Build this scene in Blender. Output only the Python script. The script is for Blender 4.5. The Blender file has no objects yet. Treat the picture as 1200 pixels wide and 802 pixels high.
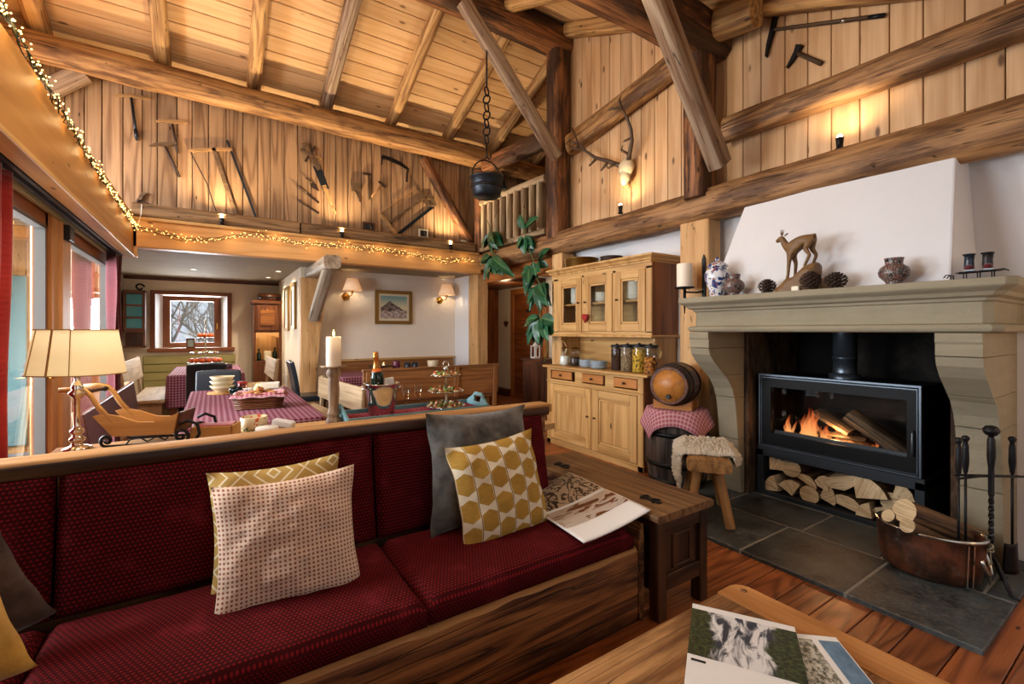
import bpy, math, random
from mathutils import Vector, Matrix, noise, Euler

# ---------------------------------------------------------------- camera, sky, lights, exposure
SC = bpy.context.scene
COL = SC.collection
PI = math.pi
cam_d = bpy.data.cameras.new('camera')
cam_d.sensor_width = 36.0
cam_d.lens = 36.0*533/1200          # a 16 mm wide angle
cam_d.shift_y = -13/1200
cam_d.clip_start = 0.02
cam = bpy.data.objects.new('camera', cam_d); COL.objects.link(cam)
cam.location = (0, 0, 1.33)
cam.rotation_euler = (PI/2, 0, -math.atan(350/533))
SC.camera = cam

W = bpy.data.worlds.new('sky'); SC.world = W; W.use_nodes = True
W.node_tree.nodes['Background'].inputs['Color'].default_value = (0.86, 0.93, 1.0, 1)
W.node_tree.nodes['Background'].inputs['Strength'].default_value = 1.05

def lamp(name, kind, loc, power, color=(1, 1, 1), size=0.1, rot=None, parent=None, target=None, size_y=None, spot=None):
    d = bpy.data.lights.new(name, kind); d.energy = power; d.color = color
    if kind == 'AREA':
        d.size = size
        if size_y: d.shape = 'RECTANGLE'; d.size_y = size_y
    else:
        d.shadow_soft_size = size
    if spot: d.spot_size = spot[0]; d.spot_blend = spot[1]
    o = bpy.data.objects.new(name, d); COL.objects.link(o); o.location = loc
    if rot: o.rotation_euler = rot
    if target is not None:
        o.rotation_euler = (Vector(target)-Vector(loc)).to_track_quat('-Z', 'Y').to_euler()
    if parent: o.parent = parent
    return o
WARM = (1.0, 0.72, 0.42)
# overcast daylight falling in through the glazed doors of the left wall
lamp('daylight_doors', 'AREA', (-2.7, 4.3, 2.0), 1150, (0.88, 0.94, 1.0), 4.6, size_y=2.6, target=(1.5, 3.4, 0.6))
lamp('rear_fill', 'AREA', (0.9, -1.05, 1.9), 9, (0.94, 0.97, 1.0), 2.6, size_y=1.6, target=(2.6, 2.2, 1.1))  # unseen cool fill, added to lighten the room from behind the camera
# far-window daylight, then unseen warm fill points added above the sofa
lamp('daylight_far_window', 'AREA', (-0.3, 10.45, 1.6), 120, (0.92, 0.96, 1.0), 1.0, size_y=0.9, target=(0.2, 5.0, 0.9))
lamp('sofa_fill', 'POINT', (1.6, 2.5, 3.45), 46, (1.0, 0.88, 0.72), 0.25)
lamp('sofa_fill', 'POINT', (-0.2, 2.75, 3.3), 70, (1.0, 0.88, 0.72), 0.25)
lamp('wall_lamp_right', 'POINT', (3.45, -0.30, 1.25), 9, (1.0, 0.55, 0.22), 0.12)

SC.view_settings.view_transform = 'Standard'
SC.view_settings.look = 'None'
SC.view_settings.gamma = 1.0
SC.view_settings.use_curve_mapping = False
SC.view_settings.exposure = 0.0
SC.cycles.use_denoising = True
SC.cycles.sample_clamp_indirect = 4.0
SC.cycles.max_bounces = 8
SC.cycles.transparent_max_bounces = 16
SC.cycles.caustics_reflective = False
SC.cycles.caustics_refractive = False

# ---------------------------------------------------------------- mesh helpers
R = random.Random(7)
def ru(a, b): return R.uniform(a, b)
def V(*a): return Vector(a)
def nz(x, y=0, z=0): return noise.noise(Vector((x, y, z)))

def frame(p0, p1, up=(0, 0, 1)):
    """matrix whose local X runs from p0 to p1, local Z close to up"""
    p0 = Vector(p0); x = (Vector(p1)-p0).normalized(); up = Vector(up)
    y = up.cross(x)
    if y.length < 1e-4: y = Vector((0, 1, 0)).cross(x)
    y.normalize(); z = x.cross(y)
    m = Matrix((x, y, z)).transposed().to_4x4(); m.translation = p0
    return m

class MB:
    """collects shapes, links them as ONE mesh; every vertex carries 'gc', its place along / across the grain"""
    def __init__(s): s.v = []; s.f = []; s.g = []; s.sm = []; s.mi = []; s.M = Matrix()
    def add(s, vs, fs, gs=None, smooth=False, mi=0):
        n = len(s.v); M = s.M
        s.v += [tuple(M @ Vector(p)) for p in vs]
        s.g += [tuple(q) for q in (gs if gs is not None else vs)]
        for f in fs: s.f.append(tuple(i+n for i in f)); s.sm.append(smooth); s.mi.append(mi)
        return s
    def box(s, c, d, rz=0, axis=None, mi=0, rot=None, taper=None):
        hx, hy, hz = d[0]/2, d[1]/2, d[2]/2
        if axis is None: axis = max(range(3), key=lambda i: d[i])
        L = [(x, y, z) for x in (-hx, hx) for y in (-hy, hy) for z in (-hz, hz)]
        if taper: L = [(x*taper[0], y*taper[1], z) if z < 0 else (x, y, z) for x, y, z in L]
        m = Euler(rot).to_matrix() if rot else Matrix.Rotation(rz, 3, 'Z')
        o = (ru(-9, 9), ru(-9, 9), ru(-9, 9))
        P = {0: (0, 1, 2), 1: (1, 0, 2), 2: (2, 0, 1)}[axis]
        vs = [m @ Vector(p)+Vector(c) for p in L]
        gs = [(p[P[0]]+o[0], p[P[1]]+o[1], p[P[2]]+o[2]) for p in L]
        return s.add(vs, [(0, 1, 3, 2), (4, 6, 7, 5), (0, 4, 5, 1), (2, 3, 7, 6), (0, 2, 6, 4), (1, 5, 7, 3)], gs, mi=mi)
    def span(s, a, b, **k):
        """box from corner a to corner b"""
        return s.box([(a[i]+b[i])/2 for i in range(3)], [abs(b[i]-a[i]) for i in range(3)], **k)
    def bar(s, p0, p1, w, h, up=(0, 0, 1), mi=0, ext=0):
        p0 = Vector(p0); p1 = Vector(p1); L = (p1-p0).length
        m = frame(p0, p1, up); o = (ru(-9, 9), ru(-9, 9), ru(-9, 9))
        l = [(x, y, z) for x in (-ext, L+ext) for y in (-w/2, w/2) for z in (-h/2, h/2)]
        return s.add([m @ Vector(p) for p in l], [(0, 1, 3, 2), (4, 6, 7, 5), (0, 4, 5, 1), (2, 3, 7, 6), (0, 2, 6, 4), (1, 5, 7, 3)],
                     [(p[0]+o[0], p[1]+o[1], p[2]+o[2]) for p in l], mi=mi)
    def ring(s, y0, z0, y1, z1, ws, x0, x1, mi=0):
        """rectangular frame in the YZ plane, widths ws = (left, right, bottom, top), mitred corners"""
        A = [(y0, z0), (y1, z0), (y1, z1), (y0, z1)]; B = [(y0+ws[0], z0+ws[2]), (y1-ws[1], z0+ws[2]), (y1-ws[1], z1-ws[3]), (y0+ws[0], z1-ws[3])]
        for i in range(4):
            j = (i+1) % 4; q = [A[i], A[j], B[j], B[i]]; vs = [(x, p[0], p[1]) for x in (x0, x1) for p in q]; h = i % 2 == 0; o = (ru(-9, 9), ru(-9, 9), ru(-9, 9))
            s.add(vs, [(0, 1, 2, 3), (7, 6, 5, 4), (0, 4, 5, 1), (2, 6, 7, 3)], [((p[1] if h else p[2])+o[0], (p[2] if h else p[1])+o[1], p[0]+o[2]) for p in vs], mi=mi)
        return s
    def hewn(s, p0, p1, w, h, seg=14, n=16, sq=4.0, rough=0.06, seed=0, up=(0, 0, 1), bow=0, taper=1.0, mi=0):
        """rough timber: superellipse section (sq 2 = round log, high = squared), uneven along its length"""
        p0 = Vector(p0); p1 = Vector(p1); L = (p1-p0).length; m = frame(p0, p1, up)
        vs = []; gs = []; o = (seed*3.7+ru(-3, 3), ru(-9, 9), ru(-9, 9))
        for i in range(seg+1):
            t = i/seg; x = t*L; k = 1+(taper-1)*t
            bx = nz(x*0.7, seed*5.1)*rough*w*1.2; bz = nz(x*0.7, seed*9.3+4)*rough*h*1.2-bow*math.sin(PI*t)
            for j in range(n):
                a = 2*PI*(j+0.5)/n; c, q = math.cos(a), math.sin(a)
                r = (abs(c)**sq+abs(q)**sq)**(-1/sq)
                r *= 1+rough*(1.3*nz(x*1.8, c*1.1+seed*7, q*1.1)+0.6*nz(x*7, c*2.4+seed, q*2.4))
                y, z = c*r*w/2*k+bx, q*r*h/2*k+bz
                vs.append(m @ Vector((x, y, z))); gs.append((x+o[0], y+o[1], z+o[2]))
        fs = []
        for i in range(seg):
            for j in range(n):
                a = i*n+j; b = i*n+(j+1) % n
                fs.append((a, b, b+n, a+n))
        s.add(vs, fs, gs, smooth=True, mi=mi)
        for i, fl in ((0, 1), (seg, 0)):
            ring = list(range(i*n, i*n+n))
            s.add([vs[q] for q in ring], [tuple(range(n))[::-1] if fl else tuple(range(n))], [gs[q] for q in ring], mi=mi)
        return s
    def tube(s, path, r, n=8, cap=True, mi=0, closed=False, flat=1.0):
        P = [Vector(p) for p in path]; m = len(P)
        rr = r if isinstance(r, (list, tuple)) else [r]*m
        vs = []; gs = []; l = 0; prev = None; o = (ru(-5, 5), ru(-5, 5), ru(-5, 5))
        for i in range(m):
            if closed: t = (P[(i+1) % m]-P[i-1])
            else: t = (P[min(i+1, m-1)]-P[max(i-1, 0)])
            if t.length < 1e-9: t = Vector((0, 0, 1))
            t.normalize()
            if prev is None:
                u = t.orthogonal().normalized() if abs(t.z) > 0.95 else Vector((0, 0, 1)).cross(t).normalized()
            else:
                u = (prev-t*prev.dot(t))
                u = u.normalized() if u.length > 1e-6 else t.orthogonal().normalized()
            prev = u; w = t.cross(u)
            if i: l += (P[i]-P[i-1]).length
            for j in range(n):
                a = 2*PI*j/n
                vs.append(P[i]+u*(math.cos(a)*rr[i])+w*(math.sin(a)*rr[i]*flat))
                gs.append((l+o[0], math.cos(a)*rr[i]+o[1], math.sin(a)*rr[i]+o[2]))
        fs = []
        for i in range(m if closed else m-1):
            for j in range(n):
                a = i*n+j; b = i*n+(j+1) % n; c = (i+1) % m*n+(j+1) % n; d = (i+1) % m*n+j
                fs.append((a, b, c, d))
        if cap and not closed: fs += [tuple(range(n))[::-1], tuple(range((m-1)*n, m*n))]
        return s.add(vs, fs, gs, smooth=True, mi=mi)
    def lathe(s, prof, n=24, c=(0, 0, 0), mi=0, ax='Z', arc=None, cap=True, M=None):
        """prof: [(radius, height)]"""
        vs = []; gs = []; o = ru(-9, 9)
        for r, z in prof:
            for j in range(n):
                a = 2*PI*j/n
                p = Vector((r*math.cos(a), r*math.sin(a), z))
                gs.append((z+o, p.x, p.y))
                if ax == 'X': p = Vector((p.z, p.x, p.y))
                if ax == 'Y': p = Vector((p.y, p.z, p.x))
                if M: p = M @ p
                vs.append(p+Vector(c))
        fs = []; m = len(prof)
        for i in range(m-1):
            for j in range(n):
                a = i*n+j; b = i*n+(j+1) % n
                fs.append((a, b, b+n, a+n))
        s.add(vs, fs, gs, smooth=True, mi=mi)
        if cap:
            for i, rev in ((0, True), (m-1, False)):
                if prof[i][0] > 1e-4:
                    q = list(range(i*n, i*n+n)); s.add([vs[k] for k in q], [tuple(range(n))[::-1] if rev else tuple(range(n))], [gs[k] for k in q], mi=mi)
        return s
    def ball(s, c, r, n=12, m=8, mi=0, rot=None, jit=0, seed=0):
        if not isinstance(r, (tuple, list)): r = (r, r, r)
        vs = []; fs = []; q = Euler(rot).to_matrix() if rot else None
        for i in range(m+1):
            th = PI*i/m
            for j in range(n):
                a = 2*PI*j/n
                d = Vector((math.sin(th)*math.cos(a), math.sin(th)*math.sin(a), math.cos(th)))
                k = 1+jit*nz(d.x*2+seed, d.y*2, d.z*2)
                p = Vector((d.x*r[0]*k, d.y*r[1]*k, d.z*r[2]*k))
                if q: p = q @ p
                vs.append(p+Vector(c))
        for i in range(m):
            for j in range(n):
                a = i*n+j; b = i*n+(j+1) % n
                fs.append((a, a+n, b+n, b))
        return s.add(vs, fs, smooth=True, mi=mi)
    def prism(s, poly, d, M=None, mi=0, axis=0, smooth=False):
        """polygon in local XY pushed along local Z by d (from -d/2 to d/2); axis = grain axis"""
        M = M or Matrix(); n = len(poly); o = (ru(-9, 9), ru(-9, 9), ru(-9, 9))
        l = [(x, y, -d/2) for x, y in poly]+[(x, y, d/2) for x, y in poly]
        P = {0: (0, 1, 2), 1: (1, 0, 2), 2: (2, 0, 1)}[axis]
        gs = [(p[P[0]]+o[0], p[P[1]]+o[1], p[P[2]]+o[2]) for p in l]
        ar = sum(poly[i][0]*poly[(i+1) % n][1]-poly[(i+1) % n][0]*poly[i][1] for i in range(n))
        ls = [M @ Vector(p) for p in l]
        a = tuple(range(n)); b = tuple(range(n, 2*n))
        if ar > 0: caps = [a[::-1], b]; sd = [(i, (i+1) % n, (i+1) % n+n, i+n) for i in range(n)]
        else: caps = [a, b[::-1]]; sd = [((i+1) % n, i, i+n, (i+1) % n+n) for i in range(n)]
        s.add(ls, caps, gs, mi=mi); s.add(ls, sd, gs, mi=mi, smooth=smooth)
        return s
    def grid(s, fn, nu, nv, mi=0, smooth=True, wu=False, gfn=None, flip=False):
        vs = []; gs = []
        for i in range(nu+(0 if wu else 1)):
            for j in range(nv+1):
                u, v = i/nu, j/nv
                p = fn(u, v); vs.append(p); gs.append(gfn(u, v) if gfn else p)
        fs = []; m = nv+1; N = nu if wu else nu+1
        for i in range(nu):
            for j in range(nv):
                a = i*m+j; b = (i+1) % N*m+j
                fs.append((a, a+1, b+1, b) if flip else (a, b, b+1, a+1))
        return s.add(vs, fs, gs, smooth=smooth, mi=mi)
    def mesh(s, name):
        me = bpy.data.meshes.new(name); me.from_pydata(s.v, [], s.f)
        at = me.attributes.new('gc', 'FLOAT_VECTOR', 'POINT')
        at.data.foreach_set('vector', [c for q in s.g for c in q])
        me.polygons.foreach_set('use_smooth', s.sm)
        me.polygons.foreach_set('material_index', s.mi)
        me.update(); return me
    def build(s, name, mat, parent=None, loc=None, rot=None, bev=0, bseg=1, sub=0, label=None, cat=None, group=None, kind=None, mat4=None, solid=0):
        me = s.mesh(name)
        for m in (mat if isinstance(mat, (list, tuple)) else [mat]): me.materials.append(m)
        o = bpy.data.objects.new(name, me); COL.objects.link(o)
        if parent: o.parent = parent
        if loc: o.location = loc
        if rot: o.rotation_euler = rot
        if mat4: o.matrix_world = mat4
        if solid: k = o.modifiers.new('t', 'SOLIDIFY'); k.thickness = solid; k.offset = 0
        if bev: k = o.modifiers.new('b', 'BEVEL'); k.width = bev; k.segments = bseg; k.limit_method = 'ANGLE'; k.angle_limit = math.radians(40)
        if sub: k = o.modifiers.new('s', 'SUBSURF'); k.levels = sub; k.render_levels = sub
        return tag(o, label, cat, group, kind)

def tag(o, label=None, cat=None, group=None, kind=None):
    if label: o['label'] = label
    if cat: o['category'] = cat
    if group: o['group'] = group
    if kind: o['kind'] = kind
    return o
def thing(name, label, cat, loc=(0, 0, 0), rz=0, group=None, rot=None, kind=None):
    o = bpy.data.objects.new(name, None); COL.objects.link(o); o.empty_display_size = 0.1
    o.location = loc; o.rotation_euler = rot or (0, 0, rz)
    return tag(o, label, cat, group, kind)
def dup(root, loc=None, rz=None, label=None, group=None, rot=None, scale=None):
    """a copy of a thing with copies of its parts and sub-parts"""
    def cp(o, par):
        c = o.copy(); COL.objects.link(c)
        if par: c.parent = par
        for ch in kids.get(o.name, ()): cp(ch, c)
        return c
    kids = {}
    def gather(o):
        kids[o.name] = list(o.children)
        for ch in o.children: gather(ch)
    gather(root)
    r = cp(root, None)
    if loc is not None: r.location = loc
    if rz is not None: r.rotation_euler = (0, 0, rz)
    if rot is not None: r.rotation_euler = rot
    if scale: r.scale = (scale,)*3
    if label: r['label'] = label
    if group: r['group'] = group
    return r
def one(name, mb, mat, label, cat, loc=None, rot=None, group=None, **k):
    """a thing that is one mesh"""
    return mb.build(name, mat, None, loc, rot, label=label, cat=cat, group=group, **k)
def skin(name, verts, edges, radii, mat, parent=None, root=0, sub=2, **k):
    me = bpy.data.meshes.new(name); me.from_pydata(verts, edges, [])
    o = bpy.data.objects.new(name, me); COL.objects.link(o); me.materials.append(mat)
    if parent: o.parent = parent
    m = o.modifiers.new('skin', 'SKIN'); m.use_smooth_shade = True
    if not me.skin_vertices: me.skin_vertices.new() if hasattr(me.skin_vertices, 'new') else None
    for i, r in enumerate(radii):
        d = me.skin_vertices[0].data[i]; d.radius = (r, r) if not isinstance(r, tuple) else r; d.use_root = (i == root)
    q = o.modifiers.new('s', 'SUBSURF'); q.levels = sub; q.render_levels = sub
    return tag(o, **k)
ORD = ['first', 'second', 'third', 'fourth', 'fifth', 'sixth', 'seventh', 'eighth', 'ninth', 'tenth', 'eleventh', 'twelfth', 'thirteenth', 'fourteenth', 'fifteenth', 'sixteenth', 'seventeenth', 'eighteenth', 'nineteenth', 'twentieth']

# ---------------------------------------------------------------- materials
class S:
    """a socket with arithmetic, so that patterns can be written as formulas"""
    def __init__(s, nt, k): s.nt = nt; s.k = k
    def _m(s, op, *a):
        n = s.nt.nodes.new('ShaderNodeMath'); n.operation = op
        for i, q in enumerate(a):
            if isinstance(q, S): s.nt.links.new(q.k, n.inputs[i])
            else: n.inputs[i].default_value = q
        return S(s.nt, n.outputs[0])
    def __add__(s, b): return s._m('ADD', s, b)
    __radd__ = __add__
    def __sub__(s, b): return s._m('SUBTRACT', s, b)
    def __rsub__(s, b): return s._m('SUBTRACT', b, s)
    def __mul__(s, b): return s._m('MULTIPLY', s, b)
    __rmul__ = __mul__
    def __truediv__(s, b): return s._m('DIVIDE', s, b)
    def sin(s): return s._m('SINE', s)
    def abs(s): return s._m('ABSOLUTE', s)
    def fract(s): return s._m('FRACT', s)
    def floor(s): return s._m('FLOOR', s)
    def mod(s, b): return s._m('FLOORED_MODULO', s, b)
    def pw(s, b): return s._m('POWER', s, b)
    def gt(s, b): return s._m('GREATER_THAN', s, b)
    def lt(s, b): return s._m('LESS_THAN', s, b)
    def mx(s, b): return s._m('MAXIMUM', s, b)
    def mn(s, b): return s._m('MINIMUM', s, b)
    def ss(s, a, b):
        n = s.nt.nodes.new('ShaderNodeMapRange'); n.interpolation_type = 'SMOOTHSTEP'; n.clamp = True
        s.nt.links.new(s.k, n.inputs['Value']); n.inputs['From Min'].default_value = a; n.inputs['From Max'].default_value = b
        return S(s.nt, n.outputs[0])
    def clamp(s): return s.mx(0.0).mn(1.0)

class Mat:
    def __init__(m, name, rough=0.6, spec=0.5, metal=0.0):
        m.mat = bpy.data.materials.new(name); m.mat.use_nodes = True; m.nt = m.mat.node_tree
        m.b = m.nt.nodes['Principled BSDF']
        m.b.inputs['Roughness'].default_value = rough; m.b.inputs['Metallic'].default_value = metal
        m.b.inputs['Specular IOR Level'].default_value = spec
    def node(m, t, **k):
        n = m.nt.nodes.new(t)
        for a, b in k.items(): setattr(n, a, b)
        return n
    def gc(m, rnd=True):
        a = m.node('ShaderNodeAttribute', attribute_name='gc'); out = a.outputs['Vector']
        if rnd:
            r = m.node('ShaderNodeObjectInfo'); k = m.node('ShaderNodeVectorMath', operation='SCALE')
            k.inputs[0].default_value = (17.3, 31.7, 23.9); m.nt.links.new(r.outputs['Random'], k.inputs['Scale'])
            d = m.node('ShaderNodeVectorMath', operation='ADD')
            m.nt.links.new(out, d.inputs[0]); m.nt.links.new(k.outputs[0], d.inputs[1]); out = d.outputs[0]
        return out
    def obj(m): return m.node('ShaderNodeTexCoord').outputs['Object']
    def rnd(m): return S(m.nt, m.node('ShaderNodeObjectInfo').outputs['Random'])
    def xyz(m, v):
        n = m.node('ShaderNodeSeparateXYZ'); m.nt.links.new(v, n.inputs[0]); return [S(m.nt, k) for k in n.outputs]
    def mp(m, v, sc, loc=(0, 0, 0)):
        n = m.node('ShaderNodeMapping'); m.nt.links.new(v, n.inputs[0])
        n.inputs['Scale'].default_value = sc if isinstance(sc, tuple) else (sc,)*3; n.inputs['Location'].default_value = loc
        return n.outputs[0]
    def noise(m, v, sc=1.0, det=2.0, rough=0.5, dist=0.0):
        n = m.node('ShaderNodeTexNoise'); m.nt.links.new(v, n.inputs['Vector'])
        n.inputs['Scale'].default_value = sc; n.inputs['Detail'].default_value = det
        n.inputs['Roughness'].default_value = rough; n.inputs['Distortion'].default_value = dist
        return S(m.nt, n.outputs[0])
    def vor(m, v, sc=1.0, feat='F1', out='Distance'):
        n = m.node('ShaderNodeTexVoronoi', feature=feat); m.nt.links.new(v, n.inputs['Vector']); n.inputs['Scale'].default_value = sc
        return S(m.nt, n.outputs[out])
    def mix(m, f, a, b, mode='MIX'):
        n = m.node('ShaderNodeMix', data_type='RGBA', blend_type=mode)
        for key, q in ((0, f), (6, a), (7, b)):
            if isinstance(q, S): m.nt.links.new(q.k, n.inputs[key])
            elif key == 0: n.inputs[0].default_value = q
            else: n.inputs[key].default_value = tuple(q)+(1,)*(4-len(q))
        return S(m.nt, n.outputs[2])
    def val(m, c, v):
        """colour times a factor"""
        n = m.node('ShaderNodeHueSaturation'); m.nt.links.new(c.k, n.inputs['Color'])
        if isinstance(v, S): m.nt.links.new(v.k, n.inputs['Value'])
        else: n.inputs['Value'].default_value = v
        return S(m.nt, n.outputs[0])
    def color(m, c):
        if isinstance(c, S): m.nt.links.new(c.k, m.b.inputs['Base Color'])
        else: m.b.inputs['Base Color'].default_value = tuple(c)+(1,)
        return m
    def rough(m, r): m.nt.links.new(r.k, m.b.inputs['Roughness']); return m
    def bump(m, h, st=0.3, d=0.01):
        n = m.node('ShaderNodeBump'); n.inputs['Strength'].default_value = st; n.inputs['Distance'].default_value = d
        m.nt.links.new(h.k, n.inputs['Height']); m.nt.links.new(n.outputs[0], m.b.inputs['Normal']); return m
    def emit(m, c, st):
        if isinstance(c, S): m.nt.links.new(c.k, m.b.inputs['Emission Color'])
        else: m.b.inputs['Emission Color'].default_value = tuple(c)+(1,)
        if isinstance(st, S): m.nt.links.new(st.k, m.b.inputs['Emission Strength'])
        else: m.b.inputs['Emission Strength'].default_value = st
        return m

def hexc(h):
    c = [int(h[i:i+2], 16)/255 for i in (0, 2, 4)]
    return tuple(x/12.92 if x <= 0.04045 else ((x+0.055)/1.055)**2.4 for x in c)

def wood(name, A, B, K=None, ring=9.0, rs=0.5, fib=0.35, knots=0.0, rough=0.6, bump=0.25, var=0.12, dirt=0.0, D='1c0f08', rscale=(0.45, 5.5, 5.5), spec=0.35, crack=0.0, sharp=1.6, lgk=0.7):
    """A light, B dark year-ring colour, K knots, D dirt / weathering"""
    m = Mat(name, rough, spec); g = m.gc()
    A, B, D = hexc(A), hexc(B), hexc(D); K = hexc(K) if K else B
    n1 = m.noise(m.mp(g, rscale), 1.0, 1.5, 0.45, 0.2)
    rg = ((n1*ring*6.28).sin()*0.5+0.5).pw(sharp)
    fb = m.noise(m.mp(g, (2.5, 130, 130)), 1.0, 3, 0.6)
    lg = m.noise(m.mp(g, (0.9, 4, 4), (5, 2, 1)), 1.0, 3, 0.6)
    md = m.noise(m.mp(g, (1.6, 42, 42), (2, 9, 4)), 1.0, 2, 0.55)
    f = (rg*rs+(fb-0.5)*fib*2+(md-0.5)*fib*2.4+(lg-0.5)*lgk+0.5*(1-rs)).clamp()
    c = m.mix(f, A, B)
    h = fb*0.5+rg*0.4+md*0.6
    if knots:
        vd = m.vor(m.mp(g, (2.6, 7, 7)), 1.0)
        kn = 1-vd.ss(0.05, 0.05+0.11*knots)
        c = m.mix(kn*0.85, c, K)
    if dirt:
        dn = m.noise(m.mp(g, (1.1, 5, 5), (3, 7, 1)), 1.0, 5, 0.65)
        dd = dn.ss(0.62-0.3*dirt, 0.78-0.3*dirt)
        c = m.mix(dd*0.85, c, D)
    if crack:
        cn = m.noise(m.mp(g, (0.8, 24, 24), (1, 3, 8)), 1.0, 1, 0.5)
        ck = 1-(cn-0.5).abs().ss(0.0, 0.006+0.010*crack)
        c = m.mix(ck*0.8, c, (0.012, 0.006, 0.003)); h = h-ck*2.0
    c = m.val(c, (m.rnd()-0.5)*(2*var)+1.0)
    m.color(c).bump(h, bump, 0.004)
    return m.mat
def plain(name, col, rough=0.6, spec=0.5, metal=0.0, nzs=0.0, nsc=20.0, bump=0.0, bsc=None):
    m = Mat(name, rough, spec, metal)
    c = hexc(col)
    if nzs or bump:
        o = m.obj(); n = m.noise(o, nsc, 4, 0.6)
        if nzs: m.color(m.mix((n-0.5)*2*nzs+0.5, tuple(min(1, x*1.25) for x in c), tuple(x*0.7 for x in c)))
        else: m.color(c)
        if bump: m.bump(m.noise(o, bsc or nsc*2, 3, 0.6), bump, 0.01)
    else: m.color(c)
    return m.mat
def glow(name, col, st):
    m = Mat(name); m.color((0.02, 0.02, 0.02)).emit(hexc(col), st); return m.mat
def glass(name, tint=(1, 1, 1), refl=1.0, rough=0.0):
    """thin pane: clear by day, mirrors at a grazing angle"""
    mat = bpy.data.materials.new(name); mat.use_nodes = True; nt = mat.node_tree; nt.nodes.clear()
    o = nt.nodes.new('ShaderNodeOutputMaterial'); t = nt.nodes.new('ShaderNodeBsdfTransparent'); g = nt.nodes.new('ShaderNodeBsdfGlossy')
    f = nt.nodes.new('ShaderNodeFresnel'); mx = nt.nodes.new('ShaderNodeMixShader')
    t.inputs[0].default_value = tuple(tint)+(1,); g.inputs['Roughness'].default_value = rough; g.inputs[0].default_value = (refl, refl, refl, 1)
    ge = nt.nodes.new('ShaderNodeNewGeometry'); mr = nt.nodes.new('ShaderNodeMapRange'); nt.links.new(ge.outputs['Backfacing'], mr.inputs['Value'])
    mr.inputs['To Min'].default_value = 1.45; mr.inputs['To Max'].default_value = 1/1.45; nt.links.new(mr.outputs[0], f.inputs['IOR'])   # same mirror share on both faces of the pane
    nt.links.new(f.outputs[0], mx.inputs[0]); nt.links.new(t.outputs[0], mx.inputs[1]); nt.links.new(g.outputs[0], mx.inputs[2])
    nt.links.new(mx.outputs[0], o.inputs[0]); return mat

# wood of the house
M_pine = wood('pine_wall_boards', 'D6B288', 'B08456', '4A2A15', ring=5, rs=0.35, fib=0.25, knots=0.9, var=0.10, rough=0.55)
M_larch = wood('larch_loft_boards', 'AB8A66', '6A4B32', '2A190E', ring=9, rs=0.55, fib=0.3, knots=0.15, var=0.24, rough=0.7, rscale=(0.30, 5, 5), sharp=2.6, lgk=0.35)
M_ceil = wood('spruce_roof_boards', 'DCB88A', 'BA8E5A', '5A3A20', ring=6, rs=0.3, fib=0.3, knots=0.9, var=0.08, rough=0.6)
M_log = wood('peeled_log', 'B58A55', '6B4526', '2A170C', ring=7, rs=0.5, fib=0.5, knots=0.35, dirt=0.5, D='4A2C17', bump=0.6, var=0.06, crack=0.3)
M_logd = wood('bark_stained_log', 'A67C50', '6A4729', '22130A', ring=7, rs=0.6, fib=0.6, knots=0.5, dirt=0.5, D='4A2E18', bump=0.9, var=0.06, crack=0.5)
M_old = wood('dark_old_timber', '97633A', '4E2E19', '140A06', ring=7, rs=0.6, fib=0.6, knots=0.3, dirt=0.7, D='26160D', bump=0.9, var=0.08, crack=0.6)
M_brace = wood('weathered_brace', 'A3907A', '6E5038', '2B1A10', ring=7, rs=0.6, fib=0.6, knots=0.3, dirt=0.35, D='5A371E', bump=0.6, var=0.05, crack=0.5)
M_raft = wood('rafter_wood', 'C19A63', '7A5230', '2D190D', ring=8, rs=0.6, fib=0.5, knots=0.35, dirt=0.35, D='4A2C18', bump=0.6, var=0.18, crack=0.4)
M_light = wood('honey_beam', 'E3B376', 'BF8748', '6E4421', ring=5, rs=0.3, fib=0.25, knots=0.3, var=0.06, rough=0.5)
M_post = wood('planed_post', 'D2A873', 'A87B48', '4B2C15', ring=5, rs=0.4, fib=0.3, knots=0.5, var=0.06, crack=0.2)
M_grey = wood('grey_weathered_beam', 'BDB09B', '8A7A64', '4B3C2C', ring=6, rs=0.4, fib=0.5, knots=0.3, dirt=0.3, D='6E5B45', var=0.05, crack=0.4)
M_frame = wood('door_frame_wood', 'B4713A', '7E4519', '3A1C0A', ring=5, rs=0.4, fib=0.3, var=0.08, rough=0.4)
M_winw = wood('window_brown', '8A5230', '5A3018', '2A140A', ring=5, rs=0.4, fib=0.35, var=0.06, rough=0.45)
M_sill = wood('sill_timber', '9A7A54', '5E452C', '24160C', ring=7, rs=0.5, fib=0.6, knots=0.3, dirt=0.4, D='3A2818', bump=0.7, var=0.06, crack=0.4)
M_fasc = wood('orange_fascia', 'C08A48', '98652E', '5A3416', ring=5, rs=0.3, fib=0.25, knots=0.4, var=0.04, rough=0.5)
M_dcab = wood('dark_walnut', '6A3D20', '36190B', '140803', ring=6, rs=0.5, fib=0.35, knots=0.2, var=0.1, rough=0.35)
M_buf = wood('stripped_pine', 'D2A86B', 'A2753D', '4A2B14', ring=5, rs=0.4, fib=0.3, knots=0.6, dirt=0.12, D='8A5E31', var=0.10, rough=0.45)
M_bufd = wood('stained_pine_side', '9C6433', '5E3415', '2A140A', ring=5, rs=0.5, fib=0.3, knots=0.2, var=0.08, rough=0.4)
M_drw = wood('orange_drawer_front', 'B87A3E', '8A5122', '3A1F0E', ring=5, rs=0.4, fib=0.3, knots=0.2, var=0.1, rough=0.4)
M_floor = wood('oak_floorboards', 'A05E33', '5E3015', '2A1208', ring=12, rs=0.6, fib=0.45, knots=0.12, var=0.28, rough=0.36, bump=0.4, rscale=(0.45, 6, 6), spec=0.5, sharp=2.2, lgk=0.4)
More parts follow.
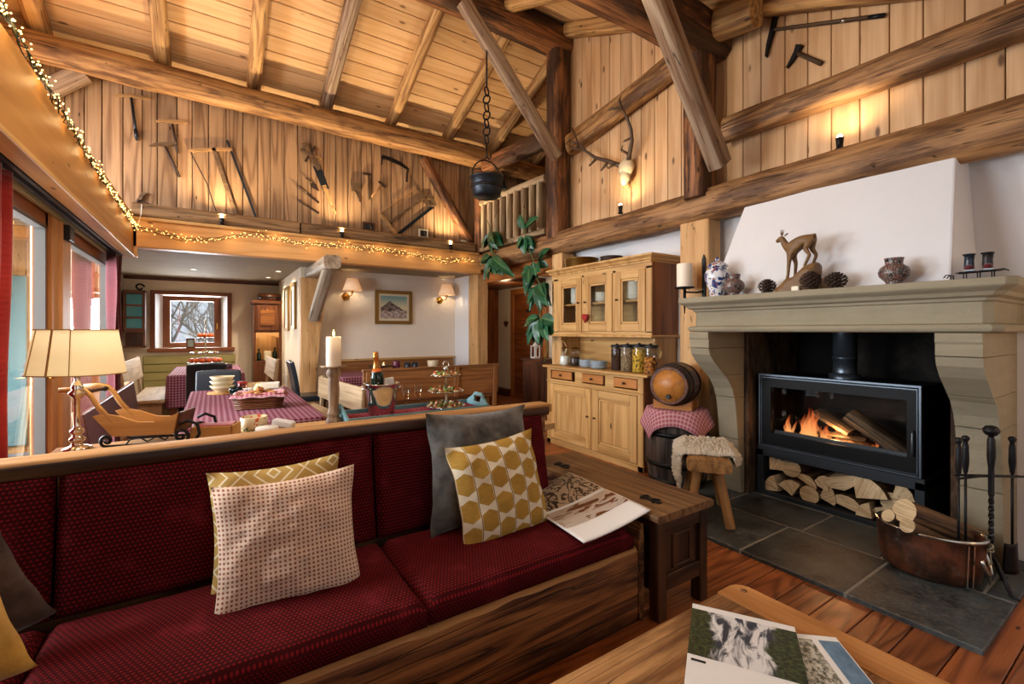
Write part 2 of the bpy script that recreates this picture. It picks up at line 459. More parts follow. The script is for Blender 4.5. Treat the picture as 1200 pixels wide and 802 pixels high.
M_sofaw = wood('rough_sofa_plank', '9C683A', '54301A', '180C05', ring=9, rs=0.7, fib=0.7, knots=0.35, dirt=0.6, D='26140A', bump=1.0, var=0.06, crack=1.0)
M_edge = wood('sawn_ledge_edge', 'B98A52', '8A5D30', '3A200F', ring=6, rs=0.4, fib=0.5, knots=0.3, dirt=0.3, D='5C3B1E', bump=0.5, var=0.06)
M_ctab = wood('worn_table_top', 'B88A56', '7A4D26', '3A1F0C', ring=7, rs=0.5, fib=0.6, knots=0.35, dirt=0.5, D='5E391A', bump=0.5, var=0.05, crack=0.2)
M_ctabe = wood('breadboard_end', 'C98E52', '98602B', '4A2811', ring=7, rs=0.5, fib=0.4, knots=0.2, var=0.05, bump=0.4)
M_chest = wood('old_oak_chest', '4C2E19', '22120A', '0E0603', ring=7, rs=0.6, fib=0.5, knots=0.2, dirt=0.4, D='170B05', var=0.10, rough=0.42, bump=0.5)
M_chtop = wood('oak_chest_lid', '86633F', '4C321C', '24130A', ring=7, rs=0.5, fib=0.5, knots=0.2, dirt=0.35, D='4A2E17', var=0.05, rough=0.45, bump=0.4)
M_bench = wood('bench_wood', '9C6A3C', '6A4122', '2C180C', ring=6, rs=0.4, fib=0.4, var=0.1, rough=0.45)
M_benchg = wood('pale_bench_wood', 'B9A07E', '8A7052', '4A3826', ring=6, rs=0.4, fib=0.4, var=0.1, rough=0.55)
M_benchd = wood('plum_brown_bench_wood', '6B4038', '42241E', '1C0D0A', ring=6, rs=0.5, fib=0.4, var=0.1, rough=0.4)
M_table = wood('console_wood', 'D0A670', 'A67C49', '5A3A1C', ring=6, rs=0.4, fib=0.35, var=0.05)
M_stool = wood('stool_wood', 'B08450', '74502B', '2E1A0D', ring=7, rs=0.5, fib=0.5, knots=0.3, dirt=0.35, D='4A2F18', var=0.08, bump=0.5, crack=0.3)
M_barrel = wood('grey_barrel_stave', '5E5148', '302620', '0E0A08', ring=6, rs=0.5, fib=0.5, dirt=0.4, D='17110D', var=0.15, bump=0.6)
M_keg = wood('honey_keg_wood', 'C0813D', '8F5722', '4A270D', ring=5, rs=0.3, fib=0.3, var=0.08, rough=0.35)
M_kegs = wood('dark_keg_stave', '6E3F22', '3A1E0F', '140904', ring=5, rs=0.4, fib=0.4, var=0.15, rough=0.4)
M_turn = wood('limed_turned_wood', 'B09A80', '7A6148', '3E2C1E', ring=8, rs=0.6, fib=0.6, dirt=0.35, D='5E4733', var=0.02, bump=0.5)
M_sled = wood('blond_sledge_wood', 'CFA266', 'A5763C', '5A3617', ring=6, rs=0.5, fib=0.35, knots=0.5, var=0.05)
M_rail = wood('split_baluster', 'BDA682', '826848', '4A331E', ring=7, rs=0.5, fib=0.5, knots=0.4, dirt=0.3, D='6B4A2B', var=0.15, bump=0.6)
M_hdoor = wood('red_brown_door', '96552B', '5E2E12', '2A1207', ring=5, rs=0.5, fib=0.3, var=0.05, rough=0.4)
M_tool = wood('old_tool_handle', '6B543C', '3A2A1C', '150D07', ring=6, rs=0.4, fib=0.5, var=0.1)
M_toolp = wood('pale_tool_handle', 'B08A5A', '7A5A36', '3A2616', ring=6, rs=0.4, fib=0.5, var=0.1)
M_bark = wood('firewood_bark', '7A5C40', '3C2A1B', '150D07', ring=9, rs=0.6, fib=0.7, dirt=0.5, D='24170D', var=0.2, bump=1.0)
M_cut = wood('fresh_cut_wood', 'D6BF98', 'A88C64', '7A5833', ring=10, rs=0.5, fib=0.4, var=0.1, bump=0.3, crack=0.2)
M_char = wood('burning_log_wood', '8A7458', '3B2C20', '0C0806', ring=8, rs=0.6, fib=0.7, dirt=0.6, D='120B07', var=0.1, bump=1.0)
def slat_mat():
    m = Mat('limed_ceiling_boards', 0.8, 0.2)
    g = m.gc(); f = m.noise(m.mp(g, (0.8, 60, 60)), 1.0, 3, 0.6); n = m.noise(m.mp(g, (0.5, 6, 6)), 1.0, 2)
    m.color(m.mix((f*0.6+n*0.5).clamp(), hexc('AFA28C'), hexc('75674F'))); return m.mat
M_limed = slat_mat()
M_green = wood('olive_painted_board', 'A89F68', '8A8250', '5A5230', ring=4, rs=0.2, fib=0.2, var=0.06, rough=0.5)

# walls, stone, metal
def plaster(name, col, bump=0.25):
    m = Mat(name, 0.85, 0.2); o = m.obj(); n = m.noise(o, 1.4, 5, 0.6); c = hexc(col)
    m.color(m.mix(n, tuple(x*0.90 for x in c), tuple(min(1, x*1.06) for x in c))).bump(m.noise(o, 14, 5, 0.6), bump, 0.02); return m.mat
M_plas = plaster('white_plaster', 'DADBDD')
M_cream = plaster('cream_plaster', 'E3D6BF')
M_dplas = plaster('dining_plaster', 'DDD3C6', 0.35)
def stone():
    m = Mat('carved_sandstone', 0.8, 0.25); o = m.obj()
    n = m.noise(o, 3.0, 6, 0.65); s = m.noise(m.mp(o, (3, 3, 22)), 1.0, 4, 0.6); p = m.vor(o, 55.0)
    c = m.mix((n*0.6+s*0.5).clamp(), hexc('A69D85'), hexc('746B56'))
    c = m.mix((1-p.ss(0.1, 0.22))*m.noise(o, 7, 2).ss(0.5, 0.6)*0.55, c, hexc('6E6350'))
    m.color(c).bump(s*0.5+n*0.7+p*0.25, 0.35, 0.01); return m.mat
M_stone = stone()
def slate():
    m = Mat('riven_slate', 0.42, 0.5); o = m.gc()
    n = m.noise(o, 4.5, 6, 0.65); f = m.noise(o, 38, 5, 0.7)
    c = m.mix(n.ss(0.32, 0.7), hexc('1A2023'), hexc('485052'))
    c = m.mix(f.ss(0.45, 0.75)*0.5, c, hexc('7A776A')); c = m.val(c, (m.rnd()-0.5)*0.35+0.95)
    m.color(c).bump(n*0.6+f*0.7, 0.6, 0.012).rough(f*0.4+0.25); return m.mat
M_slate = slate()
M_mortar = plain('slate_mortar', '85837A', 0.9, nzs=0.4, nsc=30, bump=0.3)
def soot():
    m = Mat('sooty_firebox', 0.85, 0.2); o = m.obj(); n = m.noise(o, 2.5, 6, 0.7)
    m.color(m.mix(n.ss(0.45, 0.8), hexc('141210'), hexc('3A322B'))).bump(n, 0.5, 0.03); return m.mat
M_soot = soot()
def cheek():
    m = Mat('sooty_stone_cheek', 0.8, 0.2); o = m.obj(); n = m.noise(m.mp(o, (4, 4, 1.5)), 1.5, 6, 0.7)
    m.color(m.mix(n.ss(0.35, 0.72), hexc('2E2119'), hexc('80644A'))).bump(n, 0.8, 0.03); return m.mat
M_cheek = cheek()
M_iron = plain('wrought_iron', '1A1A1C', 0.45, 0.5, 0.6, bump=0.25, nsc=40)
M_rust = plain('rusty_tool_iron', '3B2C24', 0.6, 0.5, 0.5, nzs=0.6, nsc=18, bump=0.3)
M_blue = plain('blued_steel', '2A3038', 0.35, 0.5, 0.7, nzs=0.4, nsc=25)
M_stove = plain('anthracite_steel', '16181B', 0.5, 0.2, 0.2)
M_stblk = plain('stove_black', '060607', 0.45, 0.15)
M_stovef = plain('stove_trim_steel', '5A636C', 0.35, 0.5, 0.8)
M_black = plain('matt_black', '0B0B0C', 0.5)
M_brass = plain('polished_brass', 'C89A4A', 0.22, 0.5, 1.0)
M_oldbrass = plain('aged_brass', '8A6A35', 0.35, 0.5, 1.0, nzs=0.4)
M_chrome = plain('polished_nickel', 'D8CCC0', 0.12, 0.5, 1.0)
M_steel = plain('polished_steel', 'C9CACB', 0.1, 0.5, 1.0)
M_silver = plain('silver_plate', 'BFC2BE', 0.2, 0.5, 1.0)
M_bone = plain('bone', 'D8C6A0', 0.6, nzs=0.4, nsc=30, bump=0.3)
M_antler = plain('antler', '4A3624', 0.5, nzs=0.6, nsc=25, bump=0.4)
def copper():
    m = Mat('tarnished_copper', 0.38, 0.5, 0.85); o = m.obj(); n = m.noise(o, 5, 6, 0.65); q = m.noise(o, 16, 4, 0.6)
    c = m.mix(n.ss(0.35, 0.65), hexc('5A4236'), hexc('A8684A')); c = m.mix(q.ss(0.55, 0.75)*0.6, c, hexc('8D8A86'))
    m.color(c).bump(n+q*0.5, 0.4, 0.01).rough(n*0.35+0.25); return m.mat
M_copper = copper()
M_wax = Mat('candle_wax', 0.45, 0.4); M_wax.color(hexc('EFE3CE')); M_wax.b.inputs['Subsurface Weight'].default_value = 0.3; M_wax.b.inputs['Subsurface Radius'].default_value = (0.03, 0.015, 0.008); M_wax = M_wax.mat
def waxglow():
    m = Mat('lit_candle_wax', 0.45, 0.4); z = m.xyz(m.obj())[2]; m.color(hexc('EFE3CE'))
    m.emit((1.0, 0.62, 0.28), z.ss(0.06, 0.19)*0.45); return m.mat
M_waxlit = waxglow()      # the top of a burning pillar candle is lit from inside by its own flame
M_flame = glow('candle_flame', 'FFC56A', 18)
M_wick = plain('wick', '1A120C', 0.9)
M_white = plain('white_ceramic', 'E6E2D8', 0.25)
M_porc = plain('pale_blue_porcelain', 'B9C6CE', 0.2)
M_cream2 = plain('cream_stoneware', 'CFC2A2', 0.35)
M_paper = plain('white_paper', 'E6E4DF', 0.5)
M_rubber = plain('grey_rubber_seal', '62625F', 0.6)
M_dkmetal = plain('dark_track', '22211F', 0.5, 0.5, 0.4)
M_leather = plain('black_leather', '0E1114', 0.32, 0.5, bump=0.15, nsc=60)
M_bluel = plain('navy_leather', '16222E', 0.3, 0.5, bump=0.15, nsc=60)
M_glass = glass('window_glass')
M_cglass = glass('cabinet_glass', (0.93, 0.95, 0.94))
M_stglass = glass('stove_glass', (0.9, 0.88, 0.86), 0.45)
M_jar = glass('jar_glass', (0.9, 0.94, 0.94))
M_tealglass = glass('teal_glass', (0.25, 0.55, 0.62))
M_teal = plain('teal_pane', '2A7C8A', 0.2)
M_tealp = plain('washed_teal_paint', '5E8A92', 0.55, nzs=0.5, nsc=22)

# cloth
def weave():
    m = Mat('burgundy_honeycomb_weave', 0.85, 0.12); u, v, w = m.xyz(m.gc(False)); P = 0.0135
    a = u/P; b = v/P
    row = b.floor(); x = ((a+(row.mod(2.0))*0.5).fract()-0.5).abs(); y = (b.fract()-0.5).abs()
    d = (x*x*1.0+y*y*1.4).pw(0.5)
    dot = 1-d.ss(0.12, 0.42)
    n = m.noise(m.gc(False), 6, 3)
    c = m.mix(dot, hexc('3A0508'), hexc('7A1219')); c = m.mix((n-0.5).ss(0.0, 0.25)*0.25, c, hexc('96303A'))
    m.color(c).bump(dot, 0.5, 0.004); return m.mat
M_weave = weave()
def velvet(name, col, col2):
    m = Mat(name, 0.75, 0.2); o = m.obj(); n = m.noise(o, 9, 5, 0.65)
    m.color(m.mix(n.ss(0.3, 0.7), hexc(col), hexc(col2))).bump(n, 0.35, 0.02); m.b.inputs['Sheen Weight'].default_value = 0.5; return m.mat
M_velvet = velvet('grey_velvet', '3A3936', '6B6761')
M_linen = velvet('mustard_linen', 'B98A34', 'D2A652')
M_bvelvet = velvet('brown_velvet', '2E1E18', '4A342A')
def dots():
    m = Mat('pink_dot_weave', 0.85, 0.2); u, v, w = m.xyz(m.gc(False)); P = 0.0145
    x = ((u/P).fract()-0.5).abs(); y = ((v/P).fract()-0.5).abs()
    d = 1-(x*x+y*y).pw(0.5).ss(0.2, 0.36)
    n = m.noise(m.gc(False), 260, 2)
    c = m.mix(d, hexc('D9BFA6'), hexc('8E5348')); m.color(m.val(c, n*0.3+0.85)).bump(d*-1.0+n*0.4, 0.4, 0.003); return m.mat
M_dots = dots()
def maze():
    m = Mat('ochre_maze_weave', 0.85, 0.2); u, v, w = m.xyz(m.gc(False)); P = 0.105
    a = u/P; b = v/P
    par = (a.floor()+b.floor()).mod(2.0)
    d1 = ((a+b)*2.5).fract(); d2 = ((a-b)*2.5).fract()
    s = d1*(1-par)+d2*par
    ln = 1-(s-0.5).abs().ss(0.07, 0.13)
    n = m.noise(m.gc(False), 300, 2)
    c = m.mix(ln, hexc('B0904F'), hexc('DCCFAE')); m.color(m.val(c, n*0.3+0.85)).bump(ln+n*0.3, 0.3, 0.003); return m.mat
M_maze = maze()
def hexa():
    m = Mat('mustard_hexagon_weave', 0.8, 0.2); u, v, w = m.xyz(m.gc(False)); PW, PH = 0.084, 0.112
    a = u/PW; col = a.floor(); x = (a.fract()-0.5).abs()
    b = (v/PH+(col.mod(2.0))*0.5).fract()-0.5; y = b.abs()
    hx = (x*0.36+y).lt(0.44)*x.lt(0.452)
    edge = x.gt(0.475)
    n = m.noise(m.mp(m.gc(False), (30, 220, 1)), 1.0, 3)
    gold = m.mix(n, hexc('8F6A22'), hexc('C29A48'))
    c = m.mix(hx, hexc('DCD0B4'), gold); c = m.mix(edge, c, hexc('7A5A24'))
    m.color(c).bump(hx+n*0.5, 0.35, 0.004); return m.mat
M_hexa = hexa()
def plaid(name, base='62182C', lite='A88290', dark='36101E'):
    m = Mat(name, 0.85, 0.15); u, v, w = m.xyz(m.gc(False))
    su = ((u/0.034).fract()-0.5).abs(); sv = ((v/0.034).fract()-0.5).abs(); tu = ((u/0.017).fract()-0.5).abs()
    c = m.mix(su.ss(0.28, 0.34)*0.55, hexc(base), hexc(lite)); c = m.mix(sv.ss(0.32, 0.37)*0.55, c, hexc(lite))
    c = m.mix(tu.gt(0.42)*0.5, c, hexc(dark)); m.color(c).bump(m.noise(m.gc(False), 200, 2), 0.2, 0.003); return m.mat
M_plaid = plaid('plaid_tablecloth')
M_check = plaid('pink_check_cloth', 'A35A68', 'D6B4B4', '7A2E40')
M_runner = plaid('red_runner', '8A1E2C', 'A8606A', '4A0E18')
def curtain_mat(name, a, b):
    m = Mat(name, 0.75, 0.2); o = m.obj(); z = m.xyz(o)[2]; rib = ((z*210).sin()*0.5+0.5); n = m.noise(o, 3, 3)
    m.color(m.mix(n, hexc(a), hexc(b))).bump(rib, 0.35, 0.004); m.b.inputs['Sheen Weight'].default_value = 0.3; return m.mat
M_curt = curtain_mat('wine_curtain', '5E0F1C', '420A14')
M_curtr = curtain_mat('red_curtain', 'A8241C', '7E1616')
def shade_mat(name, c, st):
    m = Mat(name, 0.8, 0.2); o = m.obj(); n = m.noise(m.mp(o, (18, 18, 90)), 1.0, 3, 0.6); z = m.xyz(o)[2]
    m.color(hexc('E8D9BC')).emit(m.mix(n, hexc(c), tuple(min(1, q*1.3) for q in hexc(c))), st*1.0); return m.mat
M_shade = shade_mat('lit_parchment_shade', 'F0CB90', 0.62)
M_shade2 = shade_mat('lit_fabric_shade', 'DE9A68', 0.5)
M_seam = plain('shade_seam', 'A8854E', 0.8)
M_bulb = glow('warm_led', 'FFC871', 9); M_bulb.cycles.emission_sampling = 'NONE'
M_spotb = glow('spotlight_bulb', 'FFD9A0', 30)
M_down = glow('downlight_lens', 'FFE3B8', 12)
M_wire = plain('dark_cable', '1C2A18', 0.6)
def fleece():
    m = Mat('cream_sheepskin', 0.95, 0.1); o = m.obj(); n = m.noise(o, 55, 5, 0.7)
    m.color(m.mix(n, hexc('BFB298'), hexc('EDE5D4'))).bump(n, 0.8, 0.02); return m.mat
M_fleece = fleece()
def leaf_mat():
    m = Mat('glossy_leaf', 0.35, 0.5); g = m.gc(False); u, v, w = m.xyz(g)
    rib = 1-u.abs().ss(0.0, 0.004); c = m.mix(m.noise(m.obj(), 14, 2), hexc('0C3A1E'), hexc('1E5E3E')); c = m.mix(rib*0.6, c, hexc('6E9A5A'))
    m.color(m.val(c, (m.rnd()-0.5)*0.5+0.95)); return m.mat
M_leaf = leaf_mat()
M_stem = plain('plant_stem', '5A6B2E', 0.6)
M_food = [plain('canape_'+n, c, 0.6, nzs=0.4, nsc=60) for n, c in (('cream', 'E3CFA0'), ('green', '5E8A34'), ('red', 'B03A22'), ('toast', 'B07A3A'))]
M_tang = plain('tangerine_peel', 'E0672A', 0.4, bump=0.3, nsc=120)
M_bread = plain('bread_crust', 'A8703A', 0.8, nzs=0.5, nsc=30, bump=0.4)
def vasemosaic():
    m = Mat('mosaic_glaze', 0.3, 0.5); o = m.obj(); e = m.vor(o, 75, 'DISTANCE_TO_EDGE'); c0 = m.vor(o, 75, 'F1', 'Color')
    r = m.noise(o, 60, 1)
    c = m.mix(r.ss(0.4, 0.6), hexc('8E6258'), hexc('77746E')); c = m.mix(e.lt(0.09), c, hexc('1E1413')); m.color(c).bump(e, 0.3, 0.003); return m.mat
M_mosaic = vasemosaic()
def delft():
    m = Mat('blue_white_glaze', 0.2, 0.5); o = m.obj(); n = m.noise(o, 26, 3, 0.6); q = m.noise(m.mp(o, 1, (4, 4, 4)), 22, 2)
    c = m.mix(n.ss(0.5, 0.56), hexc('D5D6D8'), hexc('1E3270')); c = m.mix(q.ss(0.62, 0.66), c, hexc('9C5A3A')); m.color(c); return m.mat
M_delft = delft()
M_cone = plain('pine_cone_scale', '3A2416', 0.7, nzs=0.6, nsc=40)
def carved():
    m = Mat('carved_walnut', 0.5, 0.35); o = m.obj(); n = m.noise(m.mp(o, (14, 14, 60)), 1.0, 4, 0.6)
    m.color(m.mix(n, hexc('8C693F'), hexc('4A3018'))).bump(n, 0.5, 0.01); return m.mat
M_carved = carved()
M_plaque = plain('ivory_plaque', 'E0D8C0', 0.5)
M_gilt = plain('gilt_frame', '8A6A34', 0.4, 0.5, 0.5, nzs=0.4, nsc=40)
M_mount = plain('cream_mount', 'CFC4A8', 0.6)
def painting():
    m = Mat('mountain_painting', 0.5); u, v, w = m.xyz(m.gc(False))      # u 0..1 across, v 0..1 up
    x = m.node('ShaderNodeCombineXYZ'); m.nt.links.new(u.k, x.inputs[0])
    h1 = m.noise(x.outputs[0], 5.0, 4, 0.6); h2 = m.noise(m.mp(x.outputs[0], 1, (7, 0, 0)), 4.0, 3, 0.6)
    pk = 1-((u-0.36).abs()*2.3)
    ridge = (pk*0.34+0.30+h1*0.26); n = m.noise(m.mp(m.gc(False), (7, 9, 1)), 1.0, 5, 0.7)
    sky = m.mix(v.ss(0.45, 1.0), hexc('D2C9A6'), hexc('6E9AA0'))
    rock = m.mix(n.ss(0.4, 0.62), hexc('3A2C2A'), hexc('8A7C76'))
    snow = m.mix(n.ss(0.42, 0.58), hexc('B7AEAA'), hexc('7A5F58'))
    c = m.mix(v.lt(ridge), sky, rock); c = m.mix(v.lt(h2*0.5+0.12), c, snow); m.color(c); return m.mat
M_paint = painting()
M_print = plain('framed_print', '8FA0A0', 0.5, nzs=0.8, nsc=9)
def photo(name, kind):
    m = Mat(name, 0.3, 0.5); g = m.gc(False); u, v, w = m.xyz(g)
    if kind == 'cliff':
        n = m.noise(m.mp(g, (9, 2.2, 1)), 1.0, 5, 0.6, 0.8); q = m.noise(g, 22, 5, 0.7); t = m.noise(g, 3.2, 3, 0.6)
        rock = m.mix(n.ss(0.42, 0.58), hexc('2F3440'), hexc('DAD9D6')); tree = m.mix(q.ss(0.4, 0.65), hexc('0C140A'), hexc('46542A'))
        f = ((u-0.48).abs()*1.9+t*0.7-v*0.1).ss(0.72, 0.86); c = m.mix(f, rock, tree)
    elif kind == 'roots':
        n = m.noise(m.mp(g, (5, 2.5, 1)), 1.0, 3, 0.5, 1.6); c = m.mix((n-0.5).abs().ss(0.035, 0.05), hexc('2C1F16'), m.mix(v, hexc('B9A48A'), hexc('8C7A66')))
    elif kind == 'lake':
        n = m.noise(g, 16, 5, 0.7); c = m.mix(n.ss(0.4, 0.6), hexc('4A4A34'), hexc('C8C4B4')); c = m.mix(v.lt(0.30), c, hexc('1E4A9A'))
    elif kind == 'brown':
        n = m.noise(m.mp(g, (3, 4, 1)), 1.0, 3, 0.6, 1.0); c = m.mix(n.ss(0.5, 0.55), hexc('BFB2A4'), hexc('6A3A1C'))
    else:
        n = m.noise(m.mp(g, (2, 9, 1)), 1.0, 4, 0.6); c = m.mix(n, hexc('1E3A58'), hexc('7FA3BE'))
    m.color(c); return m.mat
M_snow = plain('snow', 'E8ECF2', 0.9)
M_twig = plain('bare_twig', '8E887F', 0.9)
M_fir = plain('fir_needles', '2E4A3E', 0.9, nzs=0.5, nsc=12)
M_deck = wood('deck_board', '8A7A68', '5E5040', '2B2119', ring=6, rs=0.4, fib=0.4, var=0.15)

# ================================================================ STRUCTURE
RY, RZ, SF, SN = 4.55, 5.27, 0.42, 0.464          # ridge line, fall of the far and of the near roof slope
def roof(y): return RZ-(SF*(y-RY) if y > RY else SN*(RY-y))

# floor: oak boards running across the room
fl = MB().span((-1.4, -1.4, -0.10), (6.2, 10.2, -0.022)).build('floor', M_black, kind='structure')
fb = [MB().span((-1.3, -0.0722, -0.022), (6.1, 0.0722, 0.0)).mesh('floor_board') for _ in range(3)]
for q in fb: q.materials.append(M_floor)
y = -1.3; k = 0
while y < 10.1:
    o = bpy.data.objects.new('floor_board', fb[k % 3]); COL.objects.link(o); o.parent = fl; o.location = ((k*0.37) % 0.5-0.2, y+0.0, 0)
    b = o.modifiers.new('b', 'BEVEL'); b.width = 0.003; b.segments = 1
    y += 0.1495; k += 1

# right wall: white plaster below, tall pine boards above the long log
wr = MB()
wr.span((3.85, 2.05, 0), (4.4, 4.68, 2.5)); wr.span((3.85, -1.4, 0), (4.4, 0.78, 2.5)); wr.span((3.85, 0.78, 1.36), (4.4, 2.05, 2.5))
ys = [-1.4, 4.55, 4.70]
wr.prism([(-1.4, 2.5), (4.70, 2.5), (4.70, roof(4.7)), (4.55, roof(4.55)), (-1.4, roof(-1.4))], 0.2, Matrix(((0, 0, 1, 3.97), (1, 0, 0, 0), (0, 1, 0, 0), (0, 0, 0, 1))))
wr = wr.build('wall_right', M_plas, kind='structure')
y = 4.70
while y > -1.3:
    w = ru(0.135, 0.185) if y > 2.4 else ru(0.15, 0.20)
    a, b = y-w+0.006, y
    vs = [(x, q, z) for x in (3.832, 3.868) for q, z in ((a, 2.45), (b, 2.45), (b, roof(b)), (a, roof(a)))]
    o_ = (ru(-9, 9), ru(-9, 9), ru(-9, 9))
    MB().add(vs, [(0, 3, 2, 1), (4, 5, 6, 7), (0, 1, 5, 4), (2, 3, 7, 6), (1, 2, 6, 5), (0, 4, 7, 3)], [(p[2]+o_[0], p[1]+o_[1], p[0]+o_[2]) for p in vs]).build('board', M_pine, wr, bev=0.004)
    y -= w
# firebox behind the stone surround
fbx = MB()
fbx.span((4.38, 0.7, 0), (4.46, 2.12, 1.45)); fbx.span((3.86, 0.70, 1.352), (4.46, 2.12, 1.45))
fbx.build('firebox_lining', M_soot, wr)
ck = MB(); ck.span((3.60, 2.015, 0.02), (4.38, 2.06, 1.352)); ck.span((3.60, 0.77, 0.02), (4.38, 0.815, 1.352))
ck.build('firebox_cheek', M_cheek, wr)

# loft: weathered larch boards, one by one
wl = MB().span((-2.4, 6.66, 2.5), (5.8, 6.76, roof(6.7))).build('wall_loft', M_larch, kind='structure')
x = -2.35
while x < 5.7:
    w = ru(0.135, 0.185)
    MB().box((x+w/2, 6.64, (2.55+roof(6.65))/2), (w-0.008, 0.03, roof(6.65)-2.55), axis=2).build('board', M_larch, wl, bev=0.005)
    x += w
# wall of the loft gallery beyond the railing, and the shell that closes the room (never in view)
MB().span((5.7, -1.4, 0), (5.8, 10.2, 5.3)).build('wall_gallery', M_larch, kind='structure')
MB().span((3.85, 4.68, 2.6), (5.7, 4.74, 5.2)).build('wall_gallery_side', M_pine, kind='structure')
gf = MB().span((3.62, 4.69, 2.32), (5.7, 6.64, 2.42)).build('floor_gallery', M_light, kind='structure')
wb = MB()
wb.span((-2.4, -1.5, 0), (0.0, -1.4, 2.7)); wb.span((2.2, -1.5, 0), (4.4, -1.4, 2.7)); wb.span((0, -1.5, 0), (2.2, -1.4, 0.9)); wb.span((0, -1.5, 2.2), (2.2, -1.4, 2.7))
wb.build('wall_back', M_plas, kind='structure')
ul = MB(); ul.span((-2.5, -1.4, 2.62), (-2.4, 6.8, 5.3)); ul.span((-2.4, -1.4, 2.57), (-0.76, 6.62, 2.63)); ul.build('wall_left_upper', M_light, kind='structure')

# roof: spruce boards from eaves to ridge, both slopes
cl = MB()
cl.prism([(6.9, roof(6.9)+0.04), (RY, RZ+0.04), (-1.6, roof(-1.6)+0.04), (-1.6, roof(-1.6)+0.12), (RY, RZ+0.12), (6.9, roof(6.9)+0.12)], 8.4, Matrix(((0, 0, 1, 1.65), (1, 0, 0, 0), (0, 1, 0, 0), (0, 0, 0, 1))))
cl = cl.build('ceiling', M_ceil, kind='structure')
bm = [MB().box((0, 0, 0), (8.3, 0.198, 0.03), axis=0).mesh('roof_board') for _ in range(4)]
for q in bm: q.materials.append(M_ceil)
def roof_boards(sgn, sl, L):
    d = math.atan(sl); n = int(L/0.206)
    for i in range(n):
        t = (i+0.5)*0.206; yy = RY+sgn*t*math.cos(d); zz = RZ-t*math.sin(d)+0.022
        o = bpy.data.objects.new('board', bm[(i*3+(sgn > 0)) % 4]); COL.objects.link(o); o.parent = cl
        o.location = (1.65+ru(-.05, .05), yy, zz); o.rotation_euler = (-sgn*d, 0, 0)
        b = o.modifiers.new('b', 'BEVEL'); b.width = 0.006; b.segments = 1
roof_boards(1, SF, 2.45); roof_boards(-1, SN, 6.6)

# timber of the roof
def timber(name, p0, p1, w, h, mat, label, cat='beam', group=None, **k):
    L = (Vector(p1)-Vector(p0)).length
    b = MB().hewn((0, 0, 0), (L, 0, 0), w, h, **k)
    o = b.build(name, mat, label=label, cat=cat, group=group)
    o.matrix_world = frame(p0, p1, k.get('up', (0, 0, 1)) if abs(Vector(p1).z-Vector(p0).z) < 0.9*L else (1, 0, 0))
    return o
timber('log_purlin', (-2.35, 6.36, 4.15), (5.65, 6.40, 4.07), 0.29, 0.29, M_log, 'long peeled log running under the rafters at the top of the loft wall', seg=40, n=18, sq=2.3, rough=0.07, seed=1)
timber('ridge_beam', (-2.3, 4.55, 5.04), (5.6, 4.55, 5.04), 0.28, 0.36, M_old, 'blackened ridge beam under the peak of the roof', seg=26, sq=5, rough=0.05, seed=2)
timber('purlin_beam', (-2.2, 2.46, 3.93), (3.82, 2.46, 3.93), 0.34, 0.36, M_old, 'thick brown purlin resting on the right-hand wall post', seg=22, sq=5, rough=0.05, seed=3)
timber('log_stub', (3.60, 2.27, 3.93), (3.61, 1.95, 3.88), 0.22, 0.24, M_raft, 'short log end poking out beside the head of the right-hand wall post', seg=6, sq=2.6, rough=0.04, seed=4)
dl = math.atan(SF); dn = math.atan(SN)
far_x = [-1.47, -0.475, 0.417, 1.27, 2.16, 3.07, 3.88, 4.8]
names = ['stubby brown rafter at the far left above the string of lights', 'rafter above the two upper left picks', 'pale straight rafter crossing above the wooden saw', 'brown twisted rafter left of the crossed tools', 'rafter running down to the log above the mallet', 'rafter behind the chain, right of the sickle', 'thin rafter behind the first wall post', 'dark rafter over the loft gallery, right of the first wall post']
for i, x in enumerate(far_x):
    w = [0.17, 0.15, 0.15, 0.15, 0.13, 0.14, 0.11, 0.12][i]
    p0 = (x, 6.58, roof(6.58)-0.085); p1 = (x+0.01, 4.70, roof(4.70)-0.085)
    timber('roof_rafter', p0, p1, w, 0.17, M_raft if i not in (3,) else M_brace, names[i], 'rafter', 'rafters of the far roof slope', seg=10, n=16, sq=5, rough=0.05, seed=10+i)
near = ['near-slope rafter cut flush along the board wall between the two posts', 'pale near-slope rafter at the top edge beside the ridge beam', 'near-slope rafter over the middle of the sofa', 'near-slope rafter over the left end of the sofa']
for i, x in enumerate([3.74, 2.86, 1.9, 0.9]):
    timber('roof_rafter', (x, -1.35, roof(-1.35)-0.085), (x, 4.42, roof(4.42)-0.085), 0.14, 0.17, M_raft if i < 2 else M_log, near[i], 'rafter', 'rafters of the near roof slope', seg=16, n=16, sq=5, rough=0.04, seed=30+i)
# wall posts and braces
timber('wall_post', (3.68, 4.53, 2.5), (3.68, 4.53, 4.87), 0.24, 0.27, M_old, 'dark hewn wall post under the ridge beam, beside the gallery railing', 'post', None, seg=14, sq=6, rough=0.05, seed=40)
timber('wall_post', (3.62, 2.465, 2.5), (3.62, 2.465, 3.77), 0.20, 0.29, M_old, 'dark hewn wall post under the thick purlin, nearest the camera', 'post', None, seg=12, sq=6, rough=0.04, seed=41)
timber('diagonal_brace', (3.49, 4.325, 3.44), (2.22, 4.325, 4.83), 0.13, 0.15, M_brace, 'greyish diagonal brace carrying the chain, from ridge beam to first post', 'brace', None, seg=8, sq=7, rough=0.03, seed=42, up=(0, 1, 0))
timber('diagonal_brace', (3.50, 2.20, 2.70), (2.55, 2.20, 3.96), 0.14, 0.19, M_brace, 'greyish diagonal brace running up from the second wall post', 'brace', None, seg=8, sq=7, rough=0.03, seed=43, up=(0, 1, 0))
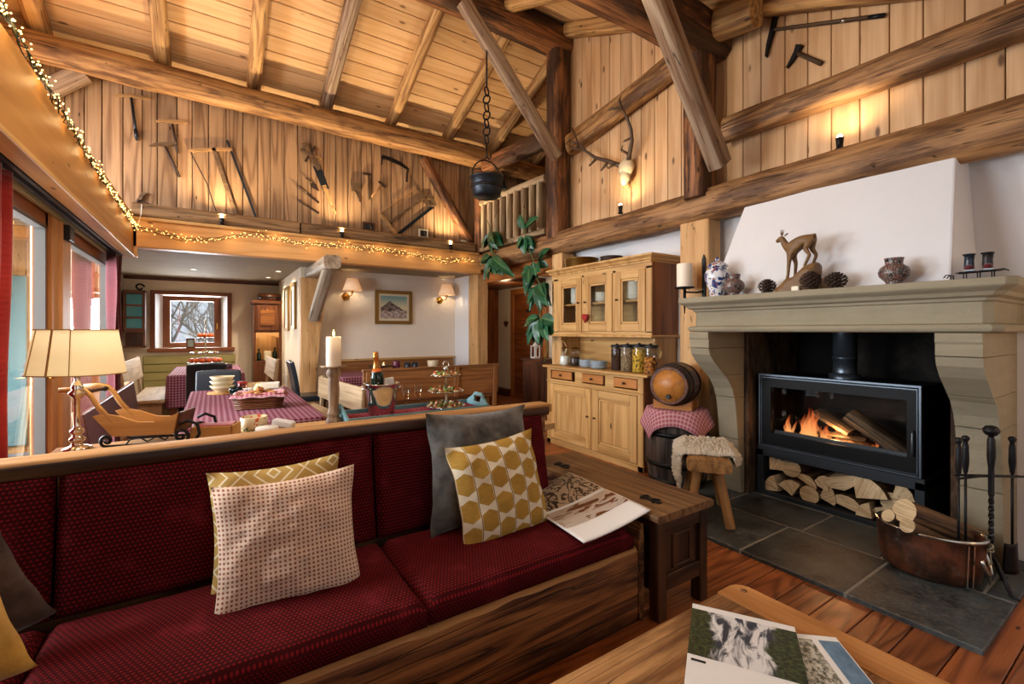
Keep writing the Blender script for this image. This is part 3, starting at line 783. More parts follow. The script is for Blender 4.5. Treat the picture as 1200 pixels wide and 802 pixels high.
timber('diagonal_brace', (3.46, 6.54, 2.80), (2.68, 6.55, 3.97), 0.12, 0.14, M_old, 'reddish diagonal brace on the loft wall right of the frame saw', 'brace', None, seg=8, sq=7, rough=0.03, seed=44, up=(0, 1, 0))
timber('diagonal_brace', (-1.48, 6.50, 3.74), (-1.14, 6.46, 4.04), 0.16, 0.17, M_brace, 'stubby brace at the upper left of the loft wall above the lights', 'brace', None, seg=6, sq=7, rough=0.03, seed=45, up=(0, 1, 0))
timber('gallery_post', (3.62, 6.48, 2.60), (3.61, 6.46, 3.92), 0.17, 0.17, M_old, 'dark round post at the left end of the gallery railing', 'post', None, seg=8, sq=2.2, rough=0.04, seed=46)
# logs along the right wall
timber('long_log', (3.685, -1.0, 2.46), (3.665, 6.36, 2.44), 0.27, 0.29, M_logd, 'long gnarled log along the right wall above the mantel and dresser', 'beam', None, seg=46, n=18, sq=2.3, rough=0.08, seed=5)
timber('wall_rail', (3.745, 0.15, 3.045), (3.745, 2.30, 3.075), 0.15, 0.21, M_logd, 'hewn rail on the boards under the two hammers', 'beam', None, seg=24, n=16, sq=3.4, rough=0.06, seed=6)
timber('wall_rail', (3.745, 2.64, 3.95), (3.745, 4.38, 3.66), 0.16, 0.25, M_log, 'pale hewn rail above the antlers between the two wall posts', 'beam', None, seg=14, n=16, sq=3.2, rough=0.06, seed=7)
timber('tie_log', (3.62, 4.70, 3.83), (3.60, 6.22, 3.93), 0.19, 0.24, M_old, 'red-brown tie log from the first post back to the loft, behind the bucket', 'beam', None, seg=10, n=16, sq=3.2, rough=0.06, seed=8)

# dining room under the loft
cd = MB().span((-1.4, 6.5, 2.285), (3.7, 10.2, 2.45)).build('ceiling_dining', M_limed, kind='structure')
sl = MB()
y = 6.55
while y < 9.95: sl.span((-1.35, y, 2.262), (3.6, y+0.086, 2.287)); y += 0.1
sl.build('ceiling_slats', M_limed, cd, kind='stuff')
lb = MB().span((-0.78, 6.42, 2.25), (3.62, 6.58, 2.565)).build('trim_1', M_light, kind='structure', bev=0.008)     # honey beam under the loft
MB().span((-0.74, 6.375, 2.545), (3.56, 6.60, 2.58)).build('cap_board', M_buf, lb, bev=0.004)
for a, b, s_, lab in ((-0.74, 0.93, 50, 'left'), (0.95, 3.5, 51, 'right')):
    timber('ledge_timber', (a, 6.50, 2.66), (b, 6.50, 2.66), 0.20, 0.165, M_sill, f'reclaimed brown sill timber at the foot of the loft wall, {lab} length', 'beam', None, seg=int((b-a)*8), n=16, sq=6, rough=0.035, seed=s_)
wf = MB()
wf.span((-1.4, 9.9, 0), (-0.835, 10.25, 2.3)); wf.span((0.214, 9.9, 0), (1.5, 10.25, 2.3)); wf.span((-0.835, 9.9, 0), (0.214, 10.25, 1.03)); wf.span((-0.835, 9.9, 1.965), (0.214, 10.25, 2.3))
wf.build('wall_far', M_cream, kind='structure')
MB().span((-1.4, 6.55, 0), (-1.25, 10.0, 2.3)).build('wall_left_dining', M_cream, kind='structure')
MB().span((1.06, 7.2, 0), (1.34, 9.95, 2.262)).build('wall_partition', M_cream, kind='structure')
MB().span((1.30, 7.33, 0), (3.7, 7.45, 2.3)).build('wall_dining', M_dplas, kind='structure')
MB().span((3.60, 6.80, 0), (3.72, 7.45, 2.3)).build('wall_return', M_plas, kind='structure')
MB().span((-1.25, 9.86, 2.205), (1.06, 9.905, 2.262)).build('trim_2', M_dcab, kind='structure')
# beam on the partition, its post and brace
timber('partition_beam', (1.215, 5.84, 2.175), (1.215, 9.85, 2.175), 0.20, 0.165, M_grey, 'grey squared beam under the dining ceiling ending in a block', 'beam', None, seg=18, sq=9, rough=0.02, seed=60)
pp = MB(); pts = [(-0.155, 2.09), (-0.155, 0), (0.02, 0), (0.05, 0.7), (0.10, 1.25), (0.155, 1.7), (0.165, 2.09)]
pp.prism(pts, 0.13, Matrix(((1, 0, 0, 0), (0, 0, -1, 0), (0, 1, 0, 0), (0, 0, 0, 1))), axis=1)
one('plank_post', pp, M_post, 'broad honey-coloured post with a live edge under the grey beam', 'post', loc=(1.19, 7.08, 0), bev=0.01)
timber('beam_brace', (1.19, 6.93, 1.50), (1.215, 5.98, 2.16), 0.14, 0.10, M_grey, 'short brace between the honey post and the grey beam block', 'brace', None, seg=6, sq=8, rough=0.02, seed=61)
# doorway to the hall
for x0, x1, y0, y1, lab in ((3.60, 3.79, 6.50, 6.82, 'planed corner post at the right end of the dining wall'), (3.60, 3.80, 4.36, 4.56, 'planed post behind the trailing plant, left of the dresser')):
    one('planed_post', MB().box((0, 0, 1.15), (x1-x0, y1-y0, 2.30), axis=2), M_post, lab, 'post', loc=((x0+x1)/2, (y0+y1)/2, 0), bev=0.008)
one('planed_post', MB().box((0, 0, 1.16), (0.19, 0.29, 2.32), axis=2), M_post, 'planed post between the dresser and the fireplace, with the candle bracket', 'post', loc=(3.70, 2.52, 0), bev=0.01)
MB().span((3.74, 4.66, 2.12), (3.86, 6.52, 2.32)).build('trim_3', M_frame, kind='structure', bev=0.006)
wh = MB(); wh.span((5.10, 4.6, 0), (5.22, 6.55, 2.4)); wh.span((5.10, 7.72, 0), (5.22, 10.2, 2.4)); wh.span((5.10, 6.55, 2.15), (5.22, 7.72, 2.4))
wh.build('wall_hall', M_cream, kind='structure')
MB().span((3.72, 8.3, 0), (5.2, 8.42, 2.4)).build('wall_hall_end', M_hdoor, kind='structure')
MB().span((3.7, 6.64, 2.2), (5.2, 8.4, 2.3)).build('ceiling_hall', M_dcab, kind='structure')
MB().span((3.85, 4.6, 0), (5.2, 4.70, 2.4)).build('wall_hall_side', M_cream, kind='structure')
MB().span((4.98, 7.76, 0.0), (5.10, 8.3, 0.14)).build('baseboard_hall', M_dcab, kind='structure')
# red-brown door in the hall
hd = MB().span((5.08, 6.64, 0), (5.12, 7.62, 2.06)).build('door_3', M_hdoor, kind='structure')
z = 0.01
while z < 2.0:
    MB().span((5.055, 6.65, z), (5.08, 7.61, z+0.20), axis=1).build('plank', M_hdoor, hd, bev=0.004); z += 0.205
ff = MB(); ff.span((5.03, 6.54, 0), (5.14, 6.64, 2.16)); ff.span((5.03, 7.62, 0), (5.14, 7.72, 2.16)); ff.span((5.03, 6.64, 2.06), (5.14, 7.62, 2.16)); ff.build('door_frame', M_frame, hd, bev=0.005)
MB().box((5.05, 7.12, 1.72), (0.012, 0.13, 0.06)).build('door_plate', M_black, hd)
MB().tube([(5.06, 6.74, 1.02), (5.0, 6.74, 1.02), (5.0, 6.85, 1.02)], 0.011).build('door_handle', M_steel, hd)

# left wall: glazed doors in wooden frames, under a boxed-in beam
wlft = MB(); wlft.span((-1.08, -1.4, 0), (-0.93, 1.62, 2.6)); wlft.span((-1.08, -1.4, 2.17), (-0.93, 6.6, 2.6)); wlft.span((-1.08, 6.50, 0), (-0.93, 6.62, 2.2))
wlft.build('wall_left', M_frame, kind='structure')
sf = MB().span((-1.0, -1.4, 2.165), (-0.78, 6.42, 2.20)).build('trim_4', M_frame, kind='structure')
fa = MB().span((-0.80, -1.4, 2.17), (-0.73, 6.42, 2.60)).build('trim_5', M_fasc, kind='structure', bev=0.006)
MB().span((-0.81, -1.4, 2.14), (-0.715, 6.42, 2.172)).build('lower_lip', M_buf, fa, bev=0.004)
MB().span((-0.85, 6.42, 2.14), (-0.70, 6.50, 2.50)).build('end_block', M_light, fa, bev=0.006)
tr = MB(); tr.span((-0.885, 1.7, 2.135), (-0.865, 6.4, 2.165)); tr.span((-0.835, 1.7, 2.135), (-0.815, 6.4, 2.165)); tr.build('curtain_rail', M_dkmetal, sf)
MB().span((-0.93, 1.7, 2.12), (-0.90, 6.4, 2.17)).build('blind_cassette', M_green, sf)
def glazed(name, y0, y1, post):
    d = MB().span((-1.06, y0, 0.0), (-0.94, y1, 0.045)).build(name, M_frame, kind='structure')
    f = MB()
    f.span((-1.02, y0, 0.04), (-0.95, y0+0.10, 2.17)); f.span((-1.02, y1-0.07, 0.04), (-0.95, y1, 2.17))
    f.span((-1.02, y0, 2.04), (-0.95, y1, 2.17)); f.span((-1.02, y0, 0.04), (-0.95, y1, 0.22))
    f.build('door_frame', M_frame, d, bev=0.008)
    s = MB()
    for a, b, c, e in ((y0+0.10, y0+0.125, 0.22, 2.04), (y1-0.095, y1-0.07, 0.22, 2.04), (y0+0.10, y1-0.07, 2.018, 2.04), (y0+0.10, y1-0.07, 0.22, 0.242)):
        s.span((-0.998, a, c), (-0.944, b, e))
    s.build('seal', M_rubber, d)
    MB().span((-0.985, y0+0.11, 0.23), (-0.975, y1-0.08, 2.03)).build('pane', M_glass, d)
    MB().tube([(-0.95, y1-0.04, 1.02), (-0.90, y1-0.04, 1.02), (-0.90, y1-0.16, 1.02)], 0.011).build('door_handle', M_brass, d)
    return d
glazed('door_1', 1.62, 4.37, 0); glazed('door_2', 4.76, 6.50, 0)
dp = MB(); dp.span((-1.04, 4.37, 0), (-0.93, 4.52, 2.17)); dp.span((-1.04, 4.53, 0), (-0.91, 4.76, 2.17)); dp.build('trim_6', M_light, kind='structure', bev=0.006)
MB().box((-0.90, 4.62, 2.05), (0.05, 0.13, 0.11)).build('blind_motor', M_dkmetal, sf, bev=0.006)

# far window
SW = Matrix(((0, 1, 0, 0), (1, 0, 0, 0), (0, 0, 1, 0), (0, 0, 0, 1)))      # ring() turned into the XZ plane
w1 = MB(); w1.M = SW; w1.ring(-0.90, 0.96, 0.285, 2.03, (.066, .070, .07, .064), 9.865, 9.905)
w1 = w1.build('window_1', M_winw, kind='structure')
MB().span((-0.94, 9.80, 0.965), (0.33, 9.93, 1.03)).build('window_sill', M_winw, w1, bev=0.006)
b = MB()
for x0, x1 in ((-0.835, -0.735), (0.214, 0.108)): b.add([(x0, 9.90, 1.03), (x1, 10.13, 1.03), (x1, 10.13, 1.965), (x0, 9.90, 1.965), (x0, 10.13, 1.03), (x0, 10.13, 1.965)], [(0, 1, 2, 3), (0, 4, 1), (3, 2, 5), (1, 4, 5, 2)])
b.build('window_reveal', M_plas, w1)
wi = MB(); wi.M = SW; wi.ring(-0.745, 1.03, 0.118, 1.955, (.105, .105, .09, .085), 10.10, 10.17); wi.build('window_frame', M_winw, w1)
MB().span((-0.66, 10.15, 1.11), (0.05, 10.158, 1.88)).build('pane', M_glass, w1)
MB().box((0.06, 10.085, 1.42), (0.02, 0.03, 0.11)).build('window_handle', M_brass, w1, bev=0.004)
# olive boarding under the window
pn = MB().span((-1.0, 9.875, 0.05), (0.34, 9.90, 0.90)).build('wainscot_1', M_green, kind='structure')
for i in range(6): MB().span((-0.99, 9.845, 0.06+i*0.14), (0.33, 9.88, 0.19+i*0.14)).build('slat', M_green, pn, bev=0.006)

# outside: deck, railing, snow, bare trees
gs = MB().grid(lambda u, v: (-30+u*60, 1-0.0+v*45, -0.55-0.15*nz(u*9, v*9)+max(0, v-0.35)*9), 24, 24).build('ground_snow', M_snow, kind='structure')
gs2 = MB().grid(lambda u, v: (-40+u*36, -12+v*40, -0.5+max(0, 0.55-u)*9), 16, 16).build('ground_slope', M_snow, kind='structure')
dk = MB().span((-3.4, -1.2, -0.16), (-1.08, 7.4, -0.12)).build('ground_deck', M_deck, kind='structure')
for i in range(15): MB().span((-3.4+i*0.155, -1.2, -0.12), (-3.25+i*0.155, 7.4, -0.09)).build('deck_board', M_deck, dk)
rl = thing('deck_railing', 'pale wooden deck railing seen through the glazed doors', 'railing', (-3.2, 0, -0.09))
for i in range(6): MB().span((-0.06, 0.4+i*1.3, 0), (0.06, 0.52+i*1.3, 1.05)).build('railing_post', M_grey, rl)
for z in (0.25, 0.5, 0.75, 1.02): MB().span((-0.02, 0.3, z), (0.03, 7.1, z+0.12)).build('rail_board', M_grey, rl)
one('deck_post', MB().box((0, 0, 1.3), (0.26, 0.26, 2.6), axis=2), M_post, 'square pale roof post standing on the deck outside the first glazed door', 'post', loc=(-1.75, 5.6, -0.09), bev=0.01)
oc = thing('timber_outbuilding', 'pale timber outbuilding with a teal door at the end of the deck', 'building', (-2.6, 7.7, -0.12))
MB().span((-1.1, .12, 0), (1.1, 1.4, 2.7)).build('walls', M_deck, oc)
for i in range(12): MB().span((-1.1+i*.184, 0, 0), (-.925+i*.184, .12, 2.7), axis=2).build('board', M_post, oc, bev=.006)
MB().span((.15, -.05, .1), (.75, 0, 2.1), axis=2).build('door', M_tealp, oc, bev=.006); MB().span((-1.25, -.35, 2.7), (1.2, 1.6, 2.82)).build('roof', M_grey, oc)
ch = thing('neighbour_chalet', 'neighbouring wooden chalet with teal shutters beyond the deck', 'building', (-12, 24, -0.5))
MB().span((-4, 0, 0), (4, 6, 4.6)).build('walls', M_deck, ch)
MB().prism([(-4.8, 4.4), (0, 6.8), (4.8, 4.4), (4.8, 4.7), (0, 7.2), (-4.8, 4.7)], 7.4, Matrix(((1, 0, 0, 0), (0, 0, -1, 2.9), (0, 1, 0, 0), (0, 0, 0, 1)))).build('roof', M_snow, ch)
for a in (-2.6, 0.4, 2.2): MB().span((a, -0.06, 1.2), (a+0.9, 0.0, 2.6)).build('shutter', M_teal, ch)
def bare_tree(loc, h, seed, label):
    rr = random.Random(seed); b = MB()
    def grow(p, d, l, r, k):
        q = p+d*l; mid = p+d*l*0.5+Vector((rr.uniform(-1, 1), rr.uniform(-1, 1), rr.uniform(-1, 1)))*l*0.06
        b.tube([p, mid, q], [r, r*0.85, r*0.65], n=4 if k > 1 else 6, cap=False)
        if k >= 5: return
        for _ in range(rr.choice((3, 3, 4))):
            e = (d+Vector((rr.uniform(-1, 1), rr.uniform(-1, 1), rr.uniform(-0.5, 0.8)))*0.75).normalized()
            grow(p+d*l*rr.uniform(0.5, 1), e, l*rr.uniform(0.55, 0.8), r*0.58, k+1)
    grow(Vector((0, 0, 0)), Vector((0, 0, 1)), h*0.3, h*0.011, 0)
    one('bare_tree', b, M_twig, label, 'tree', loc=loc)
for i, (x, y) in enumerate(((-0.75, 12.2), (-0.25, 12.8), (0.25, 12.4), (-1.2, 13.2), (0.7, 13.4))):
    bare_tree((x, y, -0.5), 3.6+.3*(i % 3), 20+i, ('frosty shrub '+('at the left edge of', 'left of the middle of', 'right of the middle of', 'low behind the left of', 'low behind the right of')[i]+' the far window view'))
bare_tree((-0.9, 14.5, -0.6), 5.5, 3, 'leafless tree left of centre in the far window')
bare_tree((0.3, 17, -0.6), 6.0, 5, 'leafless tree right of centre in the far window')
bare_tree((-2.4, 19, -0.4), 7.0, 8, 'leafless tree furthest back behind the far window')
def fir(loc, h, label):
    t = thing('fir_tree', label, 'tree', loc)
    MB().tube([(0, 0, 0), (0, 0, h*0.95)], [0.14, 0.02]).build('trunk', M_twig, t)
    b = MB(); rr = random.Random(int(h*10))
    for i in range(16):
        z0 = h*(0.1+0.88*i/16); r = (h-z0)*0.30+0.05
        n = 22; vs = [(0, 0, z0+h*0.09)]
        for j in range(n):
            a = 2*PI*j/n; k = r*(1 if j % 2 else 0.62)*rr.uniform(0.85, 1.1); vs.append((k*math.cos(a), k*math.sin(a), z0-0.14*k))
        b.add(vs, [(0, 1+j, 1+(j+1) % n) for j in range(n)])
    b.build('needles', M_fir, t, kind='stuff')
fir((-7.5, 17, 0), 6.0, 'snowy-ground fir tree nearest beyond the deck'); fir((-10.5, 16, 1.0), 7.5, 'taller fir tree at the left beyond the deck'); fir((-5.6, 21, 0), 8.0, 'fir tree behind the nearest one, beyond the deck')

# ================================================================ FIREPLACE
fp = thing('stone_fireplace', 'carved sandstone fireplace with tall white plaster hood on the right wall', 'fireplace', (3.85, 1.39, 0))
def moulding(prof, xf, ya, yb, xb=3.85, o=(3.85, 1.39, 0), ch=0.035):
    """profile lofted round the front and both ends; corners slightly cut"""
    b = MB(); vs = []; n = 6
    for i, z in prof:
        f = xf+i; a = ya-i; c = yb+i
        for p in ((xb, a), (f+ch, a), (f, a-ch), (f, c+ch), (f+ch, c), (xb, c)): vs.append((p[0]-o[0], p[1]-o[1], z))
    fs = []
    for k in range(len(prof)-1):
        for j in range(5): q = k*n+j; fs.append((q, q+1, q+1+n, q+n))
    m = (len(prof)-1)*n
    fs += [tuple(range(n))[::-1], tuple(range(m, m+n))]
    return b.add(vs, fs)
moulding([(.075, 1.322), (.058, 1.328), (.050, 1.345), (.058, 1.362), (.092, 1.368), (.095, 1.475), (.080, 1.480), (.078, 1.494), (.052, 1.503), (.040, 1.522), (.012, 1.538), (.0, 1.548), (.0, 1.585)], 3.06, 2.30, 0.47).build('mantel', M_stone, fp, bev=0.004, bseg=2)
def corbel(y0, y1):
    cb_ = MB().span((-.25, y0-1.39+.006, 0), (-.01, y1-1.39-.006, 1.32)).build('corbel', M_stone, fp)
    pr = [(3.11, 1.322), (3.11, 1.275), (3.118, 1.262), (3.118, 1.20), (3.135, 1.15), (3.19, 1.09), (3.28, 1.02), (3.37, 0.95), (3.43, 0.87), (3.465, 0.78), (3.485, 0.68), (3.50, 0.55), (3.53, 0.28), (3.56, 0.0)]
    def xat(z):
        for (xa, za), (xb, zb) in zip(pr, pr[1:]):
            if zb <= z <= za: return xa+(xb-xa)*((za-z)/(za-zb) if za > zb else 0)
        return pr[-1][0]
    cuts = [1.322, 1.20, 0.985, 0.80, 0.46, 0.0]
    for zt, zb in zip(cuts, cuts[1:]):
        mid = [(x-3.85, z) for x, z in pr if zb+.004 < z < zt-.004]; g_ = .003
        poly = [(xat(zt-g_)-3.85, zt-g_)]+mid+[(xat(zb)-3.85, zb), (0, zb), (0, zt-g_)]
        MB().prism(poly, y1-y0, Matrix(((1, 0, 0, 0), (0, 0, -1, (y0+y1)/2-1.39), (0, 1, 0, 0), (0, 0, 0, 1))), axis=1).build('stone_block', M_stone, cb_, bev=0.006, bseg=2)
    return cb_
corbel(2.05, 2.21); corbel(0.59, 0.765)
hood = MB()
def hq(x, y): return (x-3.85, y-1.39)
rows = [(1.585, 3.30, 2.165, 0.745), (2.36, 3.60, 2.04, 0.79)]
vs = []
for z, xf, yl, yr in rows:
    for p in (hq(3.85, yl+0.0), hq(xf, yl), hq(xf, yr), hq(3.85, yr)): vs.append((p[0], p[1], z))
hood.add(vs, [(0, 1, 5, 4), (1, 2, 6, 5), (2, 3, 7, 6), (4, 5, 6, 7), (3, 2, 1, 0)])
hood.build('hood', M_plas, fp, bev=0.012, bseg=2)

# slate hearth, slab by slab
hs = thing('slate_hearth', 'dark slate hearth of large slabs in front of the stove', 'hearth', (3.2, 1.4, 0))
MB().span((-0.572, -0.902, 0.0), (0.64, 1.197, 0.0225)).span((0.64, -0.60, 0), (1.17, 0.62, .0225)).build('mortar', M_mortar, hs)
rowsH = [(-0.575, 0.0, [(-0.905, -0.42), (-0.42, 0.12), (0.12, 0.75), (0.75, 1.2)]), (0.0, 0.46, [(-0.905, -0.80), (-0.80, -0.38), (-0.38, 0.04), (0.04, 0.62), (0.62, 1.2)]), (0.46, 0.645, [(-0.905, -0.3), (-0.3, 0.35), (0.35, 1.2)]), (0.65, 1.17, [(-0.60, 0.0), (0.0, 0.62)])]
for x0, x1, ss_ in rowsH:
    for a, b in ss_: MB().span((x0+(0 if x0 < -.5 else .008), a+(.008 if a > -.9 else 0), 0.0), (x1-.004, b-.004, 0.024+ru(0, .003))).build('slate_slab', M_slate, hs, bev=0.004)

# stove
M_stovep = plain('slate_blue_steel', '272C31', 0.5, 0.3, 0.3)
st = thing('wood_stove', 'wide anthracite wood stove with a glazed door and lit fire', 'stove', (3.68, 1.47, 0.022))
b = MB()       # plinth with an open log bay
b.span((0, -0.52, 0), (0.50, -0.47, 0.36)); b.span((0, 0.47, 0), (0.50, 0.52, 0.36)); b.span((0, -0.52, 0.31), (0.50, 0.52, 0.385)); b.span((0, -0.47, 0), (0.50, 0.47, 0.035)); b.span((0.46, -0.47, 0.03), (0.50, 0.47, 0.32))
b.build('plinth', M_stovep, st, bev=0.003)
b = MB()       # firebox shell, open at the front
b.span((0.02, -0.50, 0.385), (0.48, -0.44, 0.955)); b.span((0.02, 0.44, 0.385), (0.48, 0.50, 0.955)); b.span((0.02, -0.50, 0.90), (0.48, 0.50, 0.955)); b.span((0.02, -0.50, 0.385), (0.48, 0.50, 0.44)); b.span((0.42, -0.45, 0.43), (0.48, 0.45, 0.91))
b.build('stove_body', M_stblk, st, bev=0.004)
MB().ring(-0.505, 0.388, 0.505, 0.966, (0.014, 0.014, 0.010, 0.016), -0.006, 0.03).build('trim_frame', M_stovef, st, bev=0.002)
dr = MB().ring(-0.487, 0.402, 0.487, 0.944, (0.055, 0.075, 0.100, 0.078), 0.0, 0.028).build('stove_door', M_stblk, st)
MB().ring(-0.485, 0.404, 0.485, 0.942, (0.004, 0.004, 0.003, 0.006), -0.003, 0.001).build('door_edge', M_stovef, dr)
MB().span((0.010, -0.435, 0.50), (0.014, 0.405, 0.87)).build('stove_window', M_stglass, dr)
MB().tube([(-0.012, -0.465, 0.52), (-0.022, -0.465, 0.54), (-0.022, -0.465, 0.66), (-0.012, -0.465, 0.68)], 0.006).build('door_handle', M_stovef, dr)
MB().span((0.03, -0.44, 0.438), (0.42, 0.44, 0.455)).build('fire_bed', M_soot, st)
MB().span((0.035, -0.43, 0.45), (0.055, 0.40, 0.525)).build('log_retainer', M_stovef, st)
MB().lathe([(0.10, 0.955), (0.10, 0.985), (0.078, 0.99), (0.075, 1.0), (0.075, 1.10), (0.079, 1.10), (0.079, 1.115), (0.075, 1.115), (0.075, 1.33)], 24, (0.25, 0.0, 0)).build('flue_pipe', M_stovef, st)
def firelog(L, r, kind, seed):
    """split firewood along local X; bark outside (0), pale split faces and ends (1)"""
    rr = random.Random(seed)
    if kind == 'round': A = [2*PI*i/14 for i in range(14)]; poly = [(math.cos(a)*r, math.sin(a)*r*0.95) for a in A]; nb = 14
    elif kind == 'half':
        A = [PI*i/8 for i in range(9)]; poly = [(math.cos(a)*r*1.1, math.sin(a)*r*0.9-r*0.35) for a in A]; nb = 8
    else:
        A = [-0.55+1.5*i/6 for i in range(7)]; poly = [(math.cos(a)*r*1.5-r*0.75, math.sin(a)*r*1.5-r*0.3) for a in A]+[(-r*0.8+rr.uniform(-.1, .1)*r, -r*0.35+rr.uniform(-.2, .2)*r)]; nb = 6
    if kind != 'round': poly = [(y*rr.uniform(.92, 1.08), z*rr.uniform(.92, 1.08)) for y, z in poly]
    b = MB(); n = len(poly); S_ = 5; vs = []; gs = []; o = rr.uniform(-9, 9)
    for i in range(S_+1):
        x = -L/2+L*i/S_
        for j, (y, z) in enumerate(poly):
            k = 1+0.06*nz(x*9+o, y*20, z*20); vs.append((x, y*k, z*k)); gs.append((x+o, y*k*1.5, z*k*1.5))
    for j in range(n):
        b_ = 0 if j < nb else 1
        b.add([vs[i*n+q] for i in range(S_+1) for q in (j, (j+1) % n)], [(2*i, 2*i+1, 2*i+3, 2*i+2) for i in range(S_)], [gs[i*n+q] for i in range(S_+1) for q in (j, (j+1) % n)], smooth=kind == 'round', mi=b_)
    for i in (0, S_):
        q = [vs[i*n+j] for j in range(n)]; b.add(q, [tuple(range(n))], [(p[1]*3+o, p[2]*3, 0.1) for p in q], mi=1)
    return b
def log_thing(label, loc, rot, L, r, kind, seed, mats=None, group=None, name='firewood_log'):
    return one(name, firelog(L, r, kind, seed), mats or [M_bark, M_cut], label, 'firewood', loc=loc, rot=rot, group=group)
# split logs in the bay under the stove: (y from left end, z, radius, kind, turn)
bay = [(0.40, .095, .055, 'split', .3, 'small brown split log at the lower left of the bay under the stove'), (0.385, .235, .06, 'split', 2.0, 'split log at the upper left corner of the bay under the stove'), (0.27, .255, .055, 'round', 0, 'pale round log end at the top left of the bay under the stove'),
       (0.27, .105, .06, 'split', 1.1, 'split log second from the left in the lowest row under the stove'), (0.17, .185, .05, 'half', .5, 'flat dark half log in the middle row under the stove'), (0.15, .085, .05, 'round', 0, 'oval pale log end low in the left half of the bay under the stove'),
       (0.04, .09, .055, 'split', 2.6, 'wedge-shaped split log low in the middle of the bay under the stove'), (0.045, .20, .05, 'split', .8, 'small pale wedge log in the middle row under the stove'), (-0.05, .245, .075, 'half', 2.8, 'big grey half log at the top middle of the bay under the stove'),
       (-0.09, .085, .07, 'half', .2, 'broad half log in the lowest row right of the middle under the stove'), (-0.22, .215, .085, 'split', 1.9, 'largest pale split log in the right half of the bay under the stove'), (-0.20, .08, .045, 'split', .4, 'small split log in the lowest row below the largest one under the stove'),
       (-0.30, .075, .05, 'split', 1.2, 'split log third from the right in the lowest row under the stove'), (-0.35, .165, .05, 'round', 0, 'round pale log end right of the largest split log under the stove'), (-0.40, .08, .05, 'half', .9, 'half log second from the right in the lowest row under the stove'), (-0.40, .255, .05, 'split', 2.2, 'small dark split log at the upper right of the bay under the stove')]
for i, (y, z, r, k, tw, lab) in enumerate(bay):
    log_thing(lab, (3.90+ru(-.03, .03), 1.47+y, 0.022+z), (tw, ru(-.05, .05), ru(-.1, .1)), 0.36, r*1.36, k, 100+i)
# burning logs behind the glass
for i, (lc, rt, L, r, lab) in enumerate([((3.83, 1.44, .555), (0.4, 0.05, 1.35), .36, .052, 'charred log lying along the back of the fire in the stove'), ((3.86, 1.50, .645), (0.2, -0.35, 1.25), .30, .065, 'log leaning up at the left of the fire in the stove'), ((3.80, 1.22, .635), (0.3, 0.55, -1.62), .40, .072, 'large split log leaning at the right of the fire in the stove')]):
    log_thing(lab, lc, rt, L, r, 'half', 140+i, [M_char, M_char])
# flames: real tongues that give off light
def flame_mat():
    mat = bpy.data.materials.new('wood_fire'); mat.use_nodes = True; nt = mat.node_tree; nt.nodes.clear()
    o = nt.nodes.new('ShaderNodeOutputMaterial'); e = nt.nodes.new('ShaderNodeEmission'); t = nt.nodes.new('ShaderNodeBsdfTransparent'); mx = nt.nodes.new('ShaderNodeMixShader')
    tc = nt.nodes.new('ShaderNodeAttribute'); tc.attribute_name = 'gc'; sp = nt.nodes.new('ShaderNodeSeparateXYZ'); nt.links.new(tc.outputs['Vector'], sp.inputs[0])
    r = nt.nodes.new('ShaderNodeValToRGB'); nt.links.new(sp.outputs['Z'], r.inputs[0])
    r.color_ramp.elements[0].color = (1, 0.55, 0.18, 1); r.color_ramp.elements[1].color = (1, 0.10, 0.01, 1)
    n = nt.nodes.new('ShaderNodeTexNoise'); n.inputs['Scale'].default_value = 40; nt.links.new(tc.outputs['Vector'], n.inputs['Vector'])
    f = nt.nodes.new('ShaderNodeMapRange'); nt.links.new(sp.outputs['Z'], f.inputs['Value']); f.inputs['From Min'].default_value = 0; f.inputs['From Max'].default_value = 1; f.inputs['To Min'].default_value = 0.55; f.inputs['To Max'].default_value = 0.0
    e.inputs['Strength'].default_value = 1.5; nt.links.new(r.outputs[0], e.inputs[0])
    nt.links.new(f.outputs[0], mx.inputs[0]); nt.links.new(t.outputs[0], mx.inputs[1]); nt.links.new(e.outputs[0], mx.inputs[2]); nt.links.new(mx.outputs[0], o.inputs[0]); return mat
M_fire = flame_mat()
fr = thing('fire', 'orange flames burning among the logs behind the stove glass', 'fire', (3.82, 1.40, 0.50))
rf = random.Random(9)
fl_ = [(rf.uniform(-.05, .05), yc+rf.gauss(0, .045), hh*rf.uniform(.5, 1.15), rf.uniform(.012, .026)) for yc, hh, n_ in ((.24, .23, 12), (.12, .15, 7), (.0, .10, 8), (-.10, .09, 7), (.38, .16, 5)) for _ in range(n_)]
for i, (dx, dy, h, w) in enumerate(fl_):
    b = MB(); vs = []; n = 8; gs = []
    for k in range(11):
        t = k/10; rr = max(.0008, w*(math.sin(PI*min(1, 0.22+t*0.78))**0.7)*(1-t*0.35))
        for j in range(n):
            a = 2*PI*j/n; vs.append((dx+rr*0.7*math.cos(a)+0.02*nz(t*3, i), dy+rr*math.sin(a)+0.06*nz(t*2.0, i*3.1)*t, t*h)); gs.append((math.cos(a)*.3+i, math.sin(a)*.3, t))
    b.add(vs, [(k*n+j, k*n+(j+1) % n, k*n+n+(j+1) % n, k*n+n+j) for k in range(10) for j in range(n)], gs, smooth=True)
    b.build('flame', M_fire, fr)
lamp('fire_light', 'POINT', (3.755, 1.46, 0.60), 9, (1.0, 0.50, 0.20), 0.05)

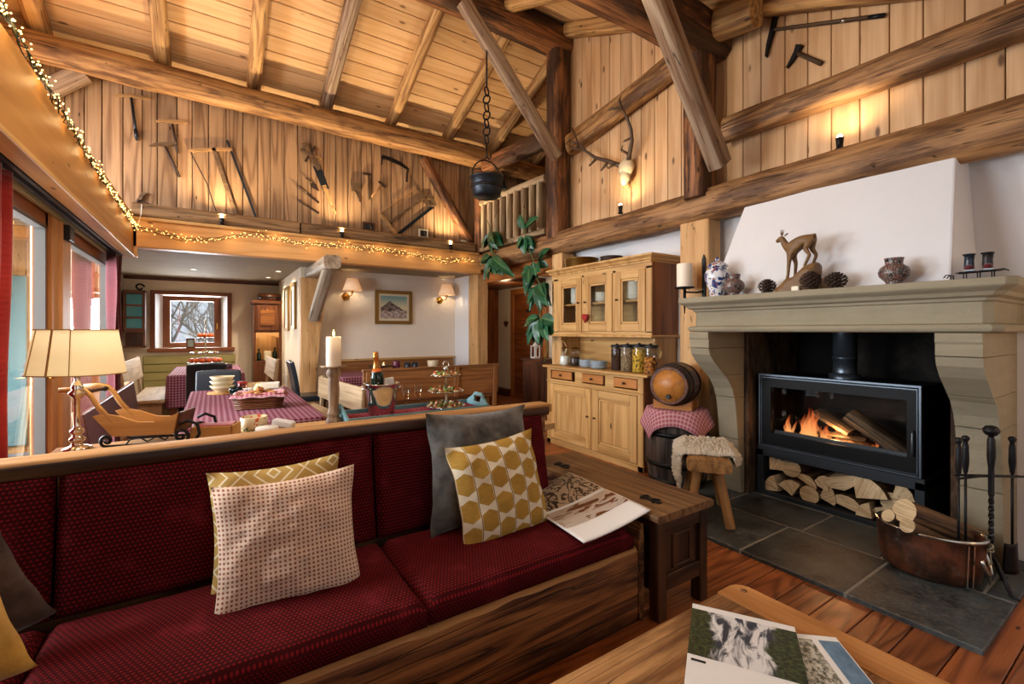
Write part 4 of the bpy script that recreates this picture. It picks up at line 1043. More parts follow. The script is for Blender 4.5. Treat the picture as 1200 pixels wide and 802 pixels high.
# copper cauldron with logs on the hearth
cp = thing('copper_cauldron', 'riveted oval copper cauldron with a rope-tied handle on the hearth', 'cauldron', (3.235, 0.82, 0.027), 0.12)
prof = [(0.001, 0.012), (0.20, 0.0), (0.235, 0.02), (0.255, 0.09), (0.262, 0.18), (0.262, 0.232), (0.272, 0.238), (0.272, 0.250), (0.256, 0.250), (0.250, 0.232), (0.245, 0.10), (0.20, 0.03), (0.001, 0.03)]
E_ = Matrix.Diagonal((0.62, 0.84, 1, 1))
MB().lathe(prof, 40, M=E_, cap=False).build('pot', M_copper, cp)
b = MB()
for z in (0.0,): b.tube([Vector((math.cos(a)*0.264*0.62, math.sin(a)*0.264*0.84, 0.244)) for a in [2*PI*i/40 for i in range(40)]], 0.009, 8, closed=True)
b.build('rim', M_silver, cp)
def oval(a, r, z): return Vector((math.cos(a)*r*0.62, math.sin(a)*r*0.84, z))
b = MB()
for a0 in (-2.36, -2.24): b.bar(oval(a0, .257, .02), oval(a0, .268, .235), .006, .028, up=(math.cos(a0)*1.5, math.sin(a0), 0))
b.build('strap', M_silver, cp)
c0 = oval(-1.95, .268, .185)
b = MB(); b.tube([c0+Vector((-0.075*math.cos(t)*1.0+0, 0.0-0.028*math.sin(t), -0.085*math.sin(t))) for t in [PI*i/14 for i in range(15)]], 0.0085, 8); b.build('ring_handle', M_silver, cp)
b = MB(); pts = [c0+Vector((0.05+0.016*math.cos(t), -0.022+0.012*math.sin(t*2), 0.03+0.02*math.sin(t))) for t in [2*PI*i/16*1.0 for i in range(17)]]
b.tube(pts, 0.004, 6); b.tube([c0+Vector((0.055, -0.02, 0.03)), c0+Vector((0.05, -0.026, -0.05)), c0+Vector((0.065, -0.02, -0.16))], 0.0035, 6); b.tube([c0+Vector((0.055, -0.02, 0.035)), c0+Vector((0.08, -0.02, 0.045)), c0+Vector((0.09, -0.018, 0.01))], 0.003, 6)
b.build('rope_tie', M_stone, cp)
def log_between(label, p, q, r, seed):
    o = log_thing(label, (0, 0, 0), (0, 0, 0), (Vector(q)-Vector(p)).length, r, 'round', seed)
    m = frame(p, q); m.translation = (Vector(p)+Vector(q))/2; o.matrix_world = m
log_between('thick bark-covered log leaning across the copper cauldron', (3.10, .885, .365), (3.47, .68, .19), .066, 150)
log_between('small round log at the front left of the copper cauldron', (3.055, .86, .305), (3.34, .72, .15), .040, 151)
log_between('smallest round log at the back left of the copper cauldron', (3.10, .955, .315), (3.36, .82, .14), .036, 152)

# fire irons
fi = thing('fire_iron_stand', 'black wrought-iron stand with a twisted stem right of the stove', 'fire tools', (3.33, 0.60, 0.027), -0.5)
MB().lathe([(0.0, 0.82), (0.022, 0.815), (0.034, 0.797), (0.034, 0.787), (0.022, 0.769), (0.012, 0.766), (0.012, 0.755), (0.016, 0.745), (0.018, 0.66), (0.012, 0.60), (0.011, 0.59)], 18, cap=False).build('knob', M_iron, fi)
b = MB(); L = 26
vs = []; 
for i in range(L+1):
    z = 0.10+0.50*i/L; tw = 0 if z < 0.17 or z > 0.45 else (z-0.17)*42
    for j in range(4): a = tw+PI/4+j*PI/2; vs.append((0.012*math.cos(a), 0.012*math.sin(a), z))
b.add(vs, [(i*4+j, i*4+(j+1) % 4, i*4+4+(j+1) % 4, i*4+4+j) for i in range(L) for j in range(4)]); b.build('stem', M_iron, fi)
for a in (0.3, 2.4, 4.5):
    c, s_ = math.cos(a), math.sin(a)
    MB().tube([(0, 0, 0.15), (0.03*c, 0.03*s_, 0.13), (0.07*c, 0.07*s_, 0.07), (0.11*c, 0.11*s_, 0.008), (0.15*c, 0.15*s_, 0.008)], [.009, .009, .009, .009, .006], 8).build('foot', M_iron, fi)
b = MB(); b.tube([(-0.19, 0, 0.55), (-0.05, 0.012, 0.555), (0.0, 0.012, 0.555), (0.19, 0, 0.55), (0.21, 0.01, 0.565)], 0.006, 8); b.tube([(-0.17, 0.03, 0.56), (0.19, 0.025, 0.545)], 0.006, 8); b.build('crossbar', M_iron, fi)
for x, y, lab, kind in ((-0.165, 0.015, 'leftmost black fire iron hanging on the stand', 'poker'), (-0.085, 0.05, 'black fire iron hanging second from the left at the back of the stand', 'tongs'), (0.135, 0.012, 'black fire shovel hanging at the right of the stand', 'fire_shovel')):
    p = Matrix.Rotation(-0.5, 3, 'Z') @ Vector((x, y, 0)); t = thing(kind, lab, 'fire tool', (3.33+p.x, 0.60+p.y, 0.07), -0.5)
    MB().lathe([(0.0, 0.715), (0.012, 0.712), (0.018, 0.70), (0.012, 0.688), (0.009, 0.68), (0.013, 0.66), (0.015, 0.58), (0.010, 0.53), (0.008, 0.52)], 14, cap=False).build('grip', M_iron, t)
    MB().tube([(0, 0, 0.53), (0, 0, 0.15 if kind == 'fire_shovel' else 0.02)], 0.006, 8).build('shaft', M_iron, t)
    if kind == 'fire_shovel': MB().grid(lambda u, v: ((u-.5)*.10*(0.75+0.25*v), -0.012-0.02*(2*u-1)**2*-1, 0.16-v*0.155), 8, 8).build('blade', M_iron, t, solid=0.003)

# ================================================================ ON THE MANTEL
MT = 1.585
def lathed(name, prof, mat, label, cat, loc, n=28, group=None, rz=0): return one(name, MB().lathe(prof, n), mat, label, cat, loc=loc, rot=(0, 0, rz), group=group)
jr = thing('ginger_jar', 'tall blue and white lidded jar at the left end of the mantel', 'jar', (3.26, 2.07, MT))
MB().lathe([(0.05, 0), (0.055, 0.01), (0.06, 0.06), (0.088, 0.14), (0.095, 0.18), (0.08, 0.215), (0.058, 0.228), (0.058, 0.24)], 28).build('body', M_delft, jr)
MB().lathe([(0.075, 0.238), (0.078, 0.246), (0.062, 0.262), (0.03, 0.282), (0.012, 0.288), (0.016, 0.30), (0.008, 0.315), (0, 0.318)], 24).build('lid', M_delft, jr)
vs_ = [(0.042, 0), (0.046, 0.006), (0.036, 0.016), (0.045, 0.03), (0.068, 0.055), (0.073, 0.08), (0.064, 0.105), (0.042, 0.122), (0.04, 0.13), (0.044, 0.155), (0.047, 0.16), (0.042, 0.16), (0.038, 0.13)]
lathed('mosaic_vase', [(r, z) for r, z in vs_], M_mosaic, 'small mosaic vase next to the blue and white jar', 'vase', (3.20, 1.90, MT))
lathed('mosaic_vase', [(r, z*0.98) for r, z in vs_], M_mosaic, 'squat mosaic vase standing alone on the right half of the mantel', 'vase', (3.22, 0.965, MT))
def pinecone(loc, r, h, label, tilt):
    b = MB(); n = 0
    b.ball((0, 0, h/2), (r*0.55, r*0.55, h*0.46), 10, 8)
    for k in range(9):
        t = (k+0.5)/9; rr = r*math.sin(PI*(0.16+0.80*t))**0.8; z = t*h
        for j in range(9):
            a = 2*PI*(j+0.5*(k % 2))/9; c, s_ = math.cos(a), math.sin(a); u = Vector((-s_, c, 0)); d = Vector((c, s_, 0.35))
            p = Vector((c*rr*0.45, s_*rr*0.45, z)); w = r*0.24
            q = p+d*rr*0.62
            b.add([p-u*w*.5, p+u*w*.5, q+u*w*.8, q+Vector((c, s_, .9))*r*.10, q-u*w*.8, q-Vector((0, 0, r*.12))], [(0, 1, 2, 3), (0, 3, 4), (0, 4, 5), (5, 2, 1, 0), (3, 2, 5, 4)])
    one('pine_cone', b, M_cone, label, 'pine cone', loc=loc, rot=(tilt, 0.0, ru(0, 3)))
pinecone((3.20, 1.66, MT+0.005), 0.052, 0.095, 'pine cone left of the carved chamois', 0)
pinecone((3.16, 1.37, MT+0.005), 0.055, 0.115, 'pine cone at the right foot of the carved rock', 0)
pinecone((3.20, 1.245, MT+0.005), 0.056, 0.098, 'pine cone furthest right of the three on the mantel', 0)
one('ivory_plaque', MB().box((0, 0, 0.016), (0.02, 0.045, 0.032)), M_plaque, 'tiny ivory block in front of the carved rock', 'plaque', loc=(3.12, 1.44, MT), bev=0.004)
# carved chamois on a rock: local x runs to the left of the picture (+Y), z up, y depth
cm = thing('chamois_carving', 'carved wooden chamois standing on a rock in the middle of the mantel', 'carving', (3.22, 1.455, MT), PI/2)
rk = MB()
out = [(0.155, 0.0), (0.15, 0.03), (0.11, 0.055), (0.075, 0.09), (0.03, 0.105), (0.00, 0.13), (-0.045, 0.165), (-0.09, 0.185), (-0.115, 0.175), (-0.115, 0.13), (-0.10, 0.07), (-0.115, 0.0)]
ins = lambda k: [(x*k, z*(0.9*k+0.1)) for x, z in out]
vs = []; N = len(out)
for yy, k in ((-0.075, 0.72), (-0.05, 0.95), (0.0, 1.0), (0.05, 0.95), (0.075, 0.72)):
    for i, (x, z) in enumerate(ins(k)): vs.append((x+0.006*nz(x*40, yy*40, 1), yy, max(0, z+0.008*nz(x*30, yy*30, z*30))))
rk.add(vs, [(r*N+i, r*N+(i+1) % N, (r+1)*N+(i+1) % N, (r+1)*N+i) for r in range(4) for i in range(N)]+[tuple(range(N))[::-1], tuple(range(4*N, 5*N))])
rk.build('rock', M_carved, cm, bev=0.004)
V_ = []; Ed = []; Rd = []
def joint(p, r, par=None):
    V_.append(p); Rd.append((r[0]*1.22, r[1]*1.22))
    if par is not None: Ed.append((par, len(V_)-1))
    return len(V_)-1
# trunk: rump high on the right (negative x), chest lower on the left
pel = joint((-0.055, 0, 0.365), (0.030, 0.034)); mid = joint((0.0, 0, 0.335), (0.030, 0.036), pel); che = joint((0.05, 0, 0.30), (0.032, 0.038), mid)
nk1 = joint((0.085, 0, 0.305), (0.022, 0.024), che); nk2 = joint((0.105, 0, 0.345), (0.016, 0.018), nk1); hd_ = joint((0.118, 0, 0.378), (0.020, 0.020), nk2)
mz = joint((0.138, 0, 0.362), (0.013, 0.013), hd_); mz2 = joint((0.155, 0, 0.350), (0.010, 0.010), mz)
tl = joint((-0.082, 0, 0.362), (0.010, 0.010), pel); joint((-0.088, 0, 0.345), (0.006, 0.006), tl)
for sd in (-1, 1):
    y = 0.020*sd
    h1 = joint((-0.062, y, 0.325), (0.022, 0.020), pel); h2 = joint((-0.048+0.01*sd, y*1.2, 0.275), (0.014, 0.013), h1); h3 = joint((-0.075+0.01*sd, y*1.2, 0.235), (0.009, 0.009), h2); h4 = joint((-0.052+0.012*sd, y*1.2, 0.180), (0.0075, 0.0075), h3); joint((-0.046+0.012*sd, y*1.2, 0.160), (0.009, 0.009), h4)
    f1 = joint((0.055, y, 0.255), (0.018, 0.016), che); f2 = joint((0.050+0.012*sd, y*1.1, 0.195), (0.010, 0.010), f1); f3 = joint((0.056+0.012*sd, y*1.1, 0.115), (0.0075, 0.0075), f2); joint((0.062+0.012*sd, y*1.1, 0.092), (0.009, 0.009), f3)
skin('chamois', V_, Ed, Rd, M_carved, cm)
b = MB()
for sd in (-1, 1):
    b.tube([(0.117, 0.008*sd, 0.392), (0.118, 0.011*sd, 0.415), (0.113, 0.013*sd, 0.428), (0.106, 0.014*sd, 0.424)], [.0045, .0035, .0025, .001], 6)
    b.tube([(0.108, 0.016*sd, 0.388), (0.098, 0.028*sd, 0.402), (0.092, 0.034*sd, 0.408)], [.004, .006, .001], 6)
b.build('horns_and_ears', M_carved, cm)
# little sledge with boots
sg = thing('miniature_sledge', 'tiny iron sledge ornament at the right end of the mantel', 'ornament', (3.20, 0.62, MT), 0)
b = MB()
for x in (-0.025, 0.025):
    b.tube([(x, 0.125, 0.02), (x, 0.115, 0.034), (x, 0.10, 0.032), (x, 0.098, 0.018), (x, 0.10, 0.004), (x, 0.05, 0.003), (x, -0.09, 0.003)], 0.003, 6)
    for y in (0.05, 0.0, -0.05): b.tube([(x, y, 0.004), (x, y, 0.04)], 0.0025, 6)
    b.tube([(x, 0.08, 0.04), (x, -0.07, 0.042), (x, -0.09, 0.046), (x, -0.10, 0.038)], 0.003, 6)
b.build('runners', M_iron, sg); b = MB()
for y in (0.06, 0.035, 0.01, -0.015, -0.04, -0.065): b.box((0, y, 0.043), (0.065, 0.012, 0.004))
b.build('slats', M_iron, sg)
def boot(loc, label, c1):
    t = thing('miniature_boot', label, 'ornament', loc, 0.25)
    MB().tube([(0, 0, 0.012), (0, 0, 0.03), (0, 0, 0.055), (0, -0.002, 0.085)], [.019, .020, .019, .021], 14).build('shaft', c1, t)
    MB().ball((-0.016, 0.0, 0.017), (0.032, 0.019, 0.017), 12, 8).build('foot', M_curt, t); MB().box((-0.014, 0, 0.003), (0.065, 0.038, 0.007)).build('sole', M_porc, t, bev=.003)
    MB().tube([Vector((math.cos(a)*.0215, math.sin(a)*.0215, .086)) for a in [2*PI*i/16 for i in range(16)]], .004, 6, closed=True).build('cuff', M_black, t)
boot((3.20, 0.655, MT+0.045), 'blue and red miniature boot, left one on the tiny sledge', M_bluel); boot((3.205, 0.59, MT+0.045), 'dark red miniature boot, right one on the tiny sledge', M_black)

# candle bracket on the post left of the fireplace
cb = thing('candle_bracket', 'black iron candle bracket on the post left of the mantel', 'candle holder', (3.60, 2.44, 1.50))
MB().box((-0.006, -0.03, 0.27), (0.012, 0.035, 0.36)).build('back_plate', M_iron, cb, bev=.004)
MB().prism([(-0.03, 0.44), (-0.0125, 0.45), (-0.03, 0.50), (-0.0475, 0.45)], .012, Matrix(((0, 0, 1, -0.006), (1, 0, 0, 0), (0, 1, 0, 0), (0, 0, 0, 1)))).build('spear_tip', M_iron, cb)
MB().tube([(-0.01, -0.03, 0.18), (-0.08, -0.01, 0.165), (-0.14, 0.05, 0.17), (-0.15, 0.06, 0.20)], .008, 8).build('arm', M_iron, cb)
MB().lathe([(0.0, 0.195), (0.05, 0.197), (0.082, 0.205), (0.085, 0.213), (0.05, 0.208), (0.0, 0.206)], 24, (-0.15, 0.06, 0), cap=False).build('drip_pan', M_iron, cb)
MB().tube([(-0.15, 0.06, 0.20), (-0.15, 0.06, 0.10), (-0.15, 0.06, 0.06), (-0.15, 0.06, -0.02)], [.012, .014, .010, .004], 10).build('spike', M_iron, cb)
def candle(loc, r, h, label, lit=True, power=1.5):
    t = thing('pillar_candle', label, 'candle', loc)
    b = MB(); b.lathe([(r*.98, 0), (r, .004), (r, h-.012), (r*.97, h-.002), (r*.90, h), (r*.7, h-.012), (0, h-.014)], 28); m_ = M_wax
    b.build('wax', m_, t)
    MB().tube([(0, 0, h-.014), (0.001, 0, h+.008)], .0015, 6).build('wick', M_wick, t)
    if lit:
        MB().lathe([(0.0005, h+.002), (.005, h+.010), (.0065, h+.018), (.004, h+.032), (.0003, h+.046)], 12, cap=False).build('flame', M_flame, t)
        lamp('candle_light', 'POINT', (0, 0, h+.03), power, (1, .62, .28), .012, parent=t)
    return t
candle((3.45, 2.50, 1.714), 0.066, 0.205, 'thick cream candle on the iron bracket left of the mantel', False)

# ================================================================ DRESSER
ds = thing('pine_dresser', 'stripped pine dresser with glazed upper cabinet against the right wall', 'dresser', (3.34, 3.58, 0))
def fp_(y0, z0, y1, z1, x0, x1, b): b.span((x0, y0, z0), (x1, y1, z1))
b = MB()
b.span((0.02, -0.715, 0.0), (0.50, -0.690, 0.90)); b.span((0.02, 0.715, 0.0), (0.50, 0.740, 0.90)); b.span((0.03, -0.70, 0.05), (0.48, 0.73, 0.075)); b.span((0.47, -0.70, 0.05), (0.50, 0.73, 0.90)); b.span((0.03, -0.70, 0.735), (0.48, 0.73, 0.75))
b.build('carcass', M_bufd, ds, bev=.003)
b = MB()
for y in (-0.715, 0.672): b.span((0, y, 0), (0.03, y+0.068, 0.90))
b.span((0, -0.05, 0.07), (0.03, -0.02, 0.72)); b.span((0, -0.715, 0.0), (0.028, 0.74, 0.062)); b.span((0, -0.65, 0.715), (0.03, 0.68, 0.765)); b.span((0, -0.65, 0.872), (0.03, 0.68, 0.90))
for y in (-0.285, 0.18): b.span((0, y-0.06, 0.76), (0.03, y+0.065, 0.875))
b.build('face_frame', M_buf, ds, bev=.004)
b = MB(); b.span((-0.008, -0.722, 0.055), (0.03, 0.745, 0.068)); b.span((-0.012, -0.722, 0.735), (0.03, 0.745, 0.750)); b.build('plinth_moulding', M_buf, ds, bev=.005)
b = MB().span((-0.045, -0.80, 0.90), (0.50, 0.78, 0.925)); b.build('worktop', M_buf, ds, bev=.008, bseg=2)
def knob(b, x, y, z, r=.013): b.lathe([(0.005, 0), (0.005, .012), (r, .018), (r, .026), (r*.5, .03), (0, .031)], 12, (x, y, z), M=Matrix.Rotation(-PI/2, 4, 'Y'))
for y0, y1 in ((0.27, 0.66), (-0.20, 0.115), (-0.645, -0.35)):
    y0, y1 = (y0+.02, y1-.02) if y1-y0 > .35 else (y0, y1)
    d = MB().span((-0.010, y0, 0.778), (0.02, y1, 0.868), axis=1).build('drawer', M_drw, ds, bev=.007, bseg=2); k = MB(); knob(k, -0.010, (y0+y1)/2, 0.823); k.build('knob', M_rust, d)
def pdoor(par, name, y0, y1, z0, z1, x, fw, mat, panel=True, hinge_left=True, kz=None):
    b = MB(); b.span((x-.022, y0, z0), (x, y0+fw, z1)); b.span((x-.022, y1-fw, z0), (x, y1, z1)); b.span((x-.022, y0+fw, z0), (x, y1-fw, z0+fw), axis=1); b.span((x-.022, y0+fw, z1-fw), (x, y1-fw, z1), axis=1)
    d = b.build(name, mat, par, bev=.004); m = MB(); t = .022
    for q in ((y0+fw, z0+fw, y0+fw+t, z1-fw), (y1-fw-t, z0+fw, y1-fw, z1-fw), (y0+fw, z0+fw, y1-fw, z0+fw+t), (y0+fw, z1-fw-t, y1-fw, z1-fw)): m.span((x-.016, q[0], q[1]), (x-.002, q[2], q[3]))
    m.build('moulding', mat, d, bev=.006, bseg=2)
    if panel: MB().span((x-.008, y0+fw+t, z0+fw+t), (x, y1-fw-t, z1-fw-t), axis=2).build('panel', mat, d, bev=.004)
    else: MB().span((x-.008, y0+fw+.004, z0+fw+.004), (x-.006, y1-fw-.004, z1-fw-.004)).build('pane', M_cglass, d)
    k = MB(); knob(k, x-.022, y0+fw*.45 if hinge_left else y1-fw*.45, kz or (z0+z1)/2+.02, .011); k.build('knob', M_rust, d)
    return d
pdoor(ds, 'door', -0.02, 0.672, 0.075, 0.712, 0.012, 0.085, M_buf, kz=.42); pdoor(ds, 'door', -0.645, -0.05, 0.075, 0.712, 0.012, 0.085, M_buf, hinge_left=False, kz=.42)
# open middle with shaped side brackets
b = MB(); b.span((0.48, -0.70, 0.925), (0.50, 0.73, 1.27)); b.build('back_board', M_buf, ds)
br = [(0, 0), (0.30, 0), (0.30, 0.345), (0.0, 0.345), (0.0, 0.30), (0.06, 0.27), (0.10, 0.20), (0.075, 0.13), (0.02, 0.09), (0, 0.05)]
for y in (-0.70, 0.70): MB().prism([(0.17+x, 0.925+z) for x, z in br], .025, Matrix(((1, 0, 0, 0), (0, 0, -1, y), (0, 1, 0, 0), (0, 0, 0, 1))), axis=1).build('side_bracket', M_buf, ds, bev=.003)
# upper cabinet
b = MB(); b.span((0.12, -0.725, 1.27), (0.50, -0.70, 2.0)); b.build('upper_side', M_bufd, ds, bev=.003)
b = MB(); b.span((0.12, 0.725, 1.27), (0.50, 0.75, 2.0)); b.span((0.12, -0.70, 1.27), (0.50, 0.73, 1.295)); b.span((0.12, -0.70, 1.975), (0.50, 0.73, 2.0)); b.span((0.485, -0.70, 1.28), (0.50, 0.73, 1.99)); b.span((0.14, -0.70, 1.622), (0.48, 0.73, 1.642)); b.build('upper_carcass', M_buf, ds, bev=.003)
b = MB()
for y0, y1 in ((-0.725, -0.655), (-0.27, -0.225), (0.205, 0.245), (0.66, 0.75)): b.span((0.105, y0, 1.31), (0.125, y1, 1.95))
b.span((0.105, -0.725, 1.925), (0.125, 0.75, 2.0), axis=1); b.span((0.105, -0.725, 1.27), (0.125, 0.75, 1.325), axis=1); b.build('upper_face_frame', M_buf, ds, bev=.003)
moulding([(.05, 1.985), (.05, 2.0), (.035, 2.006), (.03, 2.02), (.012, 2.035), (.0, 2.042), (.0, 2.06)], 3.38, 4.40, 2.80, xb=3.845, o=(3.34, 3.58, 0), ch=.002).build('cornice', M_buf, ds, bev=.003)
moulding([(.012, 1.262), (.0, 1.268), (.0, 1.282), (.012, 1.29)], 3.425, 4.345, 2.84, xb=3.845, o=(3.34, 3.58, 0), ch=.002).build('lower_moulding', M_buf, ds, bev=.003)
pdoor(ds, 'glazed_door', 0.245, 0.66, 1.325, 1.925, 0.115, 0.078, M_buf, False); pdoor(ds, 'glazed_door', -0.225, 0.205, 1.325, 1.925, 0.115, 0.085, M_buf, False, False); pdoor(ds, 'glazed_door', -0.655, -0.27, 1.325, 1.925, 0.115, 0.075, M_buf, False, False)
# crockery
def plates(loc, r, n, dz, noun, place, mat=M_white):
    me = MB().lathe([(r*.55, 0), (r*.6, .002), (r*.95, dz*1.2), (r, dz*1.5), (r*.97, dz*1.6), (r*.6, .006), (0, .005)], 24).mesh('plate'); me.materials.append(mat)
    for i in range(n):
        lab = f'bottom {noun} of the pile {place}' if i == 0 else f'topmost {noun} of the pile {place}' if i == n-1 else f'{ORD[i]} {noun} from the bottom of the pile {place}'
        o = bpy.data.objects.new('plate', me); COL.objects.link(o); o.location = (loc[0], loc[1], loc[2]+i*dz); o.rotation_euler = (0, 0, i)
        tag(o, lab, 'plate', f'{noun}s {place}')
plates((3.58, 3.16, 1.644), .095, 11, .0165, 'white plate', 'behind the right dresser door')
plates((3.58, 3.63, 1.644), .09, 6, .0165, 'white plate', 'behind the middle dresser door')
plates((3.58, 4.06, 1.644), .075, 11, .018, 'small plate', 'behind the left dresser door')
for i, (y, lab) in enumerate(((4.11, 'left'), (4.00, 'right'))):
    lathed('blue_mug', [(.035, 0), (.038, .01), (.038, .10), (.034, .10), (.032, .012)], M_bluel, f'dark blue mug on the lower shelf behind the left dresser door, {lab} one', 'mug', (3.56, y, 1.297))
lathed('glass_bowl', [(.03, 0), (.06, .02), (.085, .055), (.082, .055), (.05, .018), (0, .012)], M_jar, 'glass bowl on the lower shelf behind the middle dresser door', 'bowl', (3.56, 3.66, 1.297))
lathed('red_bowl', [(.03, 0), (.05, .015), (.06, .04), (.056, .04), (.03, .012), (0, .01)], M_curtr, 'small red bowl on the lower shelf behind the right dresser door', 'bowl', (3.54, 3.16, 1.297))
# on the worktop
plates((3.50, 3.80, 0.926), .088, 6, .0125, 'blue plate', 'at the left on the dresser', M_porc)
plates((3.47, 3.58, 0.926), .098, 6, .0125, 'blue plate', 'at the right on the dresser', M_porc)
def fill_mat(name, a, b_, sc=75):
    m = Mat(name, 0.7, .2); o = m.obj(); c = m.vor(o, sc, 'F1', 'Distance'); r_ = m.noise(o, sc*.7, 1)
    m.color(m.mix(c.ss(.45, .85), m.mix(r_.ss(.4, .6), hexc(a), hexc(b_)), (.02, .012, .006))).bump(1-c, .6, .006); return m.mat
def jar(y, r, h, fh, mat, label, x=3.47):
    t = thing('storage_jar', label, 'jar', (x, y, 0.926))
    MB().lathe([(r*.94, 0), (r, .006), (r, h-.03), (r*.96, h-.018)], 28, cap=False).build('glass', M_jar, t)
    MB().lathe([(r*.93, .004), (r*.95, .01), (r*.95, fh), (0, fh+.012)], 24).build('contents', mat, t)
    MB().lathe([(r*1.0, h-.022), (r*1.04, h-.016), (r*1.04, h+.002), (r*.9, h+.006), (.014, h+.008), (.012, h+.018), (0, h+.020)], 24).build('lid', M_blue, t)
jar(3.315, .062, .255, .22, fill_mat('cocoa_cereal', '4A2C1C', '2E1A10'), 'tall glass jar of dark cereal, leftmost of four on the dresser')
jar(3.175, .068, .262, .235, fill_mat('muesli', 'B09472', '7A6048', 110), 'tall glass jar of muesli, second from left on the dresser')
jar(3.025, .068, .268, .22, fill_mat('corn_balls', 'D9AE3E', 'B98A28', 60), 'tall glass jar of yellow cereal, third from left on the dresser')
jar(2.885, .066, .265, .15, fill_mat('corn_flakes', 'C88438', 'A8622A', 50), 'half-full glass jar of corn flakes, rightmost on the dresser')
def jug(y, mat, fh, label):
    t = thing('glass_jug', label, 'jug', (3.49, y, 0.926))
    pr = [(.055, 0), (.062, .01), (.066, .04), (.058, .11), (.045, .15), (.048, .185), (.056, .20)]
    MB().lathe(pr, 24, cap=False).build('glass', M_jar, t); MB().lathe([(.05, .004), (.058, .012), (.062, .04), (.056, min(.11, fh)), (0, min(.11, fh))], 24).build('contents', mat, t)
    MB().tube([(-.01, -.05, .175), (-.01, -.085, .165), (-.01, -.095, .12), (-.01, -.08, .07), (-.01, -.06, .06)], .006, 8).build('handle', M_jar, t)
    MB().lathe([(.056, .20), (.03, .215), (.0, .22)], 20).build('lid', M_silver, t)
jug(4.17, M_white, .11, 'glass jug of milk at the left end of the dresser'); jug(3.985, M_rust, .10, 'glass jug of coffee next to the milk on the dresser')
# heart on the dresser knob, pot on top
ht = MB(); hp = []
for i in range(24):
    t = 2*PI*i/24; hp.append((.0027*16*math.sin(t)**3, .0027*(13*math.cos(t)-5*math.cos(2*t)-2*math.cos(3*t)-math.cos(4*t))))
ht.prism(hp, .025, Matrix(((0, 0, 1, 0), (1, 0, 0, 0), (0, 1.25, 0, 0), (0, 0, 0, 1))), smooth=True); ht.tube([(0, 0, .03), (.004, .003, .11)], .002, 6)
one('fabric_heart', ht, M_curtr, 'small red heart hanging from the middle dresser door knob', 'heart', loc=(3.405, 3.725, 1.475), bev=.006)
def pot(loc, r, h, mat, label, name='cooking_pot', hm=None):
    t = thing(name, label, 'pot', loc)
    MB().lathe([(r*.95, 0), (r, .01), (r, h), (r*1.04, h+.006), (r*1.04, h+.014), (r*.97, h+.014), (r*.95, .015), (0, .012)], 32).build('bowl', mat, t)
    MB().tube([(r*.7, -r*.72, h*.7), (r*.86, -r*.95, h*.75), (r*1.0, -r*.72, h*.7)], .008, 8).build('handle', hm or M_iron, t); return t
pot((3.62, 4.02, 2.06), .19, .10, M_oldbrass, 'wide brass pot standing on top of the dresser, under the log')
pot((3.68, 3.60, 2.06), .12, .075, M_rust, 'smaller dark pot behind the brass pot on top of the dresser')

# ================================================================ BARRELS AND STOOL
def barrel(name, label, loc, rot, R_, L, mat, hm, hoops, ns=18, hoop=M_iron):
    t = thing(name, label, 'barrel', loc, rot=rot)
    def rad(s): return R_*(0.80+0.20*math.sin(PI*(0.08+0.84*s))**1.0)
    for k in range(ns):
        a0, a1 = 2*PI*k/ns+.008, 2*PI*(k+1)/ns-.008; b = MB(); vs = []; gs = []; n = 8; o = ru(-9, 9)
        for i in range(n+1):
            s = i/n; r = rad(s)
            for a, rr in ((a0, r), (a1, r), (a1, r-.02), (a0, r-.02)): vs.append((rr*math.cos(a), rr*math.sin(a), s*L)); gs.append((s*L+o, a*R_, rr))
        fs = [(i*4+j, i*4+(j+1) % 4, i*4+4+(j+1) % 4, i*4+4+j) for i in range(n) for j in range(4)]+[(3, 2, 1, 0), (n*4, n*4+1, n*4+2, n*4+3)]
        b.add(vs, fs, gs).build('stave', mat, t)
    for s in hoops:
        r0 = rad(s-.03)+.003; r1 = rad(s+.03)+.003; w = .012*R_/.25
        MB().lathe([(r0-.004, (s-.03)*L), (r0+.003, (s-.03)*L), (r1+.003, (s+.03)*L), (r1-.004, (s+.03)*L)], 36, cap=False).build('hoop', hoop, t)
    for z in (.03, .97): MB().lathe([(0, z*L-.008), (rad(z)-.018, z*L-.008), (rad(z)-.018, z*L+.008), (0, z*L+.008)], 36, cap=False).build('head', hm, t)
    return t
bg = barrel('large_barrel', 'old grey barrel standing upright under the checked cloth', (3.36, 2.515, 0.025), (0, 0, 0.3), 0.262, 0.63, M_barrel, M_barrel, (.07, .30, .70, .93))
MB().lathe([(.022, 0), (.022, .03), (.0, .032)], 12, (-.262*.98*math.cos(.45), -.262*.98*math.sin(.45), .30), M=Matrix.Rotation(.45, 4, 'Z') @ Matrix.Rotation(-PI/2, 4, 'Y')).build('bung', M_keg, bg)
def cloth(p, y, m): pass
b = MB()       # checked cloth: a square laid over the barrel top with two corners hanging
def drape(u, v):
    x, y = (u-.5)*.74, (v-.5)*.74; d = math.hypot(x, y); R0 = .25
    if d <= R0: return (x, y, .008+.004*nz(x*9, y*9))
    a = math.atan2(y, x); ex = d-R0; f = 1.0+.045*(1+math.sin(a*7+1))*min(1, ex*6)
    return (math.cos(a)*(R0+.035*min(1, ex*8))*f, math.sin(a)*(R0+.035*min(1, ex*8))*f, .006-ex*.93)
b.grid(drape, 30, 30, gfn=lambda u, v: (u*.74, v*.74, 0))
one('checked_cloth', b, M_check, 'pink checked cloth draped over the large barrel', 'cloth', loc=(3.36, 2.515, 0.657), rot=(0, 0, 0.55), solid=.004)
kc = MB(); 
